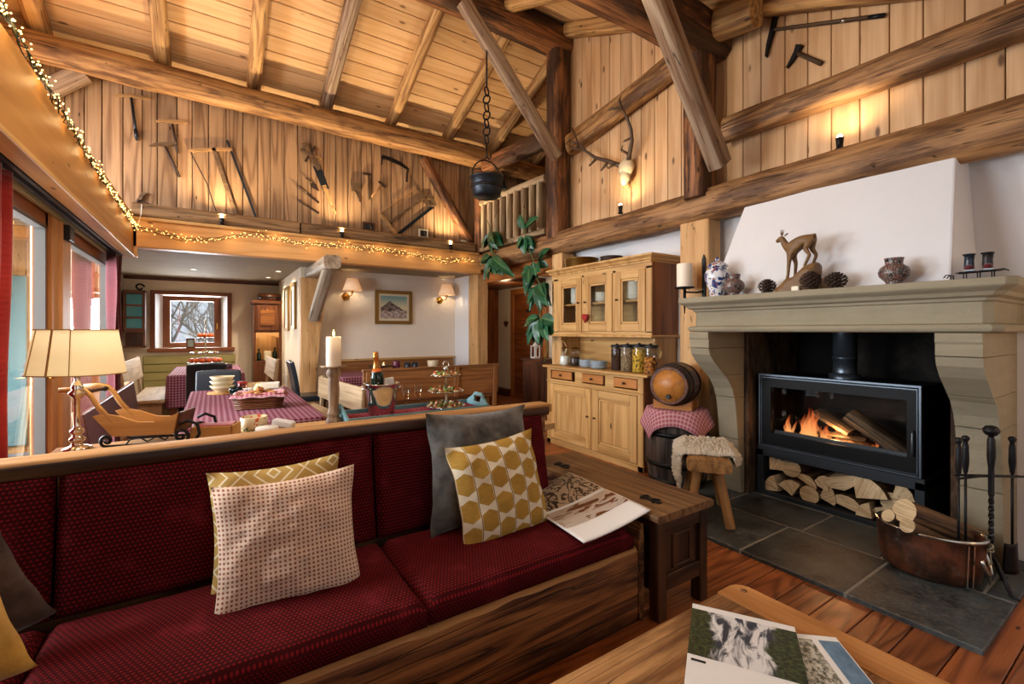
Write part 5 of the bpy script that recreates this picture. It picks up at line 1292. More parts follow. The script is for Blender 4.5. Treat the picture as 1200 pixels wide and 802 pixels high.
for s_ in (-.08, .08): kc.prism([(-.16, 0), (.16, 0), (.16, .075), (.10, .05), (.0, .038), (-.10, .05), (-.16, .075)], .045, Matrix(((0, 0, 1, s_), (1, 0, 0, 0), (0, 1, 0, 0), (0, 0, 0, 1))), axis=0)
for y in (-.11, .11): kc.span((-.10, y-.02, 0), (.10, y+.02, .025))
one('keg_cradle', kc, M_keg, 'small wooden cradle holding the keg on the cloth', 'cradle', loc=(3.33, 2.50, 0.668), rot=(0, 0, .34), bev=.004)
kg = barrel('small_keg', 'small honey-coloured keg lying on its cradle', (3.33-.19*math.cos(.34), 2.50-.19*math.sin(.34), .875), (PI/2, 0, PI/2+.34), .182, .38, M_kegs, M_keg, (.10, .26, .74, .90))
MB().lathe([(.018, 0), (.022, .012), (.012, .016), (.012, .03), (0, .032)], 14, (0, -.09, -.02)).build('bung', M_black, kg)
sn = 'milking_stool'
sc_ = Vector((2.93, 1.95, 0.026)); ang = math.atan2(.63, .77)
stl = thing('rustic_stool', 'rustic four-legged wooden stool in front of the barrel', 'stool', sc_, ang)
b = MB().hewn((-.24, 0, .405), (.24, 0, .405), .275, .085, seg=6, n=20, sq=8, rough=.02, seed=70); b.build('seat', M_stool, stl)
for x, y in ((-.15, -.075), (-.15, .075), (.15, -.075), (.15, .075)):
    MB().hewn((x*1.45, y*1.75, 0), (x*.9, y*.8, .37), .055, .05, seg=5, n=10, sq=4, rough=.04, seed=ru(0, 99)).build('leg', M_stool, stl)
# sheepskin: base sheet plus tufts
b = MB(); rr = random.Random(5)
def skinp(u, v):
    x = -.14+u*.42; y = (v-.5)*2
    e = .02*nz(u*5, v*5)
    L = .34 if u > .0 else .3
    s = y*L
    hw = .145
    if abs(s) <= hw: p = Vector((x, s, .452+e*.5))
    else:
        d = abs(s)-hw; p = Vector((x, math.copysign(hw+.02+.05*d, s), .448-d*1.35*(1.0 if s > 0 else .25)))
    return p
def wool(u, v):
    p = skinp(u, v); k = .016*noise.noise(Vector((u*16, v*24, 1)))+.020*noise.noise(Vector((u*42, v*60, 5)))
    n_ = Vector((0, 0, 1)) if abs((v-.5)*2)*.34 < .145 else Vector((0, 1 if v > .5 else -1, .2))
    edge = min(1, min(u, 1-u, v, 1-v)*10+.05)
    return p+n_*(.034*edge+k*(.3+.7*edge))
b.grid(wool, 90, 140)
o_ = one('sheepskin', b, M_fleece, 'cream sheepskin thrown over the rustic stool', 'sheepskin', loc=sc_, rot=(0, 0, ang), solid=.012)

# ================================================================ SOFA
so = thing('built_in_sofa', 'long burgundy sofa built into rough reclaimed planks', 'sofa', (0.35, 1.9, 0))
def S_(x, y, z): return (x-0.35, y-1.9, z)
# front plank with a live top edge
b = MB(); vs = []; gs = []; n = 60; rows_ = 9
def edge_z(x): return 0.335+0.012*nz(x*2.2, 3)+0.008*nz(x*9, 7)
prof = lambda x: [(1.425, 0.0), (1.42+.006*nz(x*3, 1), 0.08), (1.42+.006*nz(x*3, 2), 0.16), (1.418+.008*nz(x*4, 3), 0.25), (1.422, edge_z(x)-.018), (1.434+.004*nz(x*12, 5), edge_z(x)-.002), (1.47, edge_z(x)+.002), (1.56, 0.335), (1.56, 0.0)]
for i in range(n+1):
    x = -0.92+2.545*i/n
    for y, z in prof(x): vs.append(S_(x, y, z)); gs.append((x, y*1.0+3, z))
F_ = lambda rng: [(i*rows_+j, (i+1)*rows_+j, (i+1)*rows_+(j+1) % rows_, i*rows_+(j+1) % rows_) for i in range(n) for j in rng]
b.add(vs, F_((0, 1, 2, 3, 7, 8)), gs, smooth=True); b.add(vs[-rows_:], [tuple(range(rows_))[::-1]], gs[-rows_:]); b.build('front_plank', M_sofaw, so)
MB().add(vs, F_((4, 5, 6)), gs, smooth=True).build('sawn_top_edge', M_edge, so)
b = MB().span(S_(1.565, 1.44, 0.0), S_(1.60, 2.14, 0.32)); b.span(S_(-0.92, 1.56, 0.27), S_(1.57, 2.14, 0.325)); b.span(S_(-0.92, 2.09, 0.05), S_(1.60, 2.13, 0.866)); b.build('carcass', M_sofaw, so)
MB().hewn(S_(1.638, 1.415, 0.225), S_(1.638, 2.13, 0.225), .034, .445, seg=10, n=16, sq=9, rough=.02, seed=80).build('end_board', M_sofaw, so)
b = MB().hewn(S_(-0.92, 2.125, 0.887), S_(1.63, 2.125, 0.887), .125, .048, seg=40, n=20, sq=9, rough=.05, seed=81); b.build('ledge', M_edge, so)
b = MB()
for i in range(41):
    pass
b.hewn(S_(-0.92, 2.058, 0.880), S_(1.60, 2.058, 0.880), .016, .044, seg=60, n=14, sq=6, rough=.25, seed=82); b.build('live_edge', M_chest, so)
def seat_cushion(x0, x1, y0, y1, z0, z1, name, back=False):
    """upholstered block, rounded edges, slightly domed"""
    b = MB(); w, d, h = x1-x0, y1-y0, z1-z0; r = .032; nu, nv = 40, 34
    def sq(t, L):        # parameter -> position with rounded shoulder
        return t*L
    def f(u, v):
        a, c = (u-.5)*2, (v-.5)*2
        ku = 1-max(0, (abs(a)-(1-2*r/w))/(2*r/w)) if abs(a) > 1-2*r/w else 1
        kv = 1-max(0, (abs(c)-(1-2*r/d))/(2*r/d)) if abs(c) > 1-2*r/d else 1
        e = math.sqrt(max(0, 1-(1-ku)**2))*math.sqrt(max(0, 1-(1-kv)**2))
        dome = .014*(1-a*a)*(1-c*c)+.0035*nz(u*7*w, v*7*d, x0)
        return (u*w, v*d, h-r+r*e+dome)
    b.grid(f, nu, nv, gfn=lambda u, v: (u*w+x0, v*d, 0))
    m = nv+1; ring = [f(u/nu, 0) for u in range(nu+1)]+[f(1, v/nv) for v in range(1, nv+1)]+[f(1-u/nu, 1) for u in range(1, nu+1)]+[f(0, 1-v/nv) for v in range(1, nv)]
    N = len(ring); low = [(p[0], p[1], 0) for p in ring]; L_ = [i*.03 for i in range(N)]
    b.add(ring+low, [(i, N+i, N+(i+1) % N, (i+1) % N) for i in range(N)]+[tuple(range(N, 2*N))[::-1]], [(p[0]+p[1]+x0, h-r, 0) for p in ring]+[(p[0]+p[1]+x0, -.02, 0) for p in ring], smooth=True)
    return b
def place(b, name, p, rot=(0, 0, 0)):
    o = b.build(name, M_weave, so); o.location = S_(*p); o.rotation_euler = rot; return o
place(seat_cushion(0, 1.0, 0, .53, 0, .085, ''), 'seat_cushion', (0.606, 1.432, 0.337), (0.01, 0, 0))
place(seat_cushion(0, 1.026, 0, .53, 0, .085, ''), 'seat_cushion', (-0.425, 1.430, 0.337), (0.01, 0, 0))
place(seat_cushion(0, .48, 0, .53, 0, .085, ''), 'seat_cushion', (-0.912, 1.432, 0.337), (0.01, 0, 0))
ta = math.radians(80)
place(seat_cushion(0, .955, 0, .455, 0, .09, ''), 'back_cushion', (0.606, 2.055, 0.405), (ta, 0, 0))
place(seat_cushion(0, 1.022, 0, .455, 0, .09, ''), 'back_cushion', (-0.424, 2.055, 0.405), (ta, 0, 0))
place(seat_cushion(0, .48, 0, .455, 0, .09, ''), 'back_cushion', (-0.912, 2.055, 0.405), (ta, 0, 0))
def pillow(name, mat, label, w, h, t, loc, rot, seed=0, wr=.010, pinch=.09, group=None):
    b = MB(); n = 44
    def side(s):
        def f(u, v):
            a, c = (u-.5)*2, (v-.5)*2
            px = a*(1-pinch*(1-c*c)*abs(a)**2); pz = c*(1-pinch*(1-a*a)*abs(c)**2)
            th = max(0, (1-abs(a)**2.6)*(1-abs(c)**2.6))**.62
            k = wr*(nz(u*5+seed, v*5, s)+.5*nz(u*13+seed, v*13, s))*min(1, th*2)
            cr = .012*math.sin((a*c)*9+seed)*(abs(a)*abs(c))
            return (px*w/2, s*(t/2*th+k*th)+cr+.012*nz(u*2, v*2+seed), pz*h/2)
        return f
    g = lambda u, v: (u*w, v*h, 0)
    b.grid(side(-1), n, n, gfn=g); b.grid(side(1), n, n, gfn=g, flip=True)
    o = one(name, b, mat, label, 'cushion', loc=loc, rot=rot, group=group)
    return o
pillow('throw_pillow', M_velvet, 'large grey crushed-velvet cushion behind the mustard hexagon one', .57, .54, .16, (1.075, 1.90, .685), (-.16, .02, .05), 1, .016)
pillow('throw_pillow', M_hexa, 'mustard and cream hexagon-patterned cushion leaning on the grey velvet one', .475, .455, .14, (1.095, 1.765, .615), (-.33, -.06, .02), 2)
pillow('throw_pillow', M_maze, 'ochre maze-patterned cushion peeking out behind the pink dotted one', .445, .44, .13, (.205, 1.885, .618), (-.17, -.03, -.04), 3)
pillow('throw_pillow', M_dots, 'pink dotted cushion in front of the ochre maze-patterned one', .465, .44, .14, (.225, 1.76, .598), (-.26, -.02, -.04), 4, .016)
pillow('throw_pillow', M_bvelvet, 'dark brown velvet cushion at the left edge behind the mustard linen one', .32, .32, .10, (-.585, 1.815, .60), (-.20, -.42, .1), 5, .014)
pillow('throw_pillow', M_linen, 'plain mustard linen cushion at the bottom left corner', .37, .36, .12, (-.60, 1.635, .60), (-.22, -.30, .08), 6, .012)

# ================================================================ CHEST AND COFFEE TABLE
cs = thing('oak_chest', 'dark carved oak chest with a worn lid at the end of the sofa', 'chest', (1.87, 1.87, 0))
MB().hewn((0, -.53, .478), (0, .53, .478), .42, .036, seg=8, n=28, sq=14, rough=.012, seed=90).build('lid', M_chtop, cs)
for x in (-.155, .155):
    for y in (-.485, .485): MB().box((x, y, .23), (.062, .055, .46), axis=2).build('corner_stile', M_chest, cs, bev=.004)
b = MB()
for y in (-.49, .49): b.box((0, y, .425), (.25, .04, .07)); b.box((0, y, .165), (.25, .04, .075))
for x in (-.165, .165): b.box((x, 0, .425), (.035, .92, .07)); b.box((x, 0, .165), (.035, .92, .075))
b.build('rail', M_chest, cs, bev=.004)
b = MB()
for y in (-.485, .485): b.box((0, y, .295), (.25, .018, .20), axis=2)
for x in (-.16, .16): b.box((x, 0, .295), (.018, .90, .20), axis=1)
b.box((0, 0, .15), (.30, .92, .02)); b.build('panel', M_chest, cs)
for y, rz in ((-.488, 0), (.488, PI)):
    m = MB(); s_ = 1 if rz == 0 else -1
    for q in ((-.07, .215, -.058, .375), (.058, .215, .07, .375), (-.07, .215, .07, .227), (-.07, .363, .07, .375)): m.span((q[0], y-.014, q[1]), (q[2], y+.014, q[3]))
    m.build('panel_moulding', M_chest, cs, bev=.003)
for y in (-.38, .30):
    m = MB(); m.box((-.07, y, .499), (.028, .10, .006)); m.tube([(-.07+.03*math.cos(a), y+.045+.012*math.sin(a), .502) for a in [2*PI*i/12 for i in range(12)]], .004, 6, closed=True); m.tube([(-.10, y-.03, .502), (-.085, y-.01, .504), (-.07, y, .504), (-.055, y-.01, .504), (-.04, y-.03, .502)], .004, 6)
    m.build('iron_hinge', M_iron, cs)
ct = thing('coffee_table', 'worn wooden coffee table with breadboard ends in the foreground', 'table', (0.9, 0.5, 0))
b = MB(); 
for i in range(4): b.span((-.62, -.38+i*.195, .405), (.515, -.187+i*.195, .45), axis=0)
b.build('table_plank', M_ctab, ct, bev=.003)
def rr_(x0, y0, x1, y1, r, right=True):
    P = []
    for cx, cy, a0 in ((x1-r, y1-r, 0), (x0, y1, None), (x0, y0, None), (x1-r, y0+r, -PI/2)):
        if a0 is None: P.append((cx, cy))
        else: P += [(cx+r*math.cos(a0+k*PI/2/6), cy+r*math.sin(a0+k*PI/2/6)) for k in range(7)]
    return P
MB().prism(rr_(.517, -.385, .635, .40, .05), .047, Matrix.Translation((0, 0, .4275)), axis=1).build('breadboard_end', M_ctabe, ct, bev=.004)
MB().prism([(-x, y) for x, y in rr_(.622, -.385, .70, .40, .05)], .047, Matrix.Translation((0, 0, .4275)), axis=1).build('breadboard_end', M_ctabe, ct, bev=.004)
MB().lathe([(.011, .445), (.011, .4525), (0, .453)], 12, (.597, .355, 0)).build('dowel', M_ctab, ct)
for x in (-.55, .53):
    for y in (-.32, .32): MB().box((x, y, .2), (.075, .075, .40), axis=2, taper=(.8, .8)).build('leg', M_ctab, ct, bev=.004)
b = MB(); b.span((-.55, -.33, .32), (.53, -.30, .405)); b.span((-.55, .30, .32), (.53, .33, .405)); b.build('apron', M_ctab, ct)
# magazines
def printed(name, label, loc, ang, w, h, t, pics, base=M_paper, extra=None):
    """a closed magazine: paper block, with its flat printed pictures as parts (u to the right, v down from the top left corner)"""
    m = thing(name, label, 'magazine', loc, ang)
    MB().span((0, -h, 0), (w, 0, t)).build('pages', base, m, bev=.0012)
    for (u0, v0, u1, v1, mat, nm) in pics:
        b = MB(); z = t+.0006
        b.add([(u0*w, -v1*h, z), (u1*w, -v1*h, z), (u1*w, -v0*h, z), (u0*w, -v0*h, z)], [(0, 1, 2, 3)], [(0, 0, 0), (1, 0, 0), (1, 1, 0), (0, 1, 0)]); b.build(nm, mat, m)
    return m
P_cl = photo('cliff_photo', 'cliff'); P_rt = photo('roots_photo', 'roots'); P_lk = photo('lake_photo', 'lake'); P_br = photo('brown_photo', 'brown'); P_bl = photo('blue_photo', 'blue')
a1 = math.atan2(-.848, .53)
printed('magazine', 'white magazine with a cliff and forest photo on the coffee table', (1.262, .885, .4655), a1, .275, .37, .007, [(.0, .075, 1.0, .66, P_cl, 'cover_photo'), (.035, .70, .165, .725, M_black, 'printed_label')])
a2 = math.atan2(-.68, .74)
printed('magazine', 'magazine with lake and blue photos under the cliff one on the coffee table', (1.262, .765, .4535), a2, .285, .37, .010, [(.02, .06, .74, .92, P_lk, 'lake_photo'), (.80, .06, .985, .97, P_bl, 'blue_photo')])
om = thing('open_magazine', 'open magazine lying across the right end of the sofa and the chest', 'magazine', (1.50, 1.72, 0), -.07)
def pg(y0, y1):
    def f(u, v):
        x = -.19+u*.385; y = y0+(y1-y0)*v
        z = .447+.062*u**1.6+.004*math.sin(PI*min(1, abs(y)/.32))**.6
        return (x, y, z)
    return f
b = MB(); b.grid(pg(-.315, 0), 24, 14, gfn=lambda u, v: (u, v, 0)); b.build('near_page', M_paper, om, solid=.006)
b = MB(); b.grid(pg(0, .31), 24, 14, gfn=lambda u, v: (u, v, 0)); b.build('far_page', M_paper, om, solid=.006)
def lift(f, dz): return lambda u, v: (f(u, v)[0], f(u, v)[1], f(u, v)[2]+dz)
def sub_(f, u0, v0, u1, v1): return lambda u, v: f(u0+(u1-u0)*u, v0+(v1-v0)*v)
b = MB(); b.grid(lift(sub_(pg(0, .31), .015, .05, .985, .985), .0042), 24, 14, gfn=lambda u, v: (u, v, 0)); b.build('roots_picture', P_rt, om)
b = MB(); b.grid(lift(sub_(pg(-.315, 0), .02, .42, .98, .97), .0042), 24, 10, gfn=lambda u, v: (u, v, 0)); b.build('brown_picture', P_br, om)

# ================================================================ CONSOLE TABLE BEHIND THE SOFA
ctb = thing('console_table', 'long pale wooden table standing behind the sofa', 'table', (0.55, 2.68, 0))
for i in range(4): MB().span((-1.2, -.43+i*.219, .712), (1.25, -.213+i*.219, .75), axis=0).build('table_plank', M_table, ctb, bev=.002)
for x in (-1.1, 1.15):
    for y in (-.36, .36): MB().box((x, y, .356), (.07, .07, .712), axis=2).build('leg', M_table, ctb)
b = MB(); b.span((-1.1, -.38, .63), (1.15, -.35, .712)); b.span((-1.1, .35, .63), (1.15, .38, .712)); b.build('apron', M_table, ctb)
TZ = .7505
lp = thing('table_lamp', 'nickel candlestick table lamp with a glowing parchment shade', 'lamp', (-.555, 3.02, TZ))
MB().lathe([(.055, 0), (.058, .006), (.05, .014), (.025, .022), (.018, .035), (.03, .045), (.032, .055), (.02, .065), (.016, .075), (.028, .085), (.028, .095), (.016, .105), (.0125, .12), (.0125, .245), (.02, .255), (.033, .27), (.034, .28), (.02, .292), (.024, .305), (.018, .32), (.012, .335), (.012, .37), (.016, .375), (.016, .42), (.008, .425)], 24).build('base', M_chrome, lp)
def shade_ring(wx, wy, z, n=64):
    P = []
    for i in range(n):
        a = 2*PI*i/n; c, s = math.cos(a), math.sin(a); r = (abs(c)**2.8+abs(s)**2.8)**(-1/2.8); P.append((c*r*wx, s*r*wy, z))
    return P
def shade(wb, db, wt, dt, z0, z1):
    b = MB(); A = shade_ring(wb, db, z0); B = shade_ring(wt, dt, z1); n = len(A)
    b.add(A+B, [(i, (i+1) % n, n+(i+1) % n, n+i) for i in range(n)], smooth=True); return b
sh = shade(.182, .145, .150, .12, .37, .585).build('shade', M_shade, lp, rot=(0, 0, -.58), solid=.002)
b = MB(); b.tube(shade_ring(.183, .146, .37), .003, 6, closed=True); b.tube(shade_ring(.151, .121, .585), .003, 6, closed=True)
for sgn in (-1, 1): b.bar((0, sgn*.152, .37), (0, sgn*.122, .585), .009, .003, up=(0, sgn, 0)); b.bar((sgn*.10, -.146, .37), (sgn*.08, -.117, .585), .003, .003, up=(0, -1, 0))
b.build('seam', M_seam, lp, rot=(0, 0, -.58))
MB().ball((0, 0, .475), .03, 12, 8).build('bulb', M_spotb, lp)
lamp('lamp_light', 'POINT', (0, 0, .475), 3.2, (1, .76, .45), .035, parent=lp)
# sledge
sd = thing('sledge_basket', 'small wooden sledge with bent handles and iron scroll runners behind the sofa', 'sledge', (-.25, 3.03, TZ), -.38)
def wavy(y, M_):
    top = [(-.235, .155), (-.19, .165), (-.12, .150), (-.04, .118), (.03, .115), (.10, .140), (.14, .158)]
    poly = [(-.15, .05), (.12, .05)]+top[::-1]
    return MB().prism(poly, .016, Matrix(((1, 0, 0, 0), (0, 0, -1, y), (0, 1, 0, 0), (0, 0, 0, 1))))
wavy(-.085, 0).build('side_board', M_sled, sd, bev=.003); wavy(.085, 0).build('side_board', M_sled, sd, bev=.003)
MB().span((-.15, -.08, .05), (.12, .08, .062)).build('floor_board', M_sled, sd)
MB().bar((.122, 0, .05), (.145, 0, .16), .16, .014, up=(1, 0, 0)).build('end_board', M_dcab, sd, bev=.002)
for y in (-.085, .085): MB().tube([(-.15, y, .12), (-.215, y, .20), (-.245, y, .255), (-.275, y, .285), (-.31, y, .290), (-.38, y, .285)], .0085, 8, flat=1.6).build('bent_handle', M_sled, sd)
b = MB(); b.tube([(-.27, -.10, .275), (-.27, .10, .275)], .008, 8)
for y in (-.06, .06): b.lathe([(.008, -.008), (.014, 0), (.008, .008)], 10, (-.27, y, .275), ax='Y', cap=False)
b.build('crossbar', M_rust, sd)
def spiral(cx, cz, r, turns, s=1, a0=-PI/2): return [(cx+s*r*(1-t*.75)*math.cos(a0+t*turns*2*PI), 0, cz+r*(1-t*.75)*math.sin(a0+t*turns*2*PI)) for t in [i/26 for i in range(27)]]
for y in (-.10, .10):
    b = MB()
    pth = [(q[0], y, q[2]) for q in spiral(-.17, .032, .030, -1.25, 1, -PI/2)][::-1]+[(-.06, y, .004), (.10, y, .004)]+[(q[0], y, q[2]) for q in spiral(.16, .042, .040, 1.3, 1, -PI/2)]
    b.tube(pth, .0045, 6, flat=2.0)
    b.tube([(-.09, y, .004), (-.07, y, .03), (-.03, y, .045), (.01, y, .02), (.05, y, .045), (.09, y, .025), (.11, y, .05)], .004, 6)
    b.tube([(.15, y, .10), (.19, y, .12), (.235, y, .10), (.245, y, .05), (.22, y, .005)], .0045, 6, flat=2.0)
    b.build('scroll_runner', M_iron, sd)
nb = thing('napkin_box', 'shallow wooden box of red napkins beside the sledge', 'box', (.015, 2.99, TZ), -.35)
b = MB(); b.span((-.10, -.07, 0), (.10, .07, .008)); b.span((-.10, -.07, 0), (.10, -.06, .065)); b.span((-.10, .06, 0), (.10, .07, .065)); b.span((-.10, -.07, 0), (-.09, .07, .065)); b.span((.09, -.07, 0), (.10, .07, .065)); b.build('box', M_sled, nb, bev=.002)
for i in range(4): MB().box((0, 0, .02+i*.014), (.17, .115, .012), rz=.04*i).build('napkin', M_curtr, nb, bev=.003)
def floral():
    m = Mat('floral_glaze', .35); o = m.obj(); n = m.noise(o, 45, 2); q = m.noise(m.mp(o, 1, (3, 1, 2)), 40, 2); c = m.mix(n.ss(.58, .62), hexc('D8C7A0'), hexc('C2502E')); m.color(m.mix(q.ss(.6, .64), c, hexc('4E7A4A'))); return m.mat
lathed('candle_pot', [(.068, 0), (.07, .004), (.072, .075), (.066, .078), (.062, .05), (0, .046)], floral(), 'cream flowered candle pot on the table behind the sofa', 'pot', (.20, 3.07, TZ), n=32)
lathed('round_box', [(.055, 0), (.06, .004), (.06, .03), (.055, .034), (0, .035)], M_paper, 'flat white round box in front of the flowered pot', 'box', (.255, 2.93, TZ))
one('wrapped_block', MB().box((0, 0, .028), (.12, .055, .045), rot=(0, .18, 0)), M_plas, 'white wrapped block leaning beside the flat round box', 'block', loc=(.345, 2.97, TZ+.006), rot=(0, 0, -.5), bev=.008)
cdk = thing('candlestick', 'limed turned wooden candlestick on the table behind the sofa', 'candlestick', (.633, 3.009, TZ))
MB().lathe([(.046, 0), (.048, .012), (.042, .03), (.034, .045), (.042, .055), (.036, .07), (.030, .085), (.030, .12), (.033, .17), (.035, .21), (.031, .255), (.036, .268), (.030, .278), (.042, .30), (.046, .315), (.036, .335), (.034, .345), (.03, .348)], 26).build('stem', M_turn, cdk)
MB().lathe([(.03, .345), (.066, .349), (.078, .354), (.078, .360), (.05, .357), (0, .357)], 28).build('drip_plate', M_turn, cdk)
candle((.633, 3.009, TZ+.3575), .045, .185, 'tall lit candle on the turned wooden candlestick', True, 2.0)
for o_ in list(bpy.data.objects):
    if o_.name.startswith('wax') and o_.parent and o_.parent.get('label', '').startswith('tall lit'): o_.data.materials.clear(); o_.data.materials.append(M_waxlit)
# tray, champagne
ty = thing('serving_tray', 'wooden tray with washed teal handles and a red runner behind the sofa', 'tray', (1.18, 3.03, TZ))
MB().span((-.49, -.16, 0), (.49, .16, .012)).build('tray_floor', M_table, ty)
b = MB(); b.span((-.49, -.17, 0), (.49, -.158, .042)); b.span((-.49, .158, 0), (.49, .17, .042)); b.build('tray_side', M_tealp, ty, bev=.002)
for x, s in ((-.487, -1), (.487, 1)):
    b = MB()
    for p in (((-.17, 0), (-.17, .035), (-.075, .09), (-.05, .045), (.05, .045), (.075, .09), (.17, .035), (.17, 0)), ((-.075, .085), (-.075, .09), (-.05, .115), (.05, .115), (.075, .09), (.075, .085), (.05, .088), (-.05, .088)), ((-.075, .09), (-.05, .045), (-.047, .05), (-.055, .09)), ((.075, .09), (.05, .045), (.047, .05), (.055, .09))):
        b.prism(list(p), .014, Matrix(((0, 0, 1, 0), (1, 0, 0, 0), (0, 1, 0, 0), (0, 0, 0, 1))))
    o_ = b.build('tray_handle', M_tealp, ty, loc=(x, 0, 0), rot=(0, s*.18, 0))
MB().grid(lambda u, v: ((u-.5)*.96, (v-.5)*.30, .0145+.002*nz(u*9, v*4)), 30, 10, gfn=lambda u, v: (u*.96, v*.3, 0)).build('runner', M_runner, ty, solid=.002)
bk = thing('champagne_bucket', 'polished steel champagne bucket on the teal-handled tray', 'bucket', (.945, 3.035, TZ+.017))
MB().lathe([(.078, 0), (.082, .004), (.092, .08), (.104, .17), (.112, .205), (.118, .208), (.118, .213), (.108, .213), (.100, .17), (.088, .08), (.076, .01), (0, .008)], 40).build('bowl', M_steel, bk)
for s in (-1, 1): MB().tube([(.107*s, -.03, .175), (.125*s, -.022, .182), (.128*s, 0, .184), (.125*s, .022, .182), (.107*s, .03, .175)], .005, 8).build('handle', M_steel, bk)
one('ice', MB().lathe([(.0, .0), (.096, .004), (.096, .010), (.05, .018), (0, .014)], 20), M_jar, 'crushed ice in the champagne bucket', 'ice', loc=(.945, 3.035, TZ+.165))
btl = thing('champagne_bottle', 'dark green champagne bottle with orange foil standing in the bucket', 'bottle', (.925, 3.03, TZ+.10), rot=(.02, -.07, 0))
MB().lathe([(.040, 0), (.043, .006), (.043, .165), (.041, .185), (.030, .215), (.020, .245), (.0165, .265)], 28).build('glass', plain('bottle_glass', '10231A', .08), btl)
MB().lathe([(.0305, .2145), (.0215, .244), (.0170, .266), (.0168, .30), (.0195, .302), (.0195, .312), (.0165, .316), (.0185, .326), (.0165, .340), (0, .344)], 24).build('foil', plain('orange_gold_foil', 'B8793A', .3, .5, .8, nzs=.3), btl)
MB().lathe([(.0325, .2095), (.0255, .231), (.026, .2325), (.033, .2105)], 24, cap=False).build('neck_label', plain('orange_label', 'C2601E', .5), btl)
one('napkin', MB().grid(lambda u, v: ((u-.5)*.075, .012*math.sin(u*7), v*.10), 10, 8), M_paper, 'white folded napkin tucked into the champagne bucket', 'napkin', loc=(1.005, 3.02, TZ+.165), rot=(-.2, 0, .3), solid=.006)
def flute(x, y, lab):
    t = thing('champagne_flute', lab, 'glass', (x, y, TZ+.017))
    MB().lathe([(.032, 0), (.032, .002), (.006, .006), (.0035, .015), (.0035, .065), (.008, .075), (.020, .10), (.027, .14), (.026, .185)], 24, cap=False).build('glass', M_jar, t)
    MB().lathe([(.006, .078), (.018, .10), (.0235, .125), (0, .126)], 20).build('champagne', glass('pale_champagne', (.95, .80, .62)), t)
flute(1.135, 3.09, 'left champagne flute on the teal-handled tray'); flute(1.23, 3.10, 'right champagne flute on the teal-handled tray')
def tiers(loc, label, spec, rod, name='tiered_stand'):
    t = thing(name, label, 'cake stand', loc); b = MB()
    b.lathe([(.05, 0), (.05, .004), (.012, .012), (.008, .03), (.008, rod-.07), (.014, rod-.06), (.008, rod-.045), (.016, rod-.03), (.02, rod-.018), (.012, rod-.006), (0, rod)], 16); b.build('rod', M_silver, t)
    b = MB(); b.tube([(.022*math.cos(a), 0, rod+.01+.022*math.sin(a)) for a in [2*PI*i/16 for i in range(16)]], .004, 6, closed=True); b.build('ring', M_silver, t)
    for r, z in spec: MB().lathe([(0, z), (r*.7, z), (r, z+.010), (r*1.01, z+.014), (r*.97, z+.014), (r*.7, z+.005), (0, z+.004)], 36).build('tier_plate', M_silver, t)
    return t
TS = (1.41, 3.02, TZ+.017)
tiers(TS, 'silver three-tier stand of canapes on the teal-handled tray', ((.138, .012), (.132, .118), (.105, .232)), .31)
cmesh = []
for k in range(4):
    b = MB(); b.lathe([(.0, 0), (.017, 0), (.019, .004), (.018, .009), (0, .010)], 10); rr = random.Random(k)
    for q in range(4): b.ball((rr.uniform(-.009, .009), rr.uniform(-.009, .009), .013+rr.uniform(0, .006)), rr.uniform(.006, .011), 7, 5, mi=1+rr.randrange(2), jit=.3, seed=q)
    b.box((0, 0, .022), (.016, .005, .006), rz=rr.uniform(0, 3), mi=2)
    me = b.mesh('canape'); [me.materials.append(M_food[z_]) for z_ in ((3, 1, 0), (0, 2, 1), (3, 0, 2), (3, 1, 2))[k]]; cmesh.append(me)
def canapes(loc, R_, n, lab, grp):
    for i in range(n):
        a = 2*PI*i/n*(1 if i < n else 1); rr = R_*(.86 if i % 3 else .45)
        o = bpy.data.objects.new('canape', cmesh[i % 4]); COL.objects.link(o); o.location = (loc[0]+rr*math.cos(a), loc[1]+rr*math.sin(a), loc[2]); o.rotation_euler = (0, 0, a*2.1)
        tag(o, lab, 'canape', grp)
for r, z, n, w in ((.12, .023, 18, 'bottom'), (.115, .129, 16, 'middle'), (.088, .243, 12, 'top')): canapes((TS[0], TS[1], TS[2]+z), r, n, f'garnished canape on the {w} tier of the silver stand behind the sofa', f'canapes on the {w} tier')

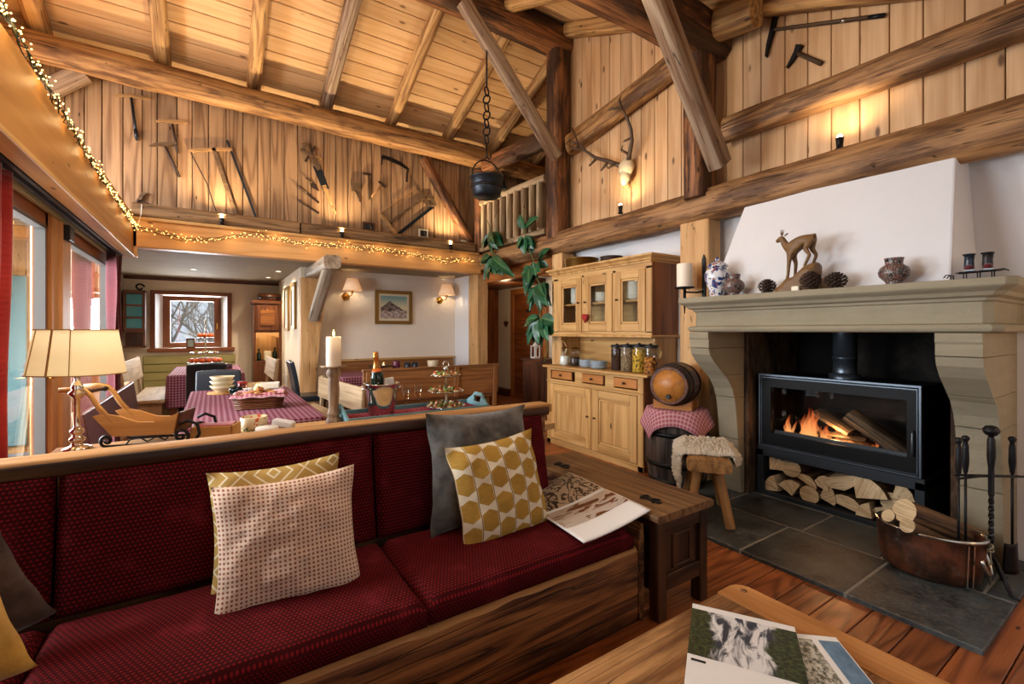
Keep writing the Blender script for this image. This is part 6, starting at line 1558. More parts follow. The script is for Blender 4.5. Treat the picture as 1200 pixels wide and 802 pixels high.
# ================================================================ DINING TABLES, BENCHES, CHAIRS
def dtable(x0, x1, y0, y1, label, clabel, drop, mat):
    cx, cy = (x0+x1)/2, (y0+y1)/2; w, d = x1-x0, y1-y0
    t = thing('dining_table', label, 'table', (cx, cy, 0))
    MB().box((0, 0, .715), (w, d, .05)).build('tabletop', M_bench, t)
    for sx in (-1, 1):
        for sy in (-1, 1): MB().box((sx*(w/2-.06), sy*(d/2-.06), .345), (.08, .08, .69), axis=2).build('leg', M_dcab, t)
    b = MB(); N = 120; per = []; r = .03
    for i in range(N):
        s = i/N*2*(w+d)
        if s < w: p = (-w/2+s, -d/2, 0, -1)
        elif s < w+d: p = (w/2, -d/2+s-w, 1, 0)
        elif s < 2*w+d: p = (w/2-(s-w-d), d/2, 0, 1)
        else: p = (-w/2, d/2-(s-2*w-d), -1, 0)
        per.append(p)
    vs = []; gs = []
    for k, (zz, out) in enumerate(((0.0, -.002), (-.004, .010), (-.02, .018), (-drop*.4, .024), (-drop, .036))):
        for i, p in enumerate(per):
            q = out+(.018*math.sin(i*.9)*(-zz/drop) if k > 2 else 0)
            px = p[0]+(p[2]*q); py = p[1]+p[3]*q
            vs.append((px, py, zz)); gs.append((p[0] if p[3] else p[0]+zz*p[2]*-1, p[1] if p[2] else p[1]+zz*p[3]*-1, 0))
    b.add(vs, [(k*N+i, k*N+(i+1) % N, k*N+N+(i+1) % N, k*N+N+i) for k in range(4) for i in range(N)], gs, smooth=True)
    b.add([v for v in vs[:N]], [tuple(range(N))], gs[:N])
    one('tablecloth', b, mat, clabel, 'tablecloth', loc=(cx, cy, .7425))
dtable(-.17, .64, 3.32, 5.40, 'dining table under the nearer plaid cloth', 'plum plaid tablecloth on the nearer dining table', .20, M_plaid)
dtable(-.50, .36, 7.45, 9.25, 'far dining table under the window', 'plum plaid tablecloth on the far table under the window', .42, M_plaid)
dtable(1.36, 3.20, 5.98, 6.72, 'dining table along the wall with the two lamps', 'plum plaid tablecloth on the table below the two wall lamps', .20, M_plaid)
DZ = .7445
def bench(name, label, p, rz, L, seat_mat, back_mat, back=(.58, .86), tilt=.12, h=.45, depth=.36, ends=True, edge=None):
    """bench along local X; people sit facing local -Y, the back is at +Y"""
    t = thing(name, label, 'bench', (p[0], p[1], 0), rz)
    MB().box((0, 0, h-.02), (L, depth, .04), axis=0).build('seat', seat_mat, t, bev=.005)
    for x in (-L/2+.12, L/2-.12): MB().box((x, 0, (h-.04)/2), (.05, depth*.8, h-.04), axis=2).build('leg', seat_mat, t, bev=.004)
    MB().box((0, depth/2+.03+tilt*.25, (back[0]+back[1])/2), (L, .032, back[1]-back[0]), axis=0, rot=(-tilt, 0, 0)).build('backrest', back_mat, t, bev=.005)
    if ends:
        for x in (-L/2+.06, L/2-.06): MB().bar((x, depth/2+.028, .0), (x, depth/2+.045+tilt*.45, back[1]+.01), .055, .035, up=(0, 1, 0)).build('post', edge or seat_mat, t, bev=.004)
    return t
# plum-brown bench on the left of the nearer table: faces +X
bench('dining_bench', 'plum-brown bench with a pale-edged back, left of the nearer table', (-.37, 4.48), PI/2, 1.95, M_benchd, M_benchd, (.60, .855), .14, edge=M_benchg)
bench('dining_bench', 'grey wooden bench left of the far table by the curtain', (-.70, 8.20), PI/2, 1.75, M_benchg, M_benchg, (.62, .93), .16)
bench('dining_bench', 'pale plank bench right of the far table by the corner cabinet', (.57, 8.25), -PI/2, 1.4, M_benchg, M_benchg, (.60, .90), .12, depth=.28)
bench('dining_bench', 'pale plank-backed bench right of the nearer table', (.93, 5.20), -PI/2+.09, 1.46, M_benchg, M_benchg, (.53, .775), .05)
bw = bench('dining_bench', 'bench with a panelled back, its back turned to the sofa', (2.42, 5.70), PI, 1.88, M_bench, M_bench, (.47, .845), .05)
for x in (-.28, ): MB().box((x, .24, .66), (.06, .05, .40), axis=2, rot=(-.05, 0, 0)).build('post', M_bench, bw, bev=.004)
MB().box((0, .236, .855), (1.9, .06, .03), axis=0).build('top_rail', M_bench, bw, bev=.004)
bwl = thing('wall_bench', 'fitted bench with a wooden back along the wall of the two lamps', 'bench', (2.5, 7.1, 0))
MB().box((0, -.02, .43), (2.1, .40, .04), axis=0).build('seat', M_bench, bwl); MB().box((0, .205, .66), (2.1, .03, .40), axis=0).build('backrest', M_bench, bwl, bev=.004); MB().box((0, .195, .875), (2.14, .06, .03), axis=0).build('cap', M_buf, bwl, bev=.004); MB().box((0, -.02, .205), (2.0, .3, .41)).build('base', M_bench, bwl)
def lchair(p, rz, mat, label, top=.92, w=.42):
    t = thing('leather_chair', label, 'chair', (p[0], p[1], 0), rz)      # sits facing local -Y
    MB().box((0, 0, .445), (w, .43, .08)).build('seat', mat, t, bev=.02, bseg=3)
    b = MB(); b.grid(lambda u, v: ((u-.5)*w*(1-.03*v), .205+.02*v+.10*v*v*.6, .42+v*(top-.42)+.012*(1-(2*u-1)**2)*v), 14, 14); b.build('backrest', mat, t, solid=.05, bev=.012, bseg=3)
    for x in (-w/2+.03, w/2-.03):
        for y in (-.18, .19): MB().box((x, y, .20), (.04, .04, .41), axis=2, taper=(.8, .8)).build('leg', M_dcab, t)
lchair((-.07, 7.02), PI, M_leather, 'black leather chair at the near end of the far table', .92)
lchair((.05, 5.52), 0, M_bluel, 'navy leather chair at the far end of the nearer table', .90)
lchair((1.12, 6.58), PI/2, M_bluel, 'navy leather chair seen from the side before the honey-coloured post', .93)

# on the nearer table
bwm = MB().lathe([(.05, 0), (.052, .008), (.085, .035), (.102, .06), (.098, .06), (.08, .036), (.04, .012), (0, .011)], 30).mesh('bowl'); bwm.materials.append(M_cream2)
for i, w in enumerate(('bottom', 'middle', 'topmost')):
    o = bpy.data.objects.new('stoneware_bowl', bwm); COL.objects.link(o); o.location = (.07, 5.07, DZ+.012+i*.043); tag(o, f'{w} cream stoneware bowl of the pile on the nearer table', 'bowl', 'pile of stoneware bowls')
lathed('wooden_mat', [(.12, 0), (.12, .010), (0, .011)], M_sled, 'round wooden mat under the pile of bowls', 'mat', (.07, 5.07, DZ))
bb = thing('bread_basket', 'dark wicker bread basket lined with a pink cloth on the nearer table', 'basket', (.30, 3.98, DZ), -.15)
b = MB(); 
for k in range(8):
    z = .008+k*.014; g_ = 1+.02*k
    b.tube([(sx*.15*g_, sy*.10*g_, z+.003*((i+k) % 2)) for i, (sx, sy) in enumerate([(-1, -1), (-.5, -1), (0, -1), (.5, -1), (1, -1), (1, -.3), (1, .3), (1, 1), (.5, 1), (0, 1), (-.5, 1), (-1, 1), (-1, .3), (-1, -.3)])], .008, 6, closed=True)
b.span((-.14, -.09, 0), (.14, .09, .008)); b.build('wicker', M_dcab, bb)
def liner(u, v):
    x, y = (u-.5)*2, (v-.5)*2; m = max(abs(x), abs(y))
    if m < .72: return (x*.175, y*.12, .075)
    q = (m-.72)/.28; return (x*.175*(1+.08*q), y*.12*(1+.12*q), .075+.05*min(1, q*2)-.035*max(0, q*2-1)+.004*math.sin(9*(x+y)))
MB().grid(liner, 26, 26, gfn=lambda u, v: (u*.4, v*.3, 0)).build('cloth_liner', M_check, bb, solid=.002)
rr = random.Random(4)
for i, (x, y) in enumerate(((-.08, -.03), (0, -.035), (.085, -.02), (-.05, .035), (.04, .03), (.0, .0))):
    p = Matrix.Rotation(-.15, 3, 'Z') @ Vector((x, y, 0))
    one('bread_slice', MB().ball((0, 0, 0), (.045, .03, .022), 12, 8, jit=.25, seed=i), M_bread, 'chunk of crusty bread in the wicker basket on the nearer table', 'bread', loc=(.30+p.x, 3.98+p.y, DZ+.105+(.03 if i == 5 else 0)), rot=(ru(-.3, .3), ru(-.3, .3), ru(0, 3)), group='bread in the basket')
lathed('teal_bowl', [(.03, 0), (.05, .02), (.06, .065), (.057, .065), (.046, .02), (0, .008)], M_tealglass, 'teal glass bowl beside the pile of bowls', 'bowl', (.17, 4.90, DZ))
lathed('teal_bowl', [(.025, 0), (.04, .02), (.047, .05), (.045, .05), (.036, .02), (0, .008)], M_tealglass, 'smaller teal glass bowl next to the white cup', 'bowl', (.225, 4.78, DZ))
lathed('white_cup', [(.03, 0), (.038, .02), (.04, .055), (.037, .055), (.034, .02), (0, .008)], M_white, 'white cup in the middle of the nearer table', 'cup', (.27, 4.86, DZ))
jj = thing('jam_jar', 'red jam jar with a red lid at the far end of the nearer table', 'jar', (.24, 5.22, DZ)); MB().lathe([(.04, 0), (.043, .005), (.043, .065), (.038, .072)], 20).build('jam', M_weave if False else plain('red_jam', '5A1018', .2), jj); MB().lathe([(.042, .070), (.043, .085), (0, .087)], 20).build('lid', M_curtr, jj)
def tealight(loc, lab, pw=.8):
    t = thing('tea_light', lab, 'candle', loc); MB().lathe([(.025, 0), (.032, .004), (.036, .05), (.033, .05), (.028, .008), (0, .007)], 18).build('holder', M_jar, t); MB().lathe([(.022, .007), (.022, .022), (0, .022)], 14).build('wax', M_wax, t); MB().lathe([(.0005, .024), (.005, .032), (.003, .046), (.0003, .056)], 10, cap=False).build('flame', M_flame, t); lamp('candle_light', 'POINT', (0, 0, .045), pw, (1, .62, .28), .012, parent=t)
tealight((.33, 4.98, DZ), 'tea light burning left of the bread on the nearer table'); tealight((.36, 5.20, DZ), 'tea light burning near the white dish on the nearer table')
MB_d = MB(); MB_d.span((-.09, -.06, 0), (.09, .06, .006)); MB_d.span((-.09, -.06, 0), (.09, -.055, .055)); MB_d.span((-.09, .055, 0), (.09, .06, .055)); MB_d.span((-.09, -.06, 0), (-.085, .06, .055)); MB_d.span((.085, -.06, 0), (.09, .06, .055))
one('white_dish', MB_d, M_white, 'rectangular white dish at the far right of the nearer table', 'dish', loc=(.47, 5.16, DZ+.012), rot=(0, 0, -.2), bev=.004)
lathed('dinner_plate', [(.06, 0), (.12, .010), (.118, .012), (.05, .005), (0, .004)], M_silver, 'grey plate under the rectangular white dish', 'plate', (.47, 5.16, DZ))
# on the far table
TF = (-.10, 8.45, DZ)
tiers(TF, 'tall tiered fruit stand on the far table in front of the window', ((.235, .09), (.20, .245), (.115, .47)), .76)
lathed('glass_platter', [(.09, 0), (.16, .02), (.22, .065), (.215, .067), (.15, .024), (0, .012)], M_tealglass, 'shallow teal glass platter at the foot of the fruit stand', 'platter', (TF[0], TF[1]-.0, DZ))
tm = MB().ball((0, 0, 0), (.036, .036, .032), 14, 9).mesh('tangerine'); tm.materials.append(M_tang)
def fruit(n, R_, z, lab, grp):
    for i in range(n):
        a = 2*PI*i/n; o = bpy.data.objects.new('tangerine', tm); COL.objects.link(o); o.location = (TF[0]+R_*math.cos(a), TF[1]+R_*math.sin(a), TF[2]+z); o.rotation_euler = (ru(-.4, .4), ru(-.4, .4), a); tag(o, lab, 'tangerine', grp)
fruit(14, .185, .135, 'orange tangerine on the lowest tier of the fruit stand', 'tangerines on the lowest tier'); fruit(8, .10, .135, 'orange tangerine near the rod on the lowest tier of the fruit stand', 'inner tangerines on the lowest tier'); fruit(7, .075, .515, 'orange tangerine on the top tier of the fruit stand', 'tangerines on the top tier')
canapes((TF[0], TF[1], TF[2]+.256), .165, 18, 'pale biscuit on the middle tier of the fruit stand', 'biscuits on the middle tier')
lathed('plum_jar', [(.045, 0), (.05, .01), (.05, .07), (.04, .08), (0, .082)], plain('plum_glaze', '3A1A2A', .25), 'dark plum jar right of the fruit stand', 'jar', (.20, 8.30, DZ))
# on the table below the lamps
lathed('candle_tray', [(.10, 0), (.17, .008), (.18, .02), (.175, .022), (.16, .012), (0, .008)], M_rust, 'dark round tray of candles on the table below the lamps', 'tray', (2.03, 6.58, DZ+.06))
lathed('tray_foot', [(.09, 0), (.09, .01), (.03, .02), (.03, .06)], M_rust, 'dark foot under the round candle tray', 'stand', (2.03, 6.58, DZ))
tealight((1.97, 6.56, DZ+.069), 'left tea light on the dark round tray', 1.0); tealight((2.08, 6.59, DZ+.069), 'right tea light on the dark round tray', 1.0)
pc_ = candle((2.27, 6.58, DZ), .055, .14, 'stout purple candle beside the dark tray', False)
for o_ in pc_.children:
    if o_.name.startswith('wax'): o_.data.materials.clear(); o_.data.materials.append(plain('purple_wax', '5A1E3C', .4))
for i, (x, w) in enumerate(((2.44, 'left'), (2.56, 'right'))): lathed('teal_cup', [(.036, 0), (.048, .02), (.052, .11), (.047, .11), (.043, .02), (0, .012)], M_bluel, f'dark teal cup on the table below the lamps, {w} one', 'cup', (x, 6.58, DZ))
lathed('wicker_pot', [(.06, 0), (.07, .01), (.085, .125), (.08, .13), (.072, .02), (0, .014)], M_cream2, 'cream wicker pot at the right end of the table below the lamps', 'pot', (2.84, 6.56, DZ))
pillow('throw_pillow', plain('mauve_cloth', '7A4A6A', .85, nzs=.4), 'small mauve cushion on the bench with a panelled back', .34, .30, .11, (3.12, 5.63, .585), (-.2, 0, PI), 9)

# ================================================================ DINING ROOM WALLS
def framed(name, label, cat, loc, rz, w, h, fw, fmat, pmat, mount=None, dp=.035):
    """picture hung on a wall, facing local -Y, its back at the wall"""
    t = thing(name, label, cat, loc, rz); b = MB(); b.M = Matrix(((0, 1, 0, 0), (1, 0, 0, 0), (0, 0, 1, 0), (0, 0, 0, 1)))
    b.ring(-w/2, -h/2, w/2, h/2, (fw,)*4, -dp, -.001)
    b.build('frame', fmat, t); m = 0
    if mount: m = mount; MB().span((-w/2+fw, -dp*.6, -h/2+fw), (w/2-fw, -dp*.2, h/2-fw)).build('mount', M_mount, t)
    a, c = w/2-fw-m, h/2-fw-m; y = -dp*.62
    b = MB(); b.add([(-a, y, -c), (a, y, -c), (a, y, c), (-a, y, c)], [(0, 1, 2, 3)], [(0, 0, 0), (1, 0, 0), (1, 1, 0), (0, 1, 0)]); b.build('picture', pmat, t)
    return t
framed('mountain_painting', 'mountain painting in a gilt frame between the two wall lamps', 'painting', (2.48, 7.328, 1.716), 0, .62, .55, .055, M_gilt, M_paint, .035)
framed('framed_print', 'framed print on the side wall, nearer the corner cabinet', 'picture', (1.058, 8.55, 1.70), -PI/2, .46, .74, .05, M_gilt, M_print, .05)
framed('framed_print', 'framed print on the side wall, nearer the honey-coloured post', 'picture', (1.058, 7.78, 1.72), -PI/2, .40, .72, .05, M_gilt, M_print, .05)
def sconce(x, lab):
    t = thing('wall_lamp', lab, 'lamp', (x, 7.33, 1.86))
    MB().lathe([(.062, 0), (.062, .006), (.045, .016), (.02, .03), (.012, .034)], 24, M=Matrix.Rotation(PI/2, 4, 'X')).build('rosette', M_brass, t)
    MB().tube([(0, -.02, 0), (0, -.10, -.005), (.02, -.14, .0), (.055, -.16, .02), (.06, -.165, .075)], .008, 8).build('arm', M_brass, t); MB().lathe([(.012, .05), (.018, .055), (.016, .09)], 14, (.06, -.165, 0)).build('socket', M_brass, t)
    MB().lathe([(.145, .085), (.078, .27)], 36, (.06, -.165, 0), cap=False).build('shade', M_shade2, t, solid=.002)
    MB().ball((.06, -.165, .15), .025, 10, 8).build('bulb', M_spotb, t); lamp('lamp_light', 'POINT', (.06, -.165, .15), 7, WARM, .03, parent=t)
sconce(1.72, 'brass wall lamp with a pleated shade left of the mountain painting'); sconce(3.30, 'brass wall lamp with a pleated shade right of the mountain painting')
cc = thing('corner_cabinet', 'dark walnut corner cabinet with a lit niche beside the window', 'cabinet', (.84, 9.62, 0))
b = MB(); b.span((-.24, -.22, 0), (.22, .22, .78)); b.span((-.24, -.22, 1.30), (.22, .22, 1.83)); b.span((-.24, -.22, .78), (-.20, .22, 1.30)); b.span((.17, -.22, .78), (.22, .22, 1.30)); b.span((-.2, .18, .78), (.17, .22, 1.30)); b.build('carcass', M_dcab, cc, bev=.004)
MB().prism([(-.27, 0), (.24, 0), (.23, .03), (.24, .055), (-.27, .055), (-.26, .03)], .50, Matrix(((1, 0, 0, 0), (0, 0, -1, -.01), (0, 1, 0, 1.83), (0, 0, 0, 1)))).build('cornice', M_dcab, cc, bev=.004)
dd = MB().span((-.20, -.245, 1.34), (.17, -.218, 1.80), axis=2).build('door', M_dcab, cc, bev=.006)
MB().prism([(-.13, .07), (.10, .07), (.10, .33), (.06, .36), (.02, .34), (-.015, .38), (-.05, .34), (-.09, .36), (-.13, .33)], .02, Matrix(((1, 0, 0, 0), (0, 0, -1, -.252), (0, 1, 0, 1.36), (0, 0, 0, 1)))).build('carved_panel', M_bufd, dd, bev=.006)
MB().prism([(-.20, 1.30), (-.20, 1.20), (-.15, 1.22), (-.10, 1.25), (-.05, 1.235), (-.015, 1.262), (.02, 1.235), (.07, 1.25), (.12, 1.22), (.17, 1.20), (.17, 1.30)], .03, Matrix(((1, 0, 0, 0), (0, 0, -1, -.225), (0, 1, 0, 0), (0, 0, 0, 1)))).build('arch_valance', M_light, cc)
b = MB(); b.span((-.20, .165, .79), (.17, .18, 1.3)); b.build('niche_back', M_light, cc); MB().span((-.19, -.22, .99), (.17, .17, 1.005)).build('shelf', M_light, cc) if False else None
lamp('niche_light', 'POINT', (-.01, -.05, 1.25), 2.2, WARM, .03, parent=cc)
for x, y, h, m_, lab in ((-.14, -.10, .22, 'bottle_glass', 'dark wine bottle in the lit niche of the corner cabinet'), (.12, -.05, .24, 'bottle_glass', 'dark bottle at the right of the lit niche of the corner cabinet')):
    lathed('bottle', [(.033, 0), (.036, .006), (.036, h*.55), (.014, h*.72), (.013, h*.95), (.016, h*.96), (.016, h), (0, h)], bpy.data.materials[m_], lab, 'bottle', (.84+x, 9.62+y, .785))
one('cream_box', MB().box((0, 0, .085), (.12, .10, .17)), M_cream2, 'cream box between the bottles in the corner cabinet niche', 'box', loc=(.84, 9.54, .785), bev=.006)
tb = thing('wooden_tub', 'oval dark wooden tub on top of the corner cabinet', 'tub', (.88, 9.58, 1.886)); MB().lathe([(.17, 0), (.19, .01), (.20, .13), (.185, .13), (.175, .02), (0, .015)], 28).build('tub', M_dcab, tb); MB().lathe([(.196, .05), (.203, .052), (.204, .07), (.198, .072)], 28, cap=False).build('hoop', M_iron, tb)
hsf = thing('hanging_shelf', 'small dark hanging cupboard with teal panes left of the window', 'cupboard', (-1.07, 9.72, 1.05))
b = MB(); b.span((-.15, -.12, .0), (.13, .13, .03)); b.span((-.15, .11, 0), (.13, .13, .95)); b.span((-.15, -.12, .26), (.13, .12, .29)); b.span((-.15, -.12, .92), (.13, .13, .95)); b.span((.10, -.12, 0), (.13, .12, .95)); b.span((-.15, -.12, .29), (-.13, .12, .92)); b.build('carcass', M_dcab, hsf, bev=.003)
dd = MB(); dd.span((-.15, -.14, .29), (-.11, -.118, .92)); dd.span((.09, -.14, .29), (.13, -.118, .92))
for z in (.29, .48, .68, .89): dd.span((-.11, -.14, z), (.09, -.118, z+.035))
dd = dd.build('door', M_dcab, hsf, bev=.003)
for z in (.325, .515, .715): MB().span((-.11, -.13, z), (.09, -.126, z+.165)).build('teal_pane', M_teal, dd)
one('iron_ornament', MB().tube([(.06*math.cos(a)*(1-a/12), 0, .05+.045*math.sin(a)) for a in [i*.4 for i in range(16)]], .014, 8), M_iron, 'black iron ornament on top of the small hanging cupboard', 'ornament', loc=(-1.02, 9.70, 2.012))
for x, y, lab in ((-.25, 8.4, 'recessed ceiling light nearest the window'), (.85, 7.94, 'recessed ceiling light nearest the grey beam'), (.80, 8.95, 'recessed ceiling light over the corner cabinet')):
    t = thing('recessed_light', lab, 'ceiling light', (x, y, 2.262)); MB().lathe([(.045, 0), (.045, -.006), (.034, -.006), (.034, 0)], 24, cap=False).build('ring', M_white, t); MB().lathe([(.033, -.002), (0, -.003)], 20, cap=False).build('lens', M_down, t)
    lamp('down_light', 'SPOT', (0, 0, -.02), 75, (1, .80, .56), .03, parent=t, spot=(2.5, .9))
fm = framed('sill_photo', 'small dark photo frame standing on the far window sill', 'photo frame', (-.335, 9.84, 1.115), 0, .13, .17, .022, M_dcab, M_print)
# curtains
def curtain(name, label, x, y0, y1, z0, z1, mat, seed, amp=.05, flare=1.0):
    b = MB(); n = 90
    b.grid(lambda u, v: (x+amp*math.sin(u*(y1-y0)*38+seed+.6*math.sin(v*3))*(.75+.25*v)+.02*nz(u*4, v*3, seed), y0+(y1-y0)*(u*(1-.12*(1-v))+.0), z0+(z1-z0)*v), n, 14)
    return one(name, b, mat, label, 'curtain', solid=.004)
curtain('curtain', 'wine-red curtain gathered at the far end of the glazed doors', -.86, 6.0, 6.47, .02, 2.13, M_curt, 1, .045)
curtain('curtain', 'bright red curtain at the left edge of the picture', -.875, 2.66, 3.30, .02, 2.13, M_curtr, 2, .03)
# hall
he = MB(); he.prism([(x*1.6, y*1.6) for x, y in hp], .03, Matrix(((0, 0, 1, 0), (1, 0, 0, 0), (0, 1, 0, 0), (0, 0, 0, 1))), smooth=True); he.tube([(0, 0, .03), (0, 0, .20)], .003, 6)
one('wooden_heart', he, M_dcab, 'dark wooden heart hanging on the wall left of the hall door', 'heart', loc=(5.07, 7.95, 1.48), bev=.01)
hb = thing('hall_cabinet', 'small dark cabinet in the hall right of the red-brown door', 'cabinet', (4.72, 6.32, 0))
MB().span((-.2, -.30, 0), (.2, .22, .82)).build('carcass', M_dcab, hb, bev=.004); MB().span((-.23, -.33, .82), (.23, .25, .86)).build('top', M_dcab, hb, bev=.004); MB().span((-.215, -.26, .08), (-.2, .18, .76)).build('door', M_dcab, hb, bev=.004)
ln = thing('white_lantern', 'little white lantern on the hall cabinet', 'lantern', (4.66, 6.36, .862))
b = MB(); b.span((-.06, -.06, 0), (.06, .06, .02)); [b.box((sx*.052, sy*.052, .11), (.014, .014, .18)) for sx in (-1, 1) for sy in (-1, 1)]; b.span((-.06, -.06, .20), (.06, .06, .215)); b.lathe([(.06, .215), (.012, .27), (.012, .29), (0, .29)], 4); b.build('frame', M_white, ln)
sh_ = thing('hall_shelf', 'narrow dark hall shelf with pots and bottles behind the planed corner post', 'shelf', (3.98, 7.75, 0))
b = MB(); b.span((-.18, .12, 0), (.18, .15, 2.1)); 
for z in (.10, .45, .78, 1.10, 1.42): b.span((-.18, -.13, z), (.18, .13, z+.025))
b.build('boards', M_dcab, sh_)
for i, (x, z, r, h, m_, lab) in enumerate(((-.08, 1.445, .05, .20, M_black, 'black bottle on the top board of the hall shelf'), (.07, 1.445, .055, .14, M_mosaic, 'patterned jug on the top board of the hall shelf'), (-.04, 1.125, .075, .13, M_bluel, 'dark pot on the second board of the hall shelf'), (.08, 1.125, .05, .17, M_cream2, 'cream jar on the second board of the hall shelf'), (0, .805, .09, .14, M_curt, 'wine-red pot on the third board of the hall shelf'), (.0, .475, .09, .12, M_mosaic, 'patterned bowl on the fourth board of the hall shelf'))):
    lathed('shelf_pot', [(r*.7, 0), (r, h*.3), (r, h*.6), (r*.5, h*.85), (r*.55, h), (r*.45, h), (0, h*.8)], m_, lab, 'pot', (3.98+x, 7.73, z))
lamp('hall_lamp', 'POINT', (4.4, 6.9, 2.0), 9, WARM, .08)

# ================================================================ OLD TOOLS ON THE LOFT WALL
LY = 6.605
def tool(name, label, x, z, y=LY): return thing(name, label, 'tool', (x, y, z))
def shaft(t, p, q, r, mat, nm='handle', n=8, r2=None):
    o = t.location; return MB().tube([(p[0]-o.x, 0, p[1]-o.z), ((p[0]+q[0])/2-o.x, 0, (p[1]+q[1])/2-o.z), (q[0]-o.x, 0, q[1]-o.z)], [r, r*1.05, r2 or r], n).build(nm, mat, t)
def flatbar(t, pts, w, mat, nm, th=.012):
    """flat piece following points, its width per point in the wall plane"""
    o = t.location; b = MB(); L = []; Rr = []
    for i, p in enumerate(pts):
        a = pts[max(0, i-1)]; c = pts[min(len(pts)-1, i+1)]; d = Vector((c[0]-a[0], c[1]-a[1])).normalized(); k = (w[i] if isinstance(w, (list, tuple)) else w)/2
        L.append((p[0]-d.y*k-o.x, p[1]+d.x*k-o.z)); Rr.append((p[0]+d.y*k-o.x, p[1]-d.x*k-o.z))
    b.prism(L+Rr[::-1], th, Matrix(((1, 0, 0, 0), (0, 0, -1, 0), (0, 1, 0, 0), (0, 0, 0, 1)))); return b.build(nm, mat, t, bev=.002)
t = tool('pickaxe', 'pick with a blue shaft, topmost of three at the left of the loft wall', -.77, 3.96)
flatbar(t, [(-.91, 3.925), (-.84, 3.95), (-.77, 3.962), (-.68, 3.972), (-.60, 3.98)], [.012, .026, .034, .026, .010], M_toolp, 'head', .03); shaft(t, (-.77, 3.96), (-.72, 3.48), .014, M_blue); shaft(t, (-.732, 3.60), (-.722, 3.50), .019, M_blue, 'grip')
t = tool('pickaxe', 'pick with a flat pale head, upper of the two overlapping ones on the loft wall', -.40, 3.76)
flatbar(t, [(-.55, 3.735), (-.47, 3.765), (-.40, 3.768), (-.33, 3.785), (-.25, 3.795)], [.02, .032, .05, .032, .016], M_toolp, 'head', .03); shaft(t, (-.40, 3.75), (-.35, 3.42), .013, M_rust)
t = tool('pickaxe', 'dark pick hanging below the other two picks on the loft wall', -.48, 3.49)
flatbar(t, [(-.61, 3.44), (-.54, 3.475), (-.47, 3.49), (-.41, 3.51), (-.36, 3.53)], [.012, .034, .042, .034, .026], M_tool, 'head', .03); shaft(t, (-.47, 3.48), (-.33, 3.14), .013, M_rust)
t = tool('pit_saw', 'tall wooden saw frame standing on the sill of the loft wall', 0.0, 3.0)
flatbar(t, [(-.24, 3.465), (-.01, 3.53), (.19, 3.575)], .035, M_toolp, 'top_bar', .03); flatbar(t, [(0, 3.55), (.24, 2.745)], .04, M_tool, 'stile', .03); flatbar(t, [(.14, 3.68), (.46, 2.745)], .025, M_blue, 'blade', .008); flatbar(t, [(.24, 2.752), (.46, 2.752)], .022, M_rust, 'foot', .02)
flatbar(t, [(-.22, 3.44), (-.06, 3.10), (.03, 2.78)], .012, M_rust, 'wire', .006)  # thin dark strip standing in for the saw frame's shadow on the left
t = tool('sickle', 'hooked scythe handle lying on the sill at the left of the loft wall', -.7, 2.80)
shaft(t, (-.735, 2.745), (-.70, 2.82), .016, M_tool, 'handle'); flatbar(t, [(-.70, 2.81), (-.675, 2.87), (-.645, 2.90)], [.032, .034, .03], M_tool, 'crook', .03); flatbar(t, [(-.69, 2.80), (-.56, 2.765), (-.42, 2.735)], .012, M_rust, 'blade', .006)
t = tool('crosscut_saw', 'pointed saw with a crossed dark handle in the middle of the loft wall', 1.11, 3.68)
flatbar(t, [(.97, 3.745), (1.06, 3.72), (1.15, 3.69)], [.05, .045, .03], M_tool, 'cross_handle', .03); flatbar(t, [(1.0, 3.84), (1.10, 3.69)], [.045, .05], M_tool, 'cross_handle', .034); flatbar(t, [(1.15, 3.83), (1.03, 3.60)], [.03, .03], M_rust, 'cross_bar', .02)
flatbar(t, [(1.10, 3.69), (1.20, 3.52)], .055, M_tool, 'grip', .04); flatbar(t, [(1.17, 3.57), (1.29, 3.27)], [.10, .09], M_blue, 'blade', .006); flatbar(t, [(1.26, 3.32), (1.36, 3.08), (1.42, 2.95)], [.06, .035, .015], M_toolp, 'tip', .012); flatbar(t, [(1.13, 3.70), (1.24, 3.67)], .018, M_toolp, 'peg', .02)
t = tool('trowel', 'small pointed trowel left of the crosscut saw on the loft wall', 1.12, 3.31)
shaft(t, (1.03, 3.38), (1.11, 3.325), .011, M_tool); flatbar(t, [(1.10, 3.33), (1.14, 3.29), (1.20, 3.23)], [.03, .075, .006], M_rust, 'blade', .006)
for (p, q), lab in ((((.94, 3.25), (1.20, 3.07)), 'upper of two long chisels left of the crosscut saw'), (((.94, 3.07), (1.20, 2.93)), 'lower of two long chisels left of the crosscut saw')):
    t = tool('chisel', lab, (p[0]+q[0])/2, (p[1]+q[1])/2); m_ = (p[0]+(q[0]-p[0])*.4, p[1]+(q[1]-p[1])*.4)
    shaft(t, p, m_, .017, M_tool); flatbar(t, [m_, q], [.022, .03], M_rust, 'blade', .01)
t = tool('mallet', 'small square wooden mallet on the loft wall', 1.69, 3.34)
flatbar(t, [(1.625, 3.355), (1.745, 3.385)], .12, M_tool, 'head', .06); shaft(t, (1.69, 3.31), (1.745, 3.165), .011, M_tool)
t = tool('hammer', 'hammer with a long upright handle on the loft wall', 1.86, 3.42)
flatbar(t, [(1.785, 3.585), (1.83, 3.585), (1.90, 3.59)], [.014, .03, .026], M_rust, 'head', .03); shaft(t, (1.865, 3.585), (1.87, 3.22), .012, M_tool)
t = tool('hammer', 'hammer with a slanted pale handle right of the upright hammer', 2.0, 3.38)
flatbar(t, [(2.01, 3.51), (2.06, 3.48), (2.12, 3.44)], [.014, .032, .026], M_rust, 'head', .03); shaft(t, (2.06, 3.47), (1.91, 3.27), .012, M_toolp)
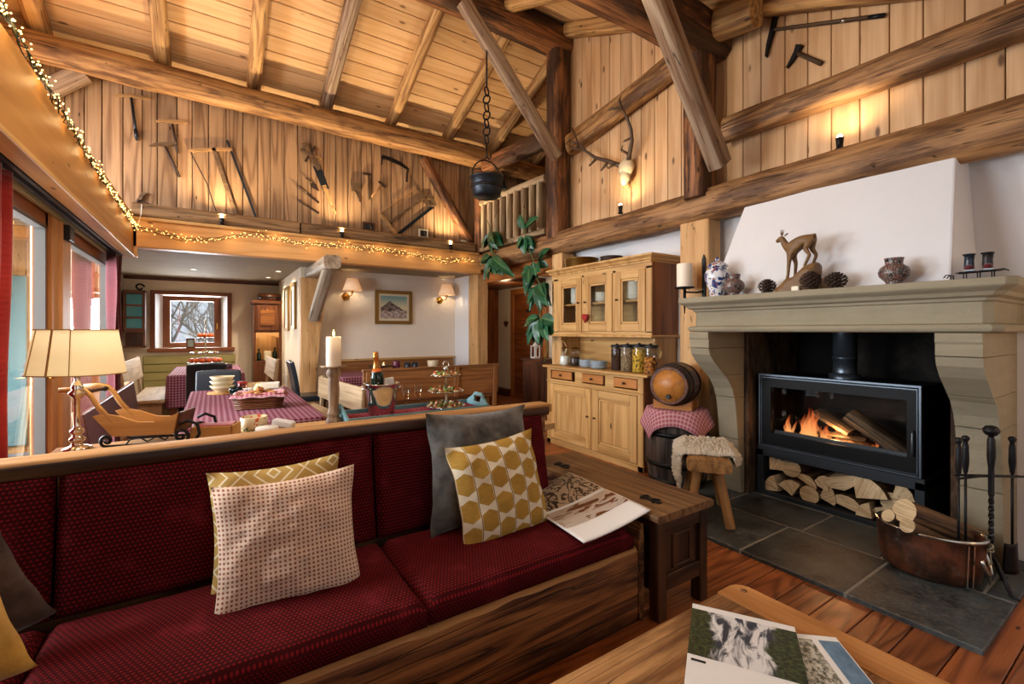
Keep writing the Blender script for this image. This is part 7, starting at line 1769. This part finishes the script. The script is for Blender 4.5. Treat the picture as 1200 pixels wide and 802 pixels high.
t = tool('scythe_blade', 'curved dark blade hooked at the end, above the frame saw', 2.3, 3.82)
flatbar(t, [(2.055, 3.76), (2.062, 3.84), (2.075, 3.88)], [.012, .02, .05], M_iron, 'hook', .012); flatbar(t, [(2.06, 3.885), (2.19, 3.87), (2.35, 3.83), (2.47, 3.77)], [.05, .058, .058, .035], M_iron, 'blade', .008); flatbar(t, [(2.46, 3.78), (2.445, 3.70), (2.44, 3.58)], [.035, .03, .03], M_rust, 'tang', .015)
t = tool('frame_saw', 'wooden frame saw hung slanting on the loft wall', 2.45, 3.15)
flatbar(t, [(2.02, 3.05), (2.14, 2.92), (2.29, 2.735)], [.03, .05, .055], M_toolp, 'stile', .03); flatbar(t, [(2.585, 3.545), (2.69, 3.41), (2.80, 3.255)], [.03, .045, .05], M_tool, 'stile', .03)
flatbar(t, [(2.04, 3.06), (2.60, 3.525)], .016, M_toolp, 'cord', .012); flatbar(t, [(2.15, 2.92), (2.73, 3.385)], .034, M_tool, 'stretcher', .022); flatbar(t, [(2.28, 2.755), (2.87, 3.275)], .045, M_blue, 'blade', .006); flatbar(t, [(2.75, 3.39), (2.84, 3.40), (2.895, 3.30), (2.83, 3.26)], [.04, .07, .06, .03], M_tool, 'handle', .03)
for x, z, w, h, lab in ((1.86, 2.823, .17, .125, 'small dark photo frame on the loft sill under the hammers'), (2.69, 2.82, .145, .13, 'small pale photo frame on the loft sill right of the frame saw')):
    f_ = framed('photograph', lab, 'photo frame', (x, 6.59, z), 0, w, h, .018, M_dcab if x < 2 else M_mount, M_leather)
    MB().bar((.01, -.025, .03), (.035, -.025, -.03), .012, .004, up=(0, 1, 0)).build('silver_motif', M_silver, f_)
one('cream_card', MB().box((0, 0, .02), (.11, .02, .04)), M_mount, 'little cream card on the loft sill by the reddish brace', 'card', loc=(3.36, 6.52, 2.746))
# ledge and log spotlights
def spot(loc, lab, tgt, power, col=WARM):
    t = thing('spotlight', lab, 'spotlight', loc)
    MB().lathe([(.028, 0), (.028, .012), (.020, .016), (.022, .05), (.026, .085), (.022, .085), (.018, .05)], 18, cap=False).build('housing', M_iron, t)
    MB().lathe([(.006, .04), (.017, .055), (.019, .085), (.014, .105), (0, .112)], 14, cap=False).build('bulb', M_spotb, t)
    d = lamp('spot_light', 'SPOT', (0, 0, .12), power, col, .02, parent=t, spot=(2.7, .9))
    d.rotation_euler = (Vector(tgt)-Vector(loc)).to_track_quat('-Z', 'Y').to_euler(); return t
for x, lab in ((.084, 'little spotlight on the sill under the wooden saw frame'), (1.45, 'little spotlight on the sill under the crosscut saw'), (3.06, 'little spotlight on the sill by the foot of the reddish brace')): spot((x, 6.385, 2.582), lab, (x+.03, 6.25, 4.4), 105)
spot((3.64, 3.43, 2.585), 'little spotlight on the long log below the antlers', (3.84, 3.40, 3.5), 14)
spot((3.66, 1.40, 2.595), 'little spotlight on the long log below the two hammers', (3.83, 1.40, 3.3), 12)

# ================================================================ STRING LIGHTS
gl = thing('string_lights', 'string of warm fairy lights along the beam over the doors and the loft', 'string lights', (-.72, 6.38, 2.5))
o_ = gl.location
path = [(-.705, y, z) for y, z in ((1.0, 2.63), (2.69, 2.61), (2.97, 2.585), (3.7, 2.54), (4.4, 2.50), (5.47, 2.47), (6.25, 2.46))]+[(-.70, 6.36, 2.46)]+[(x, 6.36, z) for x, z in ((-.63, 2.44), (-.48, 2.42), (-.28, 2.37), (0, 2.40), (.21, 2.46), (.44, 2.51), (.72, 2.47), (1.02, 2.45), (1.45, 2.48), (1.91, 2.47), (2.41, 2.46), (2.95, 2.40), (3.44, 2.48))]
P = [Vector(p)-o_ for p in path]; dense = []
for i in range(len(P)-1):
    n = max(2, int((P[i+1]-P[i]).length/.02))
    for k in range(n): dense.append(P[i].lerp(P[i+1], k/n))
rr = random.Random(11); wires = []
for s in range(4):
    wires.append([p+Vector((rr.uniform(-.012, .012), rr.uniform(-.012, .012), .022*math.sin(i*.55+s*1.6)+rr.uniform(-.012, .012))) for i, p in enumerate(dense)][::2])
b = MB()
for w in wires: b.tube(w, .0028, 4)
b.build('cable', M_wire, gl)
lead = [Vector((-.715, 6.33, 2.45))-o_, Vector((-.712, 6.34, 2.62))-o_]; MB().tube([Vector((-.69, 6.36, 2.46))-o_, Vector((-.66, 6.37, 2.60))-o_, Vector((-.655, 6.40, 2.72))-o_], .004, 6).build('lead', M_white, gl)
b = MB()
for p in dense:
    for _ in range(rr.choice((1, 1, 2))):
        q = p+Vector((rr.uniform(0, .025), rr.uniform(-.03, .005), rr.gauss(0, .024))); r = .0046
        b.add([q+Vector(d)*r for d in ((1, 0, 0), (-1, 0, 0), (0, 1, 0), (0, -1, 0), (0, 0, 1), (0, 0, -1))], [(0, 2, 4), (2, 1, 4), (1, 3, 4), (3, 0, 4), (2, 0, 5), (1, 2, 5), (3, 1, 5), (0, 3, 5)])
b.build('bulbs', M_bulb, gl, kind='stuff')
for i in range(0, len(dense), 22):
    lamp('fairy_light', 'POINT', dense[i]+Vector((.02, -.025, 0)), .5, (1, .62, .26), .03, parent=gl)

# ================================================================ GALLERY RAILING, CHAIN, ANTLERS, HAMMERS, PLANT
rg = thing('gallery_railing', 'rustic gallery railing of split balusters left of the first wall post', 'railing', (3.60, 5.55, 2.58))
MB().hewn((0, .84, .80), (0, -.86, .74), .075, .085, seg=8, n=12, sq=5, rough=.05, seed=120).build('handrail', M_rail, rg); MB().hewn((0, .84, .05), (0, -.86, .05), .06, .07, seg=6, n=12, sq=5, rough=.05, seed=121).build('bottom_rail', M_rail, rg)
for i in range(9): MB().hewn((.0, .74-i*.185, .08), (.0, .74-i*.185, .77-.06*i/8), .10, .055, seg=6, n=12, sq=3, rough=.10, seed=130+i).build('baluster', M_rail, rg)
CX, CY = 2.507, 4.325
ch_ = thing('hook_chain', 'black iron pot chain hanging from the first greyish brace', 'chain', (CX, CY, 4.45))
MB().tube([(0, .02, 0), (0, 0, -.03), (0, 0, -.45)], .010, 8).build('rod', M_iron, ch_)
for i in range(7):
    z = -.49-i*.088; a = i*PI/2+.5; c, s = math.cos(a), math.sin(a)
    MB().tube([(.042*math.cos(q)*c, .042*math.cos(q)*s, z+.048*math.sin(q)) for q in [2*PI*k/16 for k in range(16)]], .009, 7, closed=True).build('ring', M_iron, ch_)
MB().tube([(0, 0, -1.08), (0, 0, -1.20), (.03, 0, -1.235), (.055, 0, -1.20), (.05, 0, -1.16)], .008, 8).build('hook', M_iron, ch_)
ib = thing('iron_bucket', 'dark iron-banded bucket hanging on the chain', 'bucket', (CX, CY, 2.79))
MB().lathe([(.01, 0), (.13, .004), (.152, .02), (.165, .10), (.176, .205), (.184, .208), (.184, .222), (.172, .222), (.160, .12), (.14, .03), (0, .02)], 32).build('pail', M_blue, ib); MB().lathe([(.168, .10), (.172, .10), (.174, .13), (.170, .13)], 32, cap=False).build('band', M_iron, ib)
MB().tube([(.182*math.cos(q), 0, .21+.20*math.sin(q)) for q in [PI*k/16 for k in range(17)]], .007, 8).build('bail', M_iron, ib)
cw = thing('cow_bell', 'grey cow bell hanging on the red-brown tie log behind the bucket', 'bell', (3.46, 5.55, 3.36)); MB().lathe([(.075, 0), (.08, .008), (.065, .08), (.05, .14), (.02, .165), (0, .167)], 20).build('bell', M_blue, cw); MB().tube([(-.03, 0, .16), (-.03, 0, .22), (0, .0, .25), (.03, 0, .22), (.03, 0, .16)], .012, 8).build('strap', M_tool, cw)
sk = thing('stag_antlers', 'stag skull with large branching antlers mounted on the board wall', 'antlers', (3.80, 3.44, 3.05))
def AP(pts, x=-.06): return [Vector((x-.05*math.sin(PI*min(1, i/max(1, len(pts)-1)))-.16*max(0, min(1, (p[1]-3.3)/.4)), p[0]-3.44, p[1]-3.05)) for i, p in enumerate(pts)]
def ant(main, tines, nm):
    b = MB(); m = AP(main); n = len(m); b.tube(m, [.029*(1-.72*i/(n-1)) for i in range(n)], 8)
    for t_ in tines: q = AP(t_, -.10); b.tube(q, [.016, .012, .003][:len(q)] if len(q) == 3 else [.013, .003], 7)
    b.build(nm, M_antler, sk)
ant([(3.42, 3.12), (3.37, 3.22), (3.31, 3.33), (3.28, 3.43), (3.30, 3.55), (3.34, 3.66), (3.39, 3.78)], [[(3.34, 3.66), (3.44, 3.67), (3.52, 3.70)], [(3.345, 3.64), (3.31, 3.70), (3.32, 3.78)], [(3.30, 3.36), (3.36, 3.34), (3.43, 3.36)], [(3.38, 3.22), (3.43, 3.27), (3.44, 3.33)]], 'antler_right')
ant([(3.50, 3.13), (3.58, 3.18), (3.70, 3.25), (3.86, 3.33), (3.98, 3.44), (4.08, 3.58), (4.15, 3.76)], [[(4.0, 3.46), (4.12, 3.50), (4.24, 3.60)], [(4.05, 3.52), (4.14, 3.60), (4.19, 3.56)], [(3.84, 3.32), (3.92, 3.25), (3.97, 3.28)], [(3.66, 3.23), (3.73, 3.14), (3.80, 3.17)], [(3.56, 3.17), (3.62, 3.13), (3.70, 3.20)]], 'antler_left')
b = MB(); b.ball((-.06, 0, .05), (.065, .095, .10), 14, 10, jit=.15); b.ball((-.075, .005, -.04), (.05, .062, .10), 12, 8, jit=.2, seed=3); b.ball((-.06, .055, .075), (.03, .03, .03), 8, 6); b.ball((-.06, -.055, .075), (.03, .03, .03), 8, 6)
b.build('skull', M_bone, sk)
b = MB(); b.ball((-.055, 0, -.13), (.03, .05, .055), 14, 8); b.build('wood_shield', M_toolp, sk)
def rtool(name, label, head, hw, p, q, r, cap=None):
    cy, cz = p; t = thing(name, label, 'tool', (3.812, cy, cz)); f = lambda a: (0, a[0]-cy, a[1]-cz)
    b = MB(); L = []; R_ = []
    for i, pt in enumerate(head):
        a = head[max(0, i-1)]; c = head[min(len(head)-1, i+1)]; d = Vector((c[0]-a[0], c[1]-a[1])).normalized(); k = hw[i]/2
        L.append((pt[0]-d.y*k-cy, pt[1]+d.x*k-cz)); R_.append((pt[0]+d.y*k-cy, pt[1]-d.x*k-cz))
    b.prism(L+R_[::-1], .035, Matrix(((0, 0, 1, 0), (1, 0, 0, 0), (0, 1, 0, 0), (0, 0, 0, 1)))); b.build('head', M_iron, t, bev=.003)
    MB().tube([f(p), f(((p[0]+q[0])/2, (p[1]+q[1])/2)), f(q)], [r, r*1.05, r*1.1], 10).build('handle', M_tool, t)
    if cap:
        u = [p[0]+(q[0]-p[0])*cap, p[1]+(q[1]-p[1])*cap]; v_ = [p[0]+(q[0]-p[0])*(cap+.03), p[1]+(q[1]-p[1])*(cap+.03)]; MB().tube([f(u), f(v_)], r*1.35, 10).build('ferrule', M_silver, t)
        u = [p[0]+(q[0]-p[0])*.88, p[1]+(q[1]-p[1])*.88]; MB().tube([f(u), f(q)], r*1.12, 10).build('end_cap', M_iron, t)
rtool('climbing_pick', 'long-handled pick high on the board wall above the hewn rail', [(1.905, 3.925), (1.915, 3.86), (1.935, 3.78), (1.965, 3.68), (1.985, 3.59)], [.055, .03, .034, .026, .008], (1.93, 3.785), (1.195, 3.475), .014, .66)
rtool('mason_hammer', 'short pointed hammer below the long-handled pick', [(1.728, 3.555), (1.75, 3.51), (1.785, 3.46), (1.822, 3.42)], [.05, .035, .024, .006], (1.75, 3.505), (1.578, 3.335), .016)
sdn = thing('smoke_detector', 'white round smoke detector under the roof boards near the ridge', 'detector', (3.42, 4.86, roof(4.86)-.05), rot=(-dl, 0, 0)); MB().lathe([(.05, .05), (.052, .02), (.045, 0), (0, -.004)], 24).build('case', M_white, sdn); MB().lathe([(.02, .0), (.018, -.006), (0, -.006)], 14).build('grille', M_dkmetal, sdn)
pl = thing('trailing_plant', 'green trailing plant with large leaves hanging from the gallery railing', 'plant', (3.45, 5.2, 2.0))
lm = []
for k in range(4):
    b = MB(); n = 10; L = []
    wd = (.36, .40, .34, .38)[k]
    def leaf(u, v):
        s = (u-.5)*2; w = wd*math.sin(PI*v**.85)**.8*(1-.15*v)
        return (v, s*w*.8, -.10*v*v*(1+.4*k/3)+.07*abs(s)*math.sin(PI*v)+.015*math.sin(v*9+k)*s)
    b.grid(leaf, 6, 12, gfn=lambda u, v: ((u-.5)*.05, v, 0)); me = b.mesh('leaf'); me.materials.append(M_leaf); lm.append(me)
rr = random.Random(3); nl = [0]
def leafs(base, tips):
    tips = [q for tp in tips for q in (tp, (tp[0]+rr.uniform(-.07, .07), tp[1]+rr.uniform(.0, .07)))]
    for tp in tips:
        x0 = rr.uniform(-.05, .05); p = Vector((x0, base[0]-5.2, base[1]-2.0)); q = Vector((x0+rr.uniform(-.10, .06), tp[0]-5.2, tp[1]-2.0)); d = q-p; L = d.length
        m = frame(p+d*.12, q, (-1, rr.uniform(-.6, .6), .5)); o = bpy.data.objects.new('leaf', lm[nl[0] % 4]); COL.objects.link(o); o.parent = pl; o.matrix_local = m @ Matrix.Diagonal((L*.95, min(L, .26)*1.05, L*.95, 1)); nl[0] += 1
leafs((5.85, 2.80), [(6.07, 2.60), (5.97, 2.56), (5.86, 2.50), (5.72, 2.55), (5.60, 2.60), (5.52, 2.57), (5.78, 2.62)])
leafs((5.76, 2.42), [(6.10, 2.36), (6.0, 2.22), (5.92, 2.11), (5.80, 2.18), (5.70, 2.17), (5.56, 2.15), (5.33, 2.12), (5.44, 2.24), (5.86, 2.24)])
leafs((4.93, 2.66), [(4.98, 2.80), (4.66, 2.74)]); leafs((4.93, 2.60), [(5.07, 2.40), (4.99, 2.42), (4.84, 2.38), (4.79, 2.46), (4.9, 2.34)])
leafs((4.72, 2.22), [(4.58, 2.30), (4.62, 2.04), (4.56, 2.08)]); leafs((4.80, 2.16), [(4.97, 2.06), (4.90, 1.94), (4.83, 1.86), (4.92, 1.82), (4.70, 1.94), (4.76, 1.98)])
leafs((4.62, 1.93), [(4.87, 1.68), (4.79, 1.62), (4.71, 1.57), (4.56, 1.61), (4.46, 1.65), (4.38, 1.72), (4.42, 1.82), (4.64, 1.60)])
leafs((4.60, 1.50), [(4.93, 1.38), (4.96, 1.30), (4.89, 1.23), (4.79, 1.17), (4.70, 1.13), (4.62, 1.18), (4.54, 1.27), (4.43, 1.30), (4.36, 1.42), (4.40, 1.24), (4.83, 1.45)])
def stem(pts, r): MB().tube([(rr.uniform(-.01, .01), p[0]-5.2, p[1]-2.0) for p in pts], r, 6).build('stem', M_stem, pl)
stem([(5.95, 3.0), (5.88, 2.9), (5.85, 2.80), (5.82, 2.6), (5.76, 2.42), (5.72, 2.30)], .007); stem([(4.99, 2.95), (4.95, 2.78), (4.93, 2.62), (4.86, 2.40), (4.74, 2.24), (4.76, 2.10), (4.62, 1.93), (4.60, 1.70), (4.60, 1.50), (4.50, 1.35), (4.45, 1.1), (4.52, .95)], .006)
